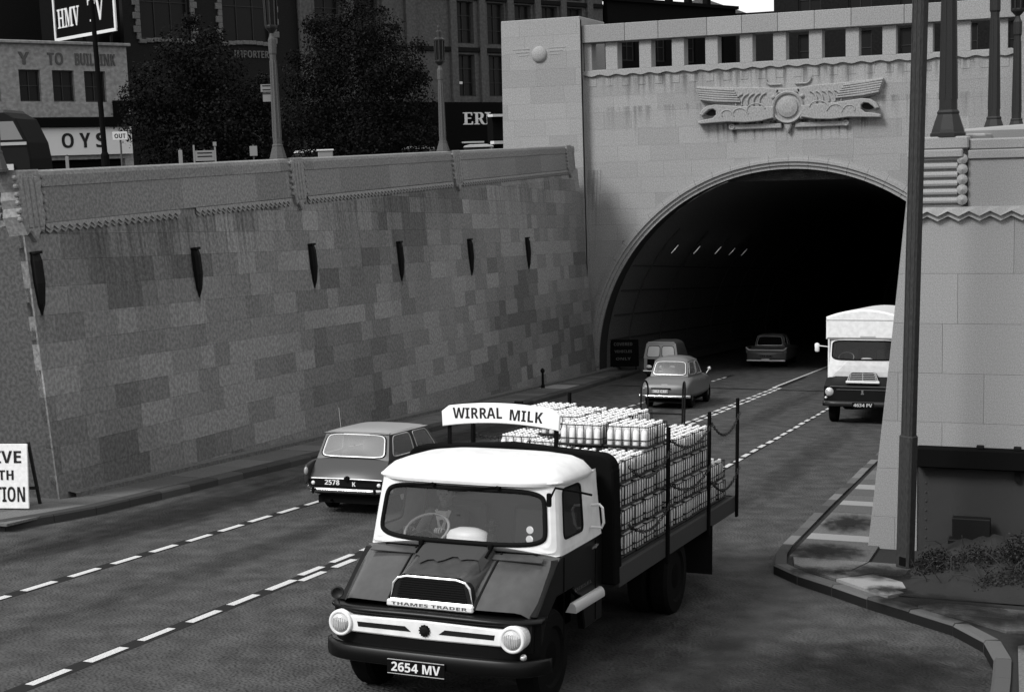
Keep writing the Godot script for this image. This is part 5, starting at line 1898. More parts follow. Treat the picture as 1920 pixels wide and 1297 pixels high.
	# cheeks: black cab sides below the window band
	for s in [-1.0, 1.0]:
		st = mb()
		var out := PackedVector2Array([Vector2(0.33, 0.88), Vector2(0.28, 0.93), Vector2(0.42, 1.02), Vector2(0.62, 1.18), Vector2(0.83, 1.335), Vector2(0.98, 1.365), Vector2(2.14, 1.39), Vector2(2.14, 0.52), Vector2(1.62, 0.52), Vector2(1.5, 0.86), Vector2(1.26, 1.0), Vector2(0.82, 1.0), Vector2(0.55, 0.84), Vector2(0.42, 0.62), Vector2(0.2, 0.62), Vector2(0.2, 0.88)])
		var xf := Transform3D(Basis(Vector3(0, 0, -1), Vector3.UP, Vector3(1, 0, 0)), Vector3(0, 0, 0))
		if s > 0: prism(st, out, 0.93, 1.0, 0.015, xf)
		else: prism(st, out, -0.93, -1.0, -0.0, xf)
		var ch := part("cab_side", st, M.black_paint, t)
		st = mb()
		box(st, Vector3(s * 1.003, 0.95, -1.0), Vector3(0.006, 0.78, 0.008)); box(st, Vector3(s * 1.003, 0.95, -1.92), Vector3(0.006, 0.8, 0.008))
		part("door_edge", st, M.black_dull, ch)
		st = mb()
		bar(st, Vector3(s * 1.03, 1.30, -1.72), Vector3(s * 1.03, 1.31, -1.9), 0.018, 0.022); box(st, Vector3(s * 1.015, 1.30, -1.86), Vector3(0.03, 0.04, 0.03))
		part("handle", st, M.chrome, ch)
	# cowl ledges below the screen
	for s in [-1.0, 1.0]:
		st = mb()
		box(st, Vector3(s * 0.64, 1.345, -0.74), Vector3(0.5, 0.01, 0.07), 0.0, Basis(Vector3.RIGHT, 0.5))
		part("cowl_vent", st, M.grey_paint, t)
	# central hump with the air intake
	st = mb(true)
	var hump := func(u: float, v: float) -> Vector3:
		var hwid := lerpf(0.40, 0.42, v)
		var z := lerpf(-0.215, -0.80, v)
		var crown := lerpf(1.24, 1.415, v)
		var e := clampf((absf(u) - 0.72) / 0.28, 0, 1)
		return Vector3(u * hwid, lerpf(crown, lerpf(0.97, 1.34, v), e * e), z)
	sheet(st, func(u: float, v: float) -> Vector3: return hump.call(u * 2 - 1, v), 28, 8)
	part("bonnet_hump", st, M.grey_paint, t)
	for s in [-1.0, 1.0]:
		st = mb()
		var gap := []
		for k in 9: gap.append(wing_pt.call(s * 0.445, k / 8.0) + Vector3(0, 0.002, 0.004))
		tube(st, gap, 0.011, 5)
		part("bonnet_gap", st, M.black, t)
	# muff: a torn dark canvas flap lying over the hump
	st = mb()
	rng.seed = 5
	var flap := []
	for i in 15:
		var u := lerpf(-0.92, 0.92, i / 14.0)
		var lo := 0.52 + 0.10 * sin(i * 1.7) * rng.randf() + rng.randf() * 0.06
		if i > 2 and i < 7: lo -= 0.14
		flap.append([hump.call(u, 0.985) + Vector3(0, 0.02, 0.01), hump.call(u, lerpf(0.985, lo, 0.5)) + Vector3(0, 0.018, 0.008), hump.call(u, lo) + Vector3(0, 0.014, 0.012)])
	for i in 14:
		for k in 2: quad(st, flap[i][k + 1], flap[i + 1][k + 1], flap[i + 1][k], flap[i][k])
	part("canvas_muff", st, mat(0.05, 0.95), t)
	st = mb()
	for s in [-1.0, 1.0]:
		tube(st, [hump.call(s * 0.86, 0.72) + Vector3(0, 0.02, 0), hump.call(s * 0.86, 1.0) + Vector3(0, 0.05, -0.01), Vector3(s * 0.36, 1.44, -0.75)], 0.016, 6)
		box(st, Vector3(s * 0.36, 1.435, -0.742), Vector3(0.05, 0.05, 0.04), 0.01)
	part("muff_straps", st, M.black_dull, t)
	# intake: black mesh, bright rim, name bar
	st = mb()
	var mouth := PackedVector2Array([Vector2(-0.415, 1.0), Vector2(0.415, 1.0), Vector2(0.385, 1.15), Vector2(0.34, 1.20), Vector2(0.25, 1.222), Vector2(-0.25, 1.222), Vector2(-0.34, 1.20), Vector2(-0.385, 1.15)])
	prism(st, mouth, -0.3, -0.205)
	var intake := part("intake_grille", st, M.black, t)
	st = mb()
	for k in 9: box(st, Vector3(0, 1.018 + k * 0.022, -0.198), Vector3(0.72 - k * 0.012, 0.006, 0.012))
	part("intake_mesh", st, M.iron, intake)
	st = mb()
	var rimp := []
	for q in mouth: rimp.append(Vector3(q.x, q.y, -0.2))
	tube(st, rimp, 0.011, 6, true)
	part("intake_rim", st, M.alu, intake)
	st = mb()
	box(st, Vector3(0.0, 0.972, -0.175), Vector3(0.87, 0.062, 0.05), 0.012)
	var nb := part("name_bar", st, M.plate_white, t)
	lettering(nb, "lettering", "THAMES TRADER", mat(0.06, 0.5), 0.028, 0.76, Transform3D(Basis(), Vector3(0, 0.973, -0.149)), 0.003)
	# --- lower front
	st = mb(true)
	var lip := []
	for k in 25:
		var u := k / 12.0 - 1.0
		var z := -0.06 - 0.20 * pow(absf(u), 6.0)
		lip.append(PackedVector3Array([Vector3(u * 1.06, 0.935 - 0.02 * u * u, z - 0.16), Vector3(u * 1.06, 0.93 - 0.02 * u * u, z - 0.02), Vector3(u * 1.06, 0.91 - 0.02 * u * u, z + 0.015), Vector3(u * 1.06, 0.87, z), Vector3(u * 1.05, 0.86, z - 0.16)]))
	loft(st, lip)
	part("front_lip", st, M.black_paint, t)
	st = mb(true)
	sheet(st, func(u: float, v: float) -> Vector3:
		var x := (u * 2 - 1)
		return Vector3(x * 1.04, lerpf(0.56, 0.9, v), -0.085 - 0.22 * pow(absf(x), 6.0)), 30, 3)
	part("front_panel", st, M.black_paint, t)
	# white panel with two slots and round headlamp ends
	st = mb()
	var pan := PackedVector2Array()
	for k in 13:
		var a := PI / 2 + PI * k / 12.0
		pan.append(Vector2(-0.86 + 0.118 * cos(a), 0.765 + 0.118 * sin(a)))
	pan.append(Vector2(-0.78, 0.69)); pan.append(Vector2(0.0, 0.68)); pan.append(Vector2(0.78, 0.69))
	for k in 13:
		var a := -PI / 2 + PI * k / 12.0
		pan.append(Vector2(0.86 + 0.118 * cos(a), 0.765 + 0.118 * sin(a)))
	pan.append(Vector2(0.76, 0.84)); pan.append(Vector2(0.0, 0.855)); pan.append(Vector2(-0.76, 0.84))
	prism(st, pan, -0.2, -0.062, 0.012)
	var white_panel := part("lamp_panel", st, M.white, t)
	for s in [-1.0, 1.0]:
		st = mb()
		var sl := PackedVector2Array([Vector2(s * 0.14, 0.745), Vector2(s * 0.68, 0.745), Vector2(s * 0.69, 0.79), Vector2(s * 0.2, 0.79)])
		prism(st, sl, -0.1, -0.058, 0.0)
		part("slot", st, M.black, white_panel)
		st = mb(true)
		lathe(st, [Vector2(0.122, -0.02), Vector2(0.122, 0.012), Vector2(0.112, 0.026), Vector2(0.092, 0.024), Vector2(0.088, 0.008)], 32, Vector3(s * 0.86, 0.765, -0.062), Basis(Vector3.RIGHT, PI / 2))
		part("lamp_ring", st, M.white, t)
		st = mb(true)
		lathe(st, [Vector2(0.09, 0.0), Vector2(0.085, 0.02), Vector2(0.06, 0.034), Vector2(0.03, 0.041), Vector2(0.0, 0.043)], 28, Vector3(s * 0.86, 0.765, -0.052), Basis(Vector3.RIGHT, PI / 2))
		var hl := part("headlamp", st, M.lens, t)
		st = mb()
		for k in 7: box(st, Vector3(s * 0.86 - 0.06 + k * 0.02, 0.765, -0.018 + 0.012 * (1 - absf(k - 3) / 3.0)), Vector3(0.003, 0.13 - absf(k - 3) * 0.014, 0.006))
		part("lens_ribs", st, M.alu, hl)
	st = mb()
	lathe(st, [Vector2(0.048, 0), Vector2(0.044, 0.02), Vector2(0.02, 0.03), Vector2(0, 0.03)], 16, Vector3(0, 0.768, -0.064), Basis(Vector3.RIGHT, PI / 2))
	var bad := part("badge", st, M.iron, white_panel)
	st = mb()
	for k in 12:
		var a := TAU * k / 12
		box(st, Vector3(0.047 * cos(a), 0.768 + 0.047 * sin(a), -0.055), Vector3(0.014, 0.014, 0.02))
	part("cog_teeth", st, M.black_dull, bad)
	# small side lamp low on the right, horn-like lamp on the left wing
	st = mb(true)
	lathe(st, [Vector2(0.03, 0), Vector2(0.03, 0.02), Vector2(0.015, 0.04), Vector2(0, 0.042)], 14, Vector3(0.94, 0.60, -0.13), Basis(Vector3.RIGHT, PI / 2))
	part("side_lamp", st, M.lens, t)
	st = mb(true)
	lathe(st, [Vector2(0.0, -0.07), Vector2(0.045, -0.06), Vector2(0.062, 0.0), Vector2(0.058, 0.03), Vector2(0.05, 0.035), Vector2(0.04, 0.02), Vector2(0, 0.015)], 18, Vector3(-0.93, 1.03, -0.12), Basis(Vector3.UP, 0.5) * Basis(Vector3.RIGHT, PI / 2))
	tube(st, [Vector3(-0.93, 0.92, -0.14), Vector3(-0.93, 1.0, -0.14)], 0.015, 8)
	part("wing_lamp", st, M.bronze, t)
	# bumper
	st = mb(true)
	var bm := []
	for k in 33:
		var u := k / 16.0 - 1.0
		var z := -0.02 - 0.05 * u * u - 0.22 * pow(absf(u), 10.0)
		var hh := 0.075 * (1.0 - 0.12 * pow(absf(u), 12.0))
		bm.append(PackedVector3Array([Vector3(u * 1.125, 0.495 + hh, z - 0.07), Vector3(u * 1.125, 0.495 + hh, z - 0.01), Vector3(u * 1.125, 0.495 + hh * 0.8, z + 0.008), Vector3(u * 1.125, 0.495 - hh * 0.8, z + 0.008), Vector3(u * 1.125, 0.495 - hh, z - 0.01), Vector3(u * 1.125, 0.495 - hh, z - 0.07)]))
	loft(st, bm)
	part("bumper", st, M.black_paint, t)
	# plate
	st = mb()
	box(st, Vector3(-0.06, 0.43, 0.0), Vector3(0.58, 0.135, 0.012), 0.003)
	var pl := part("number_plate", st, M.black_dull, t)
	lettering(pl, "lettering", "2654 MV", M.plate_white, 0.085, 0.49, Transform3D(Basis(), Vector3(-0.06, 0.43, 0.007)), 0.003)
	st = mb()
	for q in [0.366, 0.494]: box(st, Vector3(-0.06, q, 0.006), Vector3(0.57, 0.006, 0.004))
	part("plate_edge", st, M.alu, pl)
	# bright step tread by the front wheel
	st = mb()
	var sx := 1.02
	var r0 := PackedVector3Array(); var r1 := PackedVector3Array()
	for k in 9:
		var a := -0.3 + 2.1 * k / 8.0
		r0.append(Vector3(sx + 0.05 * cos(a), 0.80 + 0.075 * sin(a), -1.16)); r1.append(Vector3(sx + 0.05 * cos(a), 0.79 + 0.075 * sin(a), -2.02))
	r0.append(Vector3(sx - 0.06, 0.78, -1.16)); r1.append(Vector3(sx - 0.06, 0.77, -2.02))
	loft(st, [r0, r1])
	part("step_tread", st, mat(0.6, 0.35, 0.4), t)
	lettering(t, "lettering", "DIESEL", mat(0.05, 0.5), 0.035, 0.5, Transform3D(Basis(Vector3.UP, PI / 2), Vector3(1.006, 0.965, -1.55)), 0.003)
	# grab handle loop, mirror arm, trafficator cable
	st = mb()
	tube(st, [Vector3(1.0, 1.72, -1.78), Vector3(1.09, 1.73, -1.78), Vector3(1.12, 1.70, -1.78), Vector3(1.13, 1.55, -1.79), Vector3(1.11, 1.50, -1.79), Vector3(1.0, 1.50, -1.79)], 0.014, 8)
	part("grab_handle", st, M.white, t)
	st = mb()
	tube(st, [Vector3(0.92, 1.92, -0.85), Vector3(0.98, 2.02, -0.82), Vector3(1.12, 1.98, -0.95), Vector3(1.24, 1.93, -1.1)], 0.011, 6)
	box(st, Vector3(0.91, 1.90, -0.84), Vector3(0.05, 0.13, 0.03), 0.012)
	part("mirror_arm", st, M.black_dull, t)
	# the cab sits a touch to the near side of the body
	for ch in t.get_children(): ch.position.x += 0.07
	# --- headboard of the body, sign over it
	st = mb()
	var hb := PackedVector2Array()
	for q in [[1.19, 0.84], [1.16, 2.0]]: hb.append(Vector2(q[0], q[1]))
	for k in 7:
		var a := PI / 2 * k / 6.0
		hb.append(Vector2(0.98 + 0.17 * cos(a), 2.02 + 0.15 * sin(a)))
	hb.append(Vector2(0.0, 2.235))
	for k in 7:
		var a := PI / 2 + PI / 2 * k / 6.0
		hb.append(Vector2(-0.98 + 0.17 * cos(a), 2.02 + 0.15 * sin(a)))
	hb.append(Vector2(-1.16, 2.0)); hb.append(Vector2(-1.19, 0.84))
	prism(st, hb, -2.42, -2.20, 0.02)
	poly_back(st, hb, -2.42)
	part("headboard", st, M.black_dull, t)
	st = mb()
	var sp := PackedVector2Array()
	var n := 16
	for k in n + 1:
		var u := k / float(n) * 2 - 1
		sp.append(Vector2(-0.11 + u * 0.66, 2.415 - 0.055 * u * u + 0.02))
	for k in n + 1:
		var u := 1 - k / float(n) * 2
		var rr := 0.05 * maxf(0, (absf(u) - 0.93) / 0.07)
		sp.append(Vector2(-0.11 + u * 0.67, 2.625 - 0.055 * u * u + 0.02 - rr))
	prism(st, sp, -2.30, -2.265, 0.008)
	poly_back(st, sp, -2.30)
	var sg := part("name_sign", st, M.sign_white, t)
	lettering(sg, "lettering", "WIRRAL", M.ink, 0.115, 0.565, Transform3D(Basis(Vector3(0, 0, 1), 0.03), Vector3(-0.365, 2.535, -2.263)), 0.003, true)
	lettering(sg, "lettering", "MILK", M.ink, 0.115, 0.37, Transform3D(Basis(Vector3(0, 0, 1), -0.06), Vector3(0.19, 2.52, -2.263)), 0.003, true)
	for x in [-0.71, 0.50]:
		st = mb()
		box(st, Vector3(x, 2.3, -2.32), Vector3(0.035, 0.5, 0.03))
		part("sign_post", st, M.black_dull, t)
	st = mb()
	box(st, Vector3(0.08, 2.655, -2.33), Vector3(0.09, 0.03, 0.03))
	part("sign_bracket", st, M.black_dull, t)
	# --- flat body
	for k in 9:
		st = mb()
		box(st, Vector3(-1.05 + k * 0.2625, 0.97, -4.92), Vector3(0.255, 0.04, 5.1), 0.004)
		part("floor_plank", st, M.wood_dark, t)
	for s in [-1.0, 1.0]:
		st = mb()
		box(st, Vector3(s * 1.165, 0.895, -4.92), Vector3(0.05, 0.21, 5.14), 0.006)
		part("side_raves", st, mat(0.045, 0.7), t)
		for q in [[-4.08, 2.27], [-5.95, 2.28], [-7.48, 2.33]]:
			st = mb()
			box(st, Vector3(s * 1.205, (q[1] + 0.72) / 2, q[0]), Vector3(0.035, q[1] - 0.72, 0.075), 0.006)
			part("stake", st, M.black_dull, t)
	st = mb()
	box(st, Vector3(0, 0.895, -7.5), Vector3(2.36, 0.21, 0.05))
	part("tail_rave", st, M.wood_dark, t)
	# chains slung between the stakes
	for s in [-1.0, 1.0]:
		for q in [[-2.5, -4.08, 2.02, 0.2], [-4.08, -5.95, 2.12, 0.16], [-5.95, -7.48, 2.14, 0.22], [-2.5, -4.08, 1.42, 0.18], [-4.08, -5.95, 1.62, 0.16], [-5.95, -7.48, 1.4, 0.2]]:
			st = mb()
			var links := 26
			for k in links:
				var u := (k + 0.5) / links
				var p := Vector3(s * 1.235, q[2] - q[3] * 4 * u * (1 - u), lerpf(q[0], q[1], u))
				var d := Vector3(0, -q[3] * 4 * (1 - 2 * u), q[1] - q[0]).normalized()
				var side := Vector3(s, 0, 0) if k % 2 else d.cross(Vector3(s, 0, 0))
				var ring := []
				for j in 6:
					var a := TAU * j / 6
					ring.append(p + d * cos(a) * 0.042 + side * sin(a) * 0.019)
				tube(st, ring, 0.006, 4, true)
			part("chain", st, M.chain, t)
	# chassis, wheels
	st = mb()
	for s in [-1.0, 1.0]: box(st, Vector3(s * 0.42, 0.72, -3.9), Vector3(0.09, 0.22, 6.6))
	box(st, Vector3(0, 0.75, -1.2), Vector3(1.6, 0.5, 1.5)); box(st, Vector3(0, 0.5, -4.75), Vector3(1.6, 0.14, 0.14)); box(st, Vector3(0, 0.42, -0.85), Vector3(1.5, 0.1, 0.12))
	for k in 6: box(st, Vector3(0, 0.86, -2.7 - k * 0.9), Vector3(2.2, 0.1, 0.1))
	box(st, Vector3(-0.8, 0.62, -3.0), Vector3(0.45, 0.4, 0.8), 0.08)
	part("chassis", st, M.black_dull, t)
	for s in [-1.0, 1.0]:
		wheel(t, Vector3(s * 0.86 + 0.05, 0.43, -0.85), 0.44, 0.22, M.black_dull)
		wheel(t, Vector3(s * 1.02, 0.44, -4.75), 0.46, 0.22, M.black_dull)
		wheel(t, Vector3(s * 0.76, 0.44, -4.75), 0.46, 0.22, M.black_dull)
		st = mb()
		box(st, Vector3(s * 0.98, 0.52, -6.05), Vector3(0.5, 0.62, 0.02))
		part("mud_flap", st, M.rubber, t)
	driver(t)

func driver(lorry_root: Node3D) -> void:
	# a seated man at the wheel: one continuous body, grown round a skeleton
	var base: Transform3D = lorry_root.transform * Transform3D(Basis(), Vector3(-0.46, 1.10, -1.62))
	var p := thing("person", "driver in a dark jacket and open white collar at the lorry's wheel, behind the windscreen", "person", base.origin, base.basis)
	# local axes: z forward, y up, origin at the seat
	var b := []
	var hip := Vector3(0, 0.05, -0.05); var chest := Vector3(0, 0.36, -0.10); var neck := Vector3(0, 0.50, -0.09)
	b.append([hip, chest, 0.15, 0.155]); b.append([Vector3(-0.12, 0.40, -0.1), Vector3(0.12, 0.40, -0.1), 0.10, 0.10]); b.append([chest, neck, 0.12, 0.07])
	var rimc := Vector3(-0.02, 0.38, 0.50)
	for s in [-1.0, 1.0]:
		var sh := Vector3(s * 0.19, 0.43, -0.10); var el := Vector3(s * 0.27, 0.20, 0.12); var wr := Vector3(s * 0.17 - 0.02, 0.33, 0.33)
		b.append([sh, el, 0.062, 0.05]); b.append([el, wr, 0.048, 0.034])
		b.append([Vector3(s * 0.1, 0.05, 0.0), Vector3(s * 0.15, 0.07, 0.42), 0.09, 0.065]); b.append([Vector3(s * 0.15, 0.07, 0.42), Vector3(s * 0.14, -0.34, 0.5), 0.062, 0.045])
	var st := mb(true)
	nets(st, b, Vector3(-0.42, -0.42, -0.32), Vector3(0.42, 0.56, 0.62), 0.026, 0.05)
	part("body", st, M.jacket, p)
	# head, turned a little to his left
	var hb := Basis(Vector3.UP, 0.15)
	var hc := Vector3(0, 0.66, -0.06)
	var h := []
	for q in [[Vector3(0, 0.03, -0.015), Vector3(0, 0.0, 0.0), 0.088, 0.08], [Vector3(0, -0.05, 0.03), Vector3(0, -0.08, 0.04), 0.06, 0.045], [Vector3(0, -0.08, -0.01), Vector3(0, -0.17, -0.03), 0.055, 0.058], [Vector3(0, 0.005, 0.085), Vector3(0, -0.03, 0.103), 0.012, 0.017], [Vector3(-0.035, 0.022, 0.075), Vector3(0.035, 0.022, 0.075), 0.014, 0.014], [Vector3(-0.022, -0.062, 0.083), Vector3(0.022, -0.062, 0.083), 0.011, 0.011], [Vector3(-0.088, 0.015, -0.01), Vector3(-0.09, -0.025, -0.005), 0.014, 0.009], [Vector3(0.088, 0.015, -0.01), Vector3(0.09, -0.025, -0.005), 0.014, 0.009]]:
		h.append([hc + hb * q[0], hc + hb * q[1], q[2], q[3]])
	st = mb(true)
	nets(st, h, hc + Vector3(-0.13, -0.2, -0.13), hc + Vector3(0.13, 0.14, 0.14), 0.009, 0.018)
	var head := part("head", st, M.skin, p)
	st = mb(true)
	for s in [-1.0, 1.0]:
		lathe(st, [Vector2(0.0, -0.011), Vector2(0.009, -0.007), Vector2(0.011, 0), Vector2(0.009, 0.007), Vector2(0, 0.011)], 10, hc + hb * Vector3(s * 0.033, 0.005, 0.079))
	part("eyes", st, M.ink, head)
	var hr := []
	for q in [[Vector3(0, 0.065, -0.03), Vector3(0, 0.06, 0.01), 0.08, 0.072], [Vector3(-0.06, 0.04, -0.04), Vector3(0.06, 0.04, -0.04), 0.045, 0.045], [Vector3(0, -0.02, -0.07), Vector3(0, 0.04, -0.06), 0.05, 0.06]]:
		hr.append([hc + hb * q[0], hc + hb * q[1], q[2], q[3]])
	st = mb(true)
	nets(st, hr, hc + Vector3(-0.13, -0.1, -0.15), hc + Vector3(0.13, 0.17, 0.12), 0.011, 0.02)
	part("hair", st, M.hair, head)
	# white shirt showing in a V
	st = mb()
	prism(st, PackedVector2Array([Vector2(0, 0.27), Vector2(0.055, 0.49), Vector2(-0.055, 0.49)]), -0.02, 0.075, 0.01, Transform3D(Basis(Vector3.RIGHT, -0.12), Vector3(0, 0, 0.02)))
	for s in [-1.0, 1.0]: bar(st, Vector3(0, 0.27, 0.075), Vector3(s * 0.075, 0.50, 0.01), 0.02, 0.03)
	part("shirt", st, M.shirt, p)
	# hands round the rim
	for s in [-1.0, 1.0]:
		var w := Vector3(s * 0.17 - 0.02, 0.33, 0.33)
		var g := w + Vector3(s * 0.01, 0.035, 0.08)
		var hd := [[w, w + Vector3(0, 0.02, 0.05), 0.03, 0.036], [w + Vector3(-0.025, 0.03, 0.055), w + Vector3(0.03, 0.03, 0.055), 0.022, 0.022]]
		for k in 4:
			var a := w + Vector3(-0.036 + k * 0.023, 0.035, 0.07)
			var l: float = [0.85, 1.0, 0.95, 0.75][k]
			var m1 := a + Vector3(0, 0.022, 0.035) * l; var m2 := m1 + Vector3(0, -0.012, 0.03) * l; var m3 := m2 + Vector3(0, -0.026, 0.004) * l
			hd.append([a, m1, 0.0095, 0.009]); hd.append([m1, m2, 0.009, 0.0085]); hd.append([m2, m3, 0.0085, 0.0075])
		var tb := w + Vector3(-s * 0.03, 0.02, 0.035)
		hd.append([tb, tb + Vector3(-s * 0.025, 0.01, 0.035), 0.012, 0.0105]); hd.append([tb + Vector3(-s * 0.025, 0.01, 0.035), tb + Vector3(-s * 0.02, 0.0, 0.065), 0.0105, 0.009])
		st = mb(true)
		nets(st, hd, w + Vector3(-0.08, -0.04, -0.04), w + Vector3(0.08, 0.1, 0.17), 0.006, 0.006)
		part("hand", st, M.skin, p)

# surface nets round tapered capsules joined by a smooth minimum
func nets(st: SurfaceTool, bones: Array, lo: Vector3, hi: Vector3, cell: float, blend: float) -> void:
	var nx := int((hi.x - lo.x) / cell) + 2; var ny := int((hi.y - lo.y) / cell) + 2; var nz := int((hi.z - lo.z) / cell) + 2
	var val := PackedFloat32Array(); val.resize(nx * ny * nz)
	val.fill(9.0)
	for bn in bones:
		var a: Vector3 = bn[0]; var b: Vector3 = bn[1]; var ra: float = bn[2]; var rb: float = bn[3]
		var m := maxf(ra, rb) + blend + cell * 2
		var i0 := (a.min(b) - Vector3(m, m, m) - lo) / cell; var i1 := (a.max(b) + Vector3(m, m, m) - lo) / cell
		var ab := b - a; var ll := maxf(ab.length_squared(), 1e-9)
		for z in range(maxi(0, int(i0.z)), mini(nz, int(i1.z) + 1)):
			for y in range(maxi(0, int(i0.y)), mini(ny, int(i1.y) + 1)):
				for x in range(maxi(0, int(i0.x)), mini(nx, int(i1.x) + 1)):
					var p := lo + Vector3(x, y, z) * cell
					var t := clampf((p - a).dot(ab) / ll, 0, 1)
					var d := p.distance_to(a + ab * t) - lerpf(ra, rb, t)
					var i := x + nx * (y + ny * z)
					var o := val[i]
					var h := clampf(0.5 + 0.5 * (o - d) / blend, 0, 1)
					val[i] = lerpf(o, d, h) - blend * h * (1 - h)
	var vert := {}
	for z in nz - 1:
		for y in ny - 1:
			for x in nx - 1:
				var neg := 0
				var sum := Vector3.ZERO; var cnt := 0
				var v := []
				for k in 8:
					var q := val[(x + (k & 1)) + nx * ((y + ((k >> 1) & 1)) + ny * (z + (k >> 2)))]
					v.append(q)
					if q < 0: neg += 1
				if neg == 0 or neg == 8: continue
				for e in [[0, 1], [2, 3], [4, 5], [6, 7], [0, 2], [1, 3], [4, 6], [5, 7], [0, 4], [1, 5], [2, 6], [3, 7]]:
					var va: float = v[e[0]]; var vb: float = v[e[1]]
					if (va < 0) != (vb < 0):
						var t := va / (va - vb)
						var pa := Vector3(e[0] & 1, (e[0] >> 1) & 1, e[0] >> 2); var pb := Vector3(e[1] & 1, (e[1] >> 1) & 1, e[1] >> 2)
						sum += pa.lerp(pb, t); cnt += 1
				vert[x + nx * (y + ny * z)] = lo + (Vector3(x, y, z) + sum / cnt) * cell
	var sx := 1; var sy := nx; var sz := nx * ny
	for z in range(1, nz - 1):
		for y in range(1, ny - 1):
			for x in range(1, nx - 1):
				var i := x + nx * (y + ny * z)
				var a := val[i] < 0
				for ax in 3:
					var j: int = i + [sx, sy, sz][ax]
					if a == (val[j] < 0): continue
					var u: int = [sy, sz, sx][ax]; var w: int = [sz, sx, sy][ax]
					if vert.has(i) and vert.has(i - u) and vert.has(i - w) and vert.has(i - u - w):
						if a: quad(st, vert[i], vert[i - u], vert[i - u - w], vert[i - w])
						else: quad(st, vert[i], vert[i - w], vert[i - u - w], vert[i - u])

# ---------------------------------------------------------------- the load
func milk_cargo() -> void:
	var root := Transform3D(road_basis(-0.02), Vector3(-5.42, -1.03, -11.3))
	var cw := 0.53; var cd := 0.40; var ch := 0.266
	var tiers := [[3, 3, 3, 3, 3, 4, 4, 5, 5, 4, 4, 3], [3, 3, 3, 3, 4, 5, 5, 5, 4, 4, 3, 0], [4, 4, 4, 5, 5, 5, 5, 5, 4, 4, 0, 0], [4, 4, 4, 5, 5, 4, 4, 4, 4, 4, 2, 2]]
	# shared shapes
	var st := mb()
	var hx := cw / 2 - 0.012; var hz := cd / 2 - 0.010
	for y in [0.014, 0.085, 0.235]:
		tube(st, [Vector3(-hx, y, -hz), Vector3(hx, y, -hz), Vector3(hx, y, hz), Vector3(-hx, y, hz)], 0.006 if y > 0.02 else 0.016, 4, true)
	for k in 6:
		var x := lerpf(-hx, hx, k / 5.0)
		for z in [-hz, hz]: bar(st, Vector3(x, 0.01, z), Vector3(x, 0.235, z), 0.008, 0.008)
		bar(st, Vector3(x, 0.014, -hz), Vector3(x, 0.014, hz), 0.008, 0.008)
	for k in 5:
		var z := lerpf(-hz, hz, k / 4.0)
		for x in [-hx, hx]: bar(st, Vector3(x, 0.01, z), Vector3(x, 0.235, z), 0.008, 0.008)
		bar(st, Vector3(-hx, 0.016, z), Vector3(hx, 0.016, z), 0.008, 0.008)
	var crate_mesh := mesh_of(st)
	st = mb(true)
	lathe(st, [Vector2(0.038, 0.0), Vector2(0.0435, 0.008), Vector2(0.0435, 0.135), Vector2(0.039, 0.16), Vector2(0.024, 0.195), Vector2(0.020, 0.215), Vector2(0.022, 0.222), Vector2(0.022, 0.236), Vector2(0.0, 0.238)], 10)
	var bottle_mesh := mesh_of(st)
	var proto: Node3D = null
	var tn := ["bottom", "second", "third", "fourth", "topmost"]
	var rn := ["first", "second", "third", "fourth", "fifth", "sixth", "seventh", "eighth", "ninth", "tenth", "eleventh", "last"]
	var cn := ["far outer line", "far inner line", "near inner line", "near outer line"]
	var rest: Array[Transform3D] = []
	var singles := []
	rng.seed = 90
	for c in 4:
		for r in 12:
			for k in tiers[c][r]:
				var top: bool = k == tiers[c][r] - 1
				var exposed: bool = top or c == 3 or c == 0 or (r > 0 and tiers[c][r - 1] <= k) or (r < 11 and tiers[c][r + 1] <= k)
				if not exposed: continue
				var local := Transform3D(Basis(Vector3.UP, rng.randf_range(-0.03, 0.03)), Vector3((c - 1.5) * 0.545 + rng.randf_range(-0.008, 0.008) , 0.995 + k * ch, -2.66 - r * 0.41 + rng.randf_range(-0.006, 0.006)))
				var xf := root * local
				var lab := "wire milk crate in the %s tier, %s from the cab, %s" % [tn[k], rn[r], cn[c]]
				var o: Node3D
				if proto == null:
					o = thing("milk_crate", lab, "crate", xf.origin, xf.basis, "wire crates stacked on the lorry")
					part_mesh("wire_frame", crate_mesh, M.wire, o)
					proto = o
				else:
					o = proto.duplicate()
					o.name = numbered("milk_crate")
					add_child(o)
					o.transform = xf
					tag(o, lab, "crate", "wire crates stacked on the lorry")
				for i in 5:
					for j in 4:
						if rng.randf() < 0.035: continue
						var bx := xf * Transform3D(Basis(Vector3.UP, rng.randf() * TAU), Vector3((i - 2) * 0.0985 + rng.randf_range(-0.003, 0.003), 0.019, (j - 1.5) * 0.093 + rng.randf_range(-0.003, 0.003)))
						var front: bool = j == 3 and (c >= 2 and r == 3 and k == 4)
						if ((c == 3 and i == 4) or front) and singles.size() < 240: singles.append(bx)
						elif top and k == 4 and c >= 1 and (i + j) % 3 == 0 and singles.size() < 290: singles.append(bx)
						else: rest.append(bx)
	for bx in singles:
		var o := MeshInstance3D.new()
		o.name = numbered("milk_bottle")
		o.mesh = bottle_mesh
		o.material_override = M.milk
		add_child(o)
		o.transform = bx
		tag(o, "full white milk bottle standing in one of the lorry's wire crates", "milk bottle", "milk bottles in the crates")
	var mm := MultiMesh.new()
	mm.transform_format = MultiMesh.TRANSFORM_3D
	mm.mesh = bottle_mesh
	mm.instance_count = rest.size()
	for i in rest.size(): mm.set_instance_transform(i, rest[i])
	var mi := MultiMeshInstance3D.new()
	mi.name = "milk_bottles"
	mi.multimesh = mm
	mi.material_override = M.milk
	add_child(mi)
	tag(mi, "the many other white milk bottles filling the crates on the lorry", "milk bottles", "", "stuff")
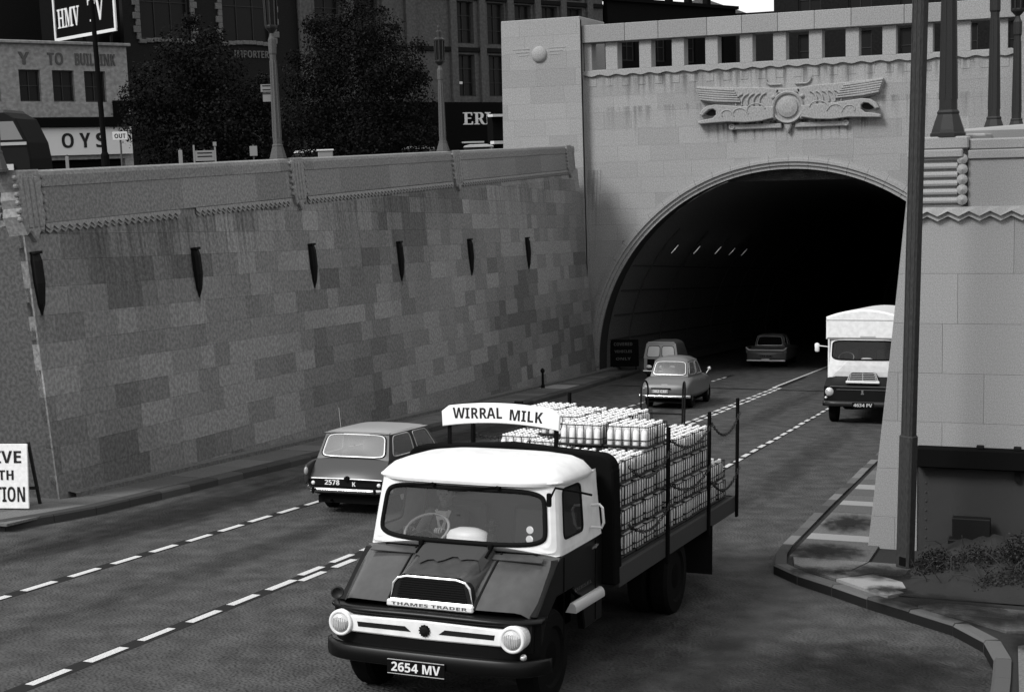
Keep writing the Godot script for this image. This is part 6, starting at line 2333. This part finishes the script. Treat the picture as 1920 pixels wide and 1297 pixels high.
	# a round white churn lid bundle on the tail crates
	var ct := root * Transform3D(Basis(), Vector3(0.84, 1.545, -6.95))
	var ch2 := thing("milk_churn", "small round white can standing on the tail crates by the last stake", "can", ct.origin, ct.basis)
	st = mb(true)
	lathe(st, [Vector2(0.10, 0), Vector2(0.115, 0.02), Vector2(0.115, 0.15), Vector2(0.10, 0.19), Vector2(0.06, 0.22), Vector2(0, 0.23)], 20)
	part("body", st, M.white, ch2)
	st = mb()
	for y in [0.05, 0.14]:
		var ring := []
		for q in 16: ring.append(Vector3(0.117 * cos(TAU * q / 16), y, 0.117 * sin(TAU * q / 16)))
		tube(st, ring, 0.006, 5, true)
	part("hoop", st, M.wire, ch2)
	# sack barrow standing among the crates
	var hx2 := root * Transform3D(Basis(Vector3.RIGHT, -0.06), Vector3(0.38, 1.0, -6.75))
	var ht := thing("sack_barrow", "iron sack barrow with two hooped handles standing at the back of the load", "hand truck", hx2.origin, hx2.basis)
	for s in [-1.0, 1.0]:
		st = mb()
		var pts := [Vector3(s * 0.24, 0.05, 0)]
		pts.append(Vector3(s * 0.24, 1.35, 0))
		for q in 9:
			var a := PI * q / 8.0
			pts.append(Vector3(s * 0.24 + s * 0.0, 1.45 + 0.13 * sin(a), 0.0 + 0.06 - 0.06 * cos(a)) + Vector3(s * 0.03 * (1 - cos(a)), 0, 0))
		pts.append(Vector3(s * 0.30, 1.0, 0.12))
		tube(st, pts, 0.013, 7)
		part("handle", st, M.iron, ht)
		st = mb()
		lathe(st, [Vector2(0.05, -0.025), Vector2(0.1, -0.02), Vector2(0.1, 0.02), Vector2(0.05, 0.025)], 16, Vector3(s * 0.27, 0.1, -0.08), Basis(Vector3(0, 0, 1), PI / 2))
		part("wheel", st, M.tyre, ht)
	for y in [0.4, 0.8, 1.15]:
		st = mb()
		tube(st, [Vector3(-0.24, y, 0), Vector3(0.24, y, 0)], 0.012, 6)
		part("rung", st, M.iron, ht)
	st = mb()
	box(st, Vector3(0, 0.02, 0.1), Vector3(0.46, 0.015, 0.22))
	part("foot_plate", st, M.iron, ht)

# ---------------------------------------------------------------- cars
func windows_of(t: Node3D, c: Array, win: Material, shell: Material, bulge := 0.03, see := true) -> void:
	# c: rear-left, rear-right, front-right, front-left corners at the waist, then the same at the roof; +z is the rear
	var faces := [["rear", c[0], c[1], c[5], c[4], Rect2(-0.88, -0.82, 1.76, 1.62)], ["front", c[2], c[3], c[7], c[6], Rect2(-0.88, -0.8, 1.76, 1.6)], ["side", c[1], c[2], c[6], c[5], Rect2(-0.86, -0.78, 0.78, 1.56)], ["side", c[3], c[0], c[4], c[7], Rect2(0.08, -0.78, 0.78, 1.56)]]
	for f in faces:
		var fn := bilinear(f[1], f[2], f[3], f[4], bulge)
		var st := mb()
		if f[0] == "side":
			var w2 := Rect2(0.08, -0.78, 0.78, 1.56) if f[5].position.x < 0 else Rect2(-0.86, -0.78, 0.78, 1.56)
			frame_patch(st, fn, Rect2(-1, -1, 1.0, 2) if f[5].position.x < 0 else Rect2(0, -1, 1, 2), f[5], 32)
			frame_patch(st, fn, Rect2(0, -1, 1, 2) if f[5].position.x < 0 else Rect2(-1, -1, 1, 2), w2, 32)
			var pl := part("side_pillars", st, shell, t)
			for w in [f[5], w2]:
				st = mb(true)
				pane_patch(st, fn, w, 32)
				part("side_window", st, win, pl)
				st = mb()
				tube(st, seal_path(fn, w, 32), 0.010, 5, true)
				part("window_trim", st, M.alu, pl)
		else:
			frame_patch(st, fn, Rect2(-1, -1, 2, 2), f[5], 48)
			var fr := part(f[0] + "_screen_surround", st, shell, t)
			st = mb(true)
			pane_patch(st, fn, f[5], 48)
			part(f[0] + "_window", st, win, fr)
			st = mb()
			tube(st, seal_path(fn, f[5], 48), 0.013, 6, true)
			part("window_seal", st, M.rubber if f[0] == "front" else M.alu, fr)
			st = mb()
			tube(st, seal_path(fn, f[5], 48, 7.0, 1.04), 0.012, 6, true)
			part("window_rubber", st, M.rubber, fr)

func roof_of(t: Node3D, c: Array, rise: float, m: Material, over := 0.03) -> void:
	var st := mb(true)
	var a: Vector3 = c[4]; var b: Vector3 = c[5]; var d: Vector3 = c[6]; var e: Vector3 = c[7]
	sheet(st, func(u: float, v: float) -> Vector3:
		var p := a.lerp(b, u).lerp(e.lerp(d, u), v)
		var s := u * 2 - 1; var q := v * 2 - 1
		var edge := maxf(absf(s), absf(q))
		return Vector3(p.x * (1.0 + over / 0.5), p.y - 0.015 + rise * (1 - pow(absf(s), 3.0)) * (1 - pow(absf(q), 4.0)) + 0.03 * (1 - pow(edge, 8.0)), p.z + signf(q) * -over * pow(absf(q), 6.0)), 20, 16)
	part("roof", st, m, t)

func estate_car() -> void:
	var t := thing("hatchback_car", "small dark two-tone car with a sloping back, seen from behind left of the lorry", "car", Vector3(-11.04, road_y(-20.75) - 0.01, -20.75), road_basis(0.03))
	# body: +z is the rear
	var st := mb(true)
	var rings := []
	for q in [[-3.62, 0.5, 0.42, 0.62], [-3.55, 0.66, 0.34, 0.72], [-3.3, 0.72, 0.28, 0.80], [-2.6, 0.755, 0.24, 0.87], [-1.5, 0.765, 0.23, 0.89], [-0.7, 0.76, 0.24, 0.89], [-0.3, 0.745, 0.27, 0.84], [-0.12, 0.735, 0.31, 0.72], [-0.03, 0.72, 0.36, 0.63], [0.0, 0.66, 0.40, 0.58]]:
		rings.append(section(q[0], q[1], q[2], q[3], 5.0, 36))
	loft(st, rings)
	part("body", st, M.car_dark, t)
	# lifted tail panel
	st = mb(true)
	var tail := bilinear(Vector3(-0.69, 0.60, 0.015), Vector3(0.69, 0.60, 0.015), Vector3(0.66, 0.915, -0.235), Vector3(-0.66, 0.915, -0.235), 0.03)
	sheet(st, func(u: float, v: float) -> Vector3: return tail.call(u * 2 - 1, v * 2 - 1), 12, 6)
	var tp := part("tail_panel", st, mat(0.055, 0.25), t)
	st = mb()
	var tl := []
	for k in 13: tl.append(tail.call(-0.93 + 1.86 * k / 12.0, -0.94) + Vector3(0, 0, 0.008))
	tube(st, tl, 0.008, 5)
	part("tail_trim", st, M.alu, tp)
	# fins at the tail corners
	for s in [-1.0, 1.0]:
		st = mb(true)
		loft(st, [section(-1.0, 0.03, 0.80, 0.90, 3.0, 12), section(-0.2, 0.05, 0.70, 0.885, 3.0, 12), section(0.03, 0.045, 0.50, 0.84, 3.0, 12), section(0.05, 0.03, 0.55, 0.80, 3.0, 12)])
		var f := part("tail_fin", st, M.car_dark, t)
		f.position.x = s * 0.725
		st = mb(true)
		lathe(st, [Vector2(0.045, 0), Vector2(0.045, 0.02), Vector2(0.02, 0.035), Vector2(0, 0.037)], 14, Vector3(s * 0.725, 0.73, 0.045), Basis(Vector3.RIGHT, PI / 2) * Basis.from_scale(Vector3(0.8, 1, 1.5)))
		part("tail_lamp", st, M.red_lamp, t)
		st = mb(true)
		lathe(st, [Vector2(0.036, 0), Vector2(0.032, 0.02), Vector2(0, 0.03)], 12, Vector3(s * 0.60, 0.535, 0.03), Basis(Vector3.RIGHT, PI / 2))
		part("reflector", st, M.plate_white, t)
	var c := [Vector3(-0.66, 0.91, -0.23), Vector3(0.66, 0.91, -0.23), Vector3(0.67, 0.89, -2.5), Vector3(-0.67, 0.89, -2.5), Vector3(-0.575, 1.345, -0.45), Vector3(0.575, 1.345, -0.45), Vector3(0.575, 1.345, -2.0), Vector3(-0.575, 1.345, -2.0)]
	windows_of(t, c, M.glass_sky_tint, M.car_dark, 0.035)
	roof_of(t, c, 0.045, M.car_roof, 0.035)
	# seats so that the inside is not empty
	st = mb()
	for s in [-0.3, 0.3]: box(st, Vector3(s, 0.85, -1.75), Vector3(0.44, 0.5, 0.12), 0.05)
	box(st, Vector3(0, 0.78, -0.95), Vector3(1.1, 0.4, 0.12), 0.05)
	part("seats", st, mat(0.12, 0.8), t)
	# dark lower tail, plate and latch
	st = mb()
	box(st, Vector3(0, 0.545, 0.025), Vector3(1.32, 0.13, 0.03), 0.01)
	var pl := part("plate_panel", st, M.black_paint, t)
	lettering(pl, "lettering", "2578", M.plate_white, 0.085, 0.27, Transform3D(Basis(), Vector3(-0.25, 0.555, 0.042)), 0.003)
	lettering(pl, "lettering", "K", M.plate_white, 0.075, 0.06, Transform3D(Basis(), Vector3(0.15, 0.54, 0.042)), 0.003)
	st = mb()
	lathe(st, [Vector2(0.05, 0), Vector2(0.045, 0.05), Vector2(0.0, 0.055)], 10, Vector3(0.02, 0.62, 0.02), Basis(Vector3.RIGHT, PI / 2))
	bar(st, Vector3(-0.02, 0.60, 0.05), Vector3(0.5, 0.585, 0.04), 0.02, 0.02)
	part("latch", st, M.black_dull, t)
	# bumper and exhaust
	st = mb(true)
	var bm := []
	for k in 25:
		var u := k / 12.0 - 1.0
		var z := 0.10 - 0.22 * pow(absf(u), 8.0)
		bm.append(PackedVector3Array([Vector3(u * 0.78, 0.47, z - 0.03), Vector3(u * 0.78, 0.465, z), Vector3(u * 0.78, 0.43, z + 0.022), Vector3(u * 0.78, 0.395, z), Vector3(u * 0.78, 0.39, z - 0.03)]))
	loft(st, bm)
	var bo := part("bumper", st, M.chrome, t)
	st = mb()
	for s in [-0.56, 0.56]: box(st, Vector3(s, 0.43, 0.13), Vector3(0.05, 0.13, 0.05), 0.02)
	part("overriders", st, M.black_paint, bo)
	st = mb()
	tube(st, [Vector3(-0.3, 0.25, -0.6), Vector3(-0.3, 0.25, 0.05)], 0.02, 8)
	box(st, Vector3(0, 0.26, -0.3), Vector3(1.1, 0.12, 0.5)); box(st, Vector3(0, 0.25, -1.8), Vector3(1.2, 0.1, 3.0))
	part("underside", st, M.black_dull, t)
	for q in [[-0.62, -0.75], [0.62, -0.75], [-0.62, -2.95], [0.62, -2.95]]: wheel(t, Vector3(q[0], 0.285, q[1]), 0.285, 0.14, M.alu)
	st = mb()
	tube(st, [Vector3(-0.35, 1.38, -0.52), Vector3(-0.36, 1.75, -0.46)], 0.004, 5)
	part("aerial", st, M.alu, t)
	st = mb()
	bar(st, Vector3(-0.1, 0.98, -0.27), Vector3(0.25, 1.0, -0.26), 0.01, 0.012)
	part("wiper", st, M.black_dull, t)

func saloon_car() -> void:
	var t := thing("saloon_car", "rounded grey saloon seen from behind, driving down towards the tunnel", "car", Vector3(-10.99, road_y(-40.9), -40.9), road_basis(0.02))
	var m: Material = M.car_mid
	var st := mb(true)
	var rings := []
	for q in [[-3.75, 0.5, 0.42, 0.7], [-3.6, 0.64, 0.34, 0.82], [-3.0, 0.72, 0.28, 0.92], [-2.2, 0.76, 0.25, 0.94], [-1.2, 0.77, 0.25, 0.95], [-0.7, 0.76, 0.27, 0.95], [-0.35, 0.75, 0.3, 0.90], [-0.1, 0.72, 0.33, 0.80], [0.0, 0.66, 0.38, 0.70]]:
		rings.append(section(q[0], q[1], q[2], q[3], 4.5, 36))
	loft(st, rings)
	part("body", st, m, t)
	var c := [Vector3(-0.58, 0.93, -0.62), Vector3(0.58, 0.93, -0.62), Vector3(0.6, 0.92, -2.55), Vector3(-0.6, 0.92, -2.55), Vector3(-0.50, 1.40, -0.92), Vector3(0.50, 1.40, -0.92), Vector3(0.5, 1.40, -2.1), Vector3(-0.5, 1.40, -2.1)]
	windows_of(t, c, M.glass_sky_tint, m, 0.045)
	roof_of(t, c, 0.11, m, 0.03)
	st = mb(true)
	var bm := []
	for k in 25:
		var u := k / 12.0 - 1.0
		var z := 0.09 - 0.16 * pow(absf(u), 6.0)
		bm.append(PackedVector3Array([Vector3(u * 0.78, 0.43, z - 0.03), Vector3(u * 0.78, 0.42, z), Vector3(u * 0.78, 0.38, z + 0.02), Vector3(u * 0.78, 0.34, z), Vector3(u * 0.78, 0.33, z - 0.03)]))
	loft(st, bm)
	part("bumper", st, M.chrome, t)
	st = mb()
	box(st, Vector3(-0.12, 0.53, 0.02), Vector3(0.5, 0.11, 0.03), 0.004)
	var pl := part("number_plate", st, mat(0.2, 0.6), t)
	lettering(pl, "lettering", "382 CRF", M.plate_white, 0.08, 0.42, Transform3D(Basis(), Vector3(-0.12, 0.53, 0.036)), 0.003)
	st = mb()
	box(st, Vector3(-0.1, 0.615, 0.02), Vector3(0.6, 0.03, 0.06), 0.01); 
	part("plate_lamp", st, M.black_dull, t)
	st = mb()
	box(st, Vector3(0, 0.72, -0.03), Vector3(0.2, 0.03, 0.05), 0.012)
	part("boot_handle", st, M.chrome, t)
	for s in [-1.0, 1.0]:
		st = mb(true)
		lathe(st, [Vector2(0.04, 0), Vector2(0.035, 0.03), Vector2(0, 0.045)], 12, Vector3(s * 0.62, 0.6, -0.02), Basis(Vector3.RIGHT, PI / 2))
		part("tail_lamp", st, M.red_lamp, t)
		st = mb(true)
		tube(st, [Vector3(s * 0.68, 0.92, -2.75), Vector3(s * 0.76, 1.04, -2.75)], 0.012, 6)
		lathe(st, [Vector2(0.05, 0), Vector2(0.055, 0.01), Vector2(0.04, -0.04), Vector2(0, -0.05)], 14, Vector3(s * 0.78, 1.08, -2.74), Basis(Vector3.RIGHT, PI / 2))
		part("wing_mirror", st, M.alu, t)
		st = mb()
		box(st, Vector3(s * 0.775, 0.82, -1.45), Vector3(0.02, 0.02, 0.12)); box(st, Vector3(s * 0.775, 0.82, -2.2), Vector3(0.02, 0.02, 0.12))
		part("door_handles", st, M.chrome, t)
	st = mb()
	box(st, Vector3(0, 0.25, -1.8), Vector3(1.2, 0.12, 3.2))
	bar(st, Vector3(-0.5, 0.22, 0.0), Vector3(0.55, 0.2, 0.0), 0.03, 0.03)
	part("underside", st, M.black_dull, t)
	st = mb()
	for s in [-0.3, 0.3]: box(st, Vector3(s, 0.85, -1.9), Vector3(0.44, 0.5, 0.12), 0.05)
	part("seats", st, mat(0.08, 0.8), t)
	for q in [[-0.63, -0.75], [0.63, -0.75], [-0.63, -3.0], [0.63, -3.0]]: wheel(t, Vector3(q[0], 0.3, q[1]), 0.3, 0.15)

func small_van() -> void:
	var t := thing("small_van", "small pale van with two back windows, half hidden beyond the grey saloon", "van", Vector3(-13.98, road_y(-51.6), -51.6), road_basis(0.02) * Basis.from_scale(Vector3(0.93, 0.88, 0.9)))
	var m := mat(0.22, 0.45)
	var shaded_paint := mat(0.05, 0.7)  # darkness of the unlit flank put into the body colour
	var st := mb(true)
	var rings := []
	for q in [[-3.5, 0.5, 0.4, 0.85], [-3.3, 0.64, 0.3, 0.95], [-2.6, 0.7, 0.26, 1.0], [-1.5, 0.72, 0.26, 1.02], [-0.1, 0.72, 0.28, 1.02], [0.0, 0.70, 0.32, 1.0]]:
		rings.append(section(q[0], q[1], q[2], q[3], 7.0, 32))
	loft(st, rings)
	part("body", st, shaded_paint, t)
	var back := func(s: float, v: float) -> Vector3: return Vector3(s * lerpf(0.71, 0.60, v * 0.5 + 0.5), lerpf(0.98, 1.62, v * 0.5 + 0.5), 0.0 - 0.08 * (v * 0.5 + 0.5))
	st = mb()
	frame_patch(st, back, Rect2(-1, -1, 1, 2), Rect2(-0.84, -0.82, 0.78, 1.5), 32, 5.0)
	frame_patch(st, back, Rect2(0, -1, 1, 2), Rect2(0.06, -0.82, 0.78, 1.5), 32, 5.0)
	var d := part("rear_doors", st, m, t)
	for w in [Rect2(-0.84, -0.82, 0.78, 1.5), Rect2(0.06, -0.82, 0.78, 1.5)]:
		st = mb(true)
		pane_patch(st, back, w, 32, 5.0)
		part("rear_window", st, mat(0.45, 0.15), d)
		st = mb()
		tube(st, seal_path(back, w, 32, 5.0), 0.014, 5, true)
		part("window_seal", st, M.rubber, d)
	st = mb(true)
	rings = []
	for q in [[0.98, 0.71, 0.0], [1.3, 0.66, -0.04], [1.58, 0.60, -0.07], [1.68, 0.52, -0.12], [1.74, 0.35, -0.3]]:
		var ring := PackedVector3Array()
		for p in ellipse(0, 0, q[1], 1.0, 28, 6.0): ring.append(Vector3(p.x, q[0], lerpf(-2.3 + (q[0] - 0.98) * 0.7, q[2] - 0.02, p.y * 0.5 + 0.5)))
		rings.append(ring)
	loft(st, rings, true, false)
	fan(st, rings[4])
	part("roof", st, shaded_paint, t)
	st = mb()
	box(st, Vector3(0, 0.98, 0.0), Vector3(1.36, 0.09, 0.03), 0.01); box(st, Vector3(-0.62, 0.72, 0.0), Vector3(0.14, 0.5, 0.03), 0.01); box(st, Vector3(0, 1.64, -0.09), Vector3(1.12, 0.08, 0.06), 0.03)
	part("rear_frame", st, m, t)
	st = mb()
	box(st, Vector3(0, 0.78, 0.01), Vector3(1.1, 0.34, 0.03), 0.01)
	part("lower_panel", st, M.black_dull, t)
	st = mb()
	box(st, Vector3(0, 0.43, 0.06), Vector3(1.44, 0.07, 0.05), 0.02)
	part("bumper", st, M.chrome, t)
	for s in [-1.0, 1.0]:
		st = mb(true)
		lathe(st, [Vector2(0.10, 0), Vector2(0.09, 0.03), Vector2(0, 0.05)], 16, Vector3(s * 0.48, 0.62, 0.03), Basis(Vector3.RIGHT, PI / 2) * Basis.from_scale(Vector3(1.2, 1, 0.8)))
		part("tail_lamp", st, M.plate_white, t)
		wheel(t, Vector3(s * 0.6, 0.28, -0.7), 0.28, 0.14)
		wheel(t, Vector3(s * 0.6, 0.28, -2.8), 0.28, 0.14)

func finned_car() -> void:
	var t := thing("finned_car", "grey car with tail fins and bright bumper, in the dark of the tunnel", "car", Vector3(-11.87, road_y(-61.2), -61.2), road_basis(0.04))
	var m: Material = M.car_far
	var st := mb(true)
	var rings := []
	for q in [[-4.4, 0.66, 0.36, 0.7], [-4.2, 0.8, 0.3, 0.8], [-2.5, 0.85, 0.26, 0.86], [-1.0, 0.86, 0.26, 0.86], [-0.2, 0.85, 0.28, 0.80], [0.0, 0.83, 0.3, 0.72]]:
		rings.append(section(q[0], q[1], q[2], q[3], 8.0, 36))
	loft(st, rings)
	part("body", st, m, t)
	for s in [-1.0, 1.0]:
		st = mb()
		prism(st, PackedVector2Array([Vector2(0.02, 0.62), Vector2(0.06, 0.86), Vector2(-1.4, 0.86), Vector2(-1.4, 0.7)]), s * 0.76, s * 0.87, 0.0, Transform3D(Basis(Vector3(0, 0, 1), Vector3.UP, Vector3(1, 0, 0)), Vector3.ZERO))
		part("tail_fin", st, m, t)
		wheel(t, Vector3(s * 0.7, 0.32, -0.95), 0.32, 0.17)
		wheel(t, Vector3(s * 0.7, 0.32, -3.5), 0.32, 0.17)
	var c := [Vector3(-0.66, 0.86, -0.95), Vector3(0.66, 0.86, -0.95), Vector3(0.66, 0.86, -2.8), Vector3(-0.66, 0.86, -2.8), Vector3(-0.55, 1.33, -1.2), Vector3(0.55, 1.33, -1.2), Vector3(0.55, 1.33, -2.3), Vector3(-0.55, 1.33, -2.3)]
	windows_of(t, c, M.window_dark, m, 0.04)
	roof_of(t, c, 0.06, m, 0.03)
	st = mb()
	tube(st, [Vector3(-0.88, 0.86, 0.03), Vector3(-0.74, 0.74, 0.05), Vector3(0.74, 0.74, 0.05), Vector3(0.88, 0.86, 0.03)], 0.03, 6)
	part("tail_moulding", st, mat(0.6, 0.35, 0.3), t)
	st = mb()
	box(st, Vector3(0, 0.30, 0.10), Vector3(1.66, 0.07, 0.07), 0.02); box(st, Vector3(-0.02, 0.34, 0.10), Vector3(0.36, 0.08, 0.06), 0.02)
	part("bumper", st, mat(0.85, 0.3, 0.2), t)
	st = mb()
	box(st, Vector3(-0.02, 0.49, 0.01), Vector3(0.62, 0.1, 0.03))
	var pl := part("number_plate", st, mat(0.10, 0.6), t)
	lettering(pl, "lettering", "UPK 82K", M.black_dull, 0.08, 0.5, Transform3D(Basis(), Vector3(-0.02, 0.49, 0.027)), 0.003)

func box_van() -> void:
	var t := thing("box_van", "white box van with black lower front, leaving the tunnel behind the right wall", "van", Vector3(-4.9, road_y(-38.4), -38.4), road_basis(0.02))
	# front faces the camera: +z; cab and box body are one white front
	var fr := func(s: float, h: float) -> Vector3: return Vector3(s * lerpf(0.94, 0.90, (h - 1.25) / 1.7), h, -0.20 - 0.10 * clampf((h - 1.7) / 0.6, 0, 1) - 0.10 * pow(absf(s), 4.0))
	var st := mb()
	frame_patch(st, fr, Rect2(-1, 1.24, 2, 1.06), Rect2(-0.90, 1.72, 1.80, 0.50), 56, 7.0)
	var sur := part("cab_front", st, M.white, t)
	st = mb(true)
	pane_patch(st, fr, Rect2(-0.90, 1.72, 1.80, 0.50), 56, 7.0)
	part("windscreen", st, M.glass, sur)
	st = mb()
	tube(st, seal_path(fr, Rect2(-0.90, 1.72, 1.80, 0.50), 56, 7.0), 0.022, 6, true)
	part("windscreen_seal", st, M.rubber, sur)
	# luton front and arched roof
	st = mb()
	var arch := PackedVector2Array([Vector2(-1.0, 2.26), Vector2(1.0, 2.26)])
	for k in 17:
		var u := 1 - k / 8.0
		arch.append(Vector2(u * 1.0, 2.86 + 0.20 * (1 - u * u)))
	prism(st, arch, -6.5, -0.26, 0.05)
	poly_back(st, arch, -6.5)
	var bx := part("box_body", st, M.white, t)
	st = mb()
	box(st, Vector3(0, 2.78, -0.255), Vector3(1.98, 0.02, 0.015)); box(st, Vector3(0.1, 2.34, -0.255), Vector3(0.4, 0.03, 0.012))
	part("body_seam", st, mat(0.4, 0.6), bx)
	st = mb()
	box(st, Vector3(0, 1.55, -4.0), Vector3(1.98, 1.5, 4.8), 0.02)
	part("lower_body", st, M.white, bx)
	st = mb()
	for s in [-1.0, 1.0]: box(st, Vector3(s * 0.93, 1.75, -1.0), Vector3(0.04, 1.05, 1.4))
	part("cab_sides", st, M.white, t)
	st = mb()
	box(st, Vector3(0, 1.7, -1.55), Vector3(1.8, 1.3, 0.05)); box(st, Vector3(0, 1.45, -0.5), Vector3(1.7, 0.3, 0.3), 0.05)
	part("cab_inside", st, M.inside, t)
	st = mb()
	box(st, Vector3(-0.45, 1.65, -1.3), Vector3(0.5, 0.7, 0.12), 0.05); box(st, Vector3(0.45, 1.65, -1.3), Vector3(0.5, 0.7, 0.12), 0.05)
	part("seats", st, M.seat, t)
	st = mb(true)
	lathe(st, [Vector2(0.2, -0.03), Vector2(0.19, 0.03), Vector2(0.1, 0.08), Vector2(0, 0.085)], 20, Vector3(0.05, 1.68, -0.5), Basis.from_scale(Vector3(1, 1, 0.5)))
	part("dash_cover", st, M.plate_white, t)
	st = mb()
	var rim := []
	var wb := Basis(Vector3.RIGHT, 0.7)
	for k in 22: rim.append(Vector3(-0.5, 1.76, -0.62) + wb * Vector3(0.2 * cos(TAU * k / 22), 0, 0.2 * sin(TAU * k / 22)))
	tube(st, rim, 0.014, 6, true)
	part("steering_wheel", st, mat(0.35, 0.4), t)
	# black lower front
	st = mb(true)
	sheet(st, func(u: float, v: float) -> Vector3:
		var x := u * 2 - 1
		return Vector3(x * lerpf(1.03, 0.97, v), lerpf(1.0, 1.27, v), lerpf(0.0, -0.22, pow(v, 0.8)) - 0.16 * pow(absf(x), 5.0)), 24, 6)
	part("bonnet", st, M.black_paint, t)
	st = mb(true)
	sheet(st, func(u: float, v: float) -> Vector3:
		var x := u * 2 - 1
		return Vector3(x * 1.03, lerpf(0.5, 1.01, v), -0.01 - 0.16 * pow(absf(x), 5.0)), 24, 3)
	var fp := part("front_panel", st, M.black_paint, t)
	st = mb()
	box(st, Vector3(0, 1.01, 0.0), Vector3(1.7, 0.02, 0.03), 0.008); box(st, Vector3(0, 0.93, 0.005), Vector3(1.35, 0.015, 0.02))
	part("front_trim", st, mat(0.08, 0.3), fp)
	for s in [-1.0, 1.0]:
		st = mb(true)
		lathe(st, [Vector2(0.115, -0.02), Vector2(0.115, 0.02), Vector2(0.095, 0.035), Vector2(0.05, 0.05), Vector2(0, 0.055)], 24, Vector3(s * 0.87, 0.86, -0.07), Basis(Vector3.RIGHT, PI / 2))
		part("headlamp", st, M.lens, t)
		st = mb(true)
		lathe(st, [Vector2(0.035, -0.01), Vector2(0.03, 0.02), Vector2(0, 0.03)], 12, Vector3(s * 0.97, 0.70, -0.10), Basis(Vector3.RIGHT, PI / 2))
		part("side_lamp", st, M.plate_white, t)
		st = mb(true)
		tube(st, [Vector3(s * 0.94, 2.05, -0.35), Vector3(s * 1.2, 2.08, -0.3)], 0.014, 6)
		lathe(st, [Vector2(0.0, -0.13), Vector2(0.06, -0.1), Vector2(0.065, 0.1), Vector2(0.0, 0.13)], 12, Vector3(s * 1.24, 2.03, -0.3), Basis.from_scale(Vector3(1, 1, 0.4)))
		part("mirror", st, M.plate_white, t)
		wheel(t, Vector3(s * 0.82, 0.43, -0.75), 0.43, 0.22)
		wheel(t, Vector3(s * 0.88, 0.43, -4.6), 0.43, 0.3)
	# slatted bonnet grille with white bar
	st = mb()
	prism(st, PackedVector2Array([Vector2(-0.40, 1.14), Vector2(0.40, 1.14), Vector2(0.34, 1.36), Vector2(0.28, 1.40), Vector2(-0.28, 1.40), Vector2(-0.34, 1.36)]), -0.3, -0.045, 0.015)
	var gr := part("bonnet_grille", st, M.black_paint, t)
	st = mb()
	for k in 4: box(st, Vector3(0, 1.205 + k * 0.05, -0.04), Vector3(0.70 - k * 0.04, 0.014, 0.02))
	for x in [-0.36, 0.0, 0.36]: bar(st, Vector3(x, 1.16, -0.036), Vector3(x * 0.84, 1.38, -0.036), 0.018, 0.015)
	tube(st, [Vector3(-0.40, 1.16, -0.04), Vector3(-0.33, 1.37, -0.04), Vector3(-0.27, 1.40, -0.04), Vector3(0.27, 1.40, -0.04), Vector3(0.33, 1.37, -0.04), Vector3(0.40, 1.16, -0.04)], 0.014, 6)
	part("grille_slats", st, mat(0.4, 0.4), gr)
	st = mb()
	box(st, Vector3(0, 1.135, -0.03), Vector3(0.88, 0.07, 0.06), 0.015)
	part("grille_bar", st, M.plate_white, gr)
	st = mb()
	for q in [[0, 0.885, 0.05, 0.09], [0, 0.82, 0.08, 0.03]]: box(st, Vector3(q[0], q[1], 0.0), Vector3(q[2], q[3], 0.02), 0.004)
	part("badge", st, mat(0.12, 0.4), fp)
	# bumper, plate
	st = mb(true)
	var bm := []
	for k in 25:
		var u := k / 12.0 - 1.0
		var z := 0.06 - 0.18 * pow(absf(u), 8.0)
		bm.append(PackedVector3Array([Vector3(u * 1.06, 0.62, z - 0.06), Vector3(u * 1.06, 0.62, z), Vector3(u * 1.06, 0.48, z), Vector3(u * 1.06, 0.48, z - 0.06)]))
	loft(st, bm)
	part("bumper", st, mat(0.02, 0.35), t)
	st = mb()
	box(st, Vector3(0.02, 0.53, 0.075), Vector3(0.56, 0.13, 0.012))
	var pl := part("number_plate", st, M.black_dull, t)
	lettering(pl, "lettering", "4634 PV", mat(0.42, 0.6), 0.09, 0.48, Transform3D(Basis(), Vector3(0.02, 0.53, 0.083)), 0.003)
	st = mb()
	box(st, Vector3(0, 0.6, -3.2), Vector3(1.2, 0.3, 6.0))
	part("chassis", st, M.black_dull, t)
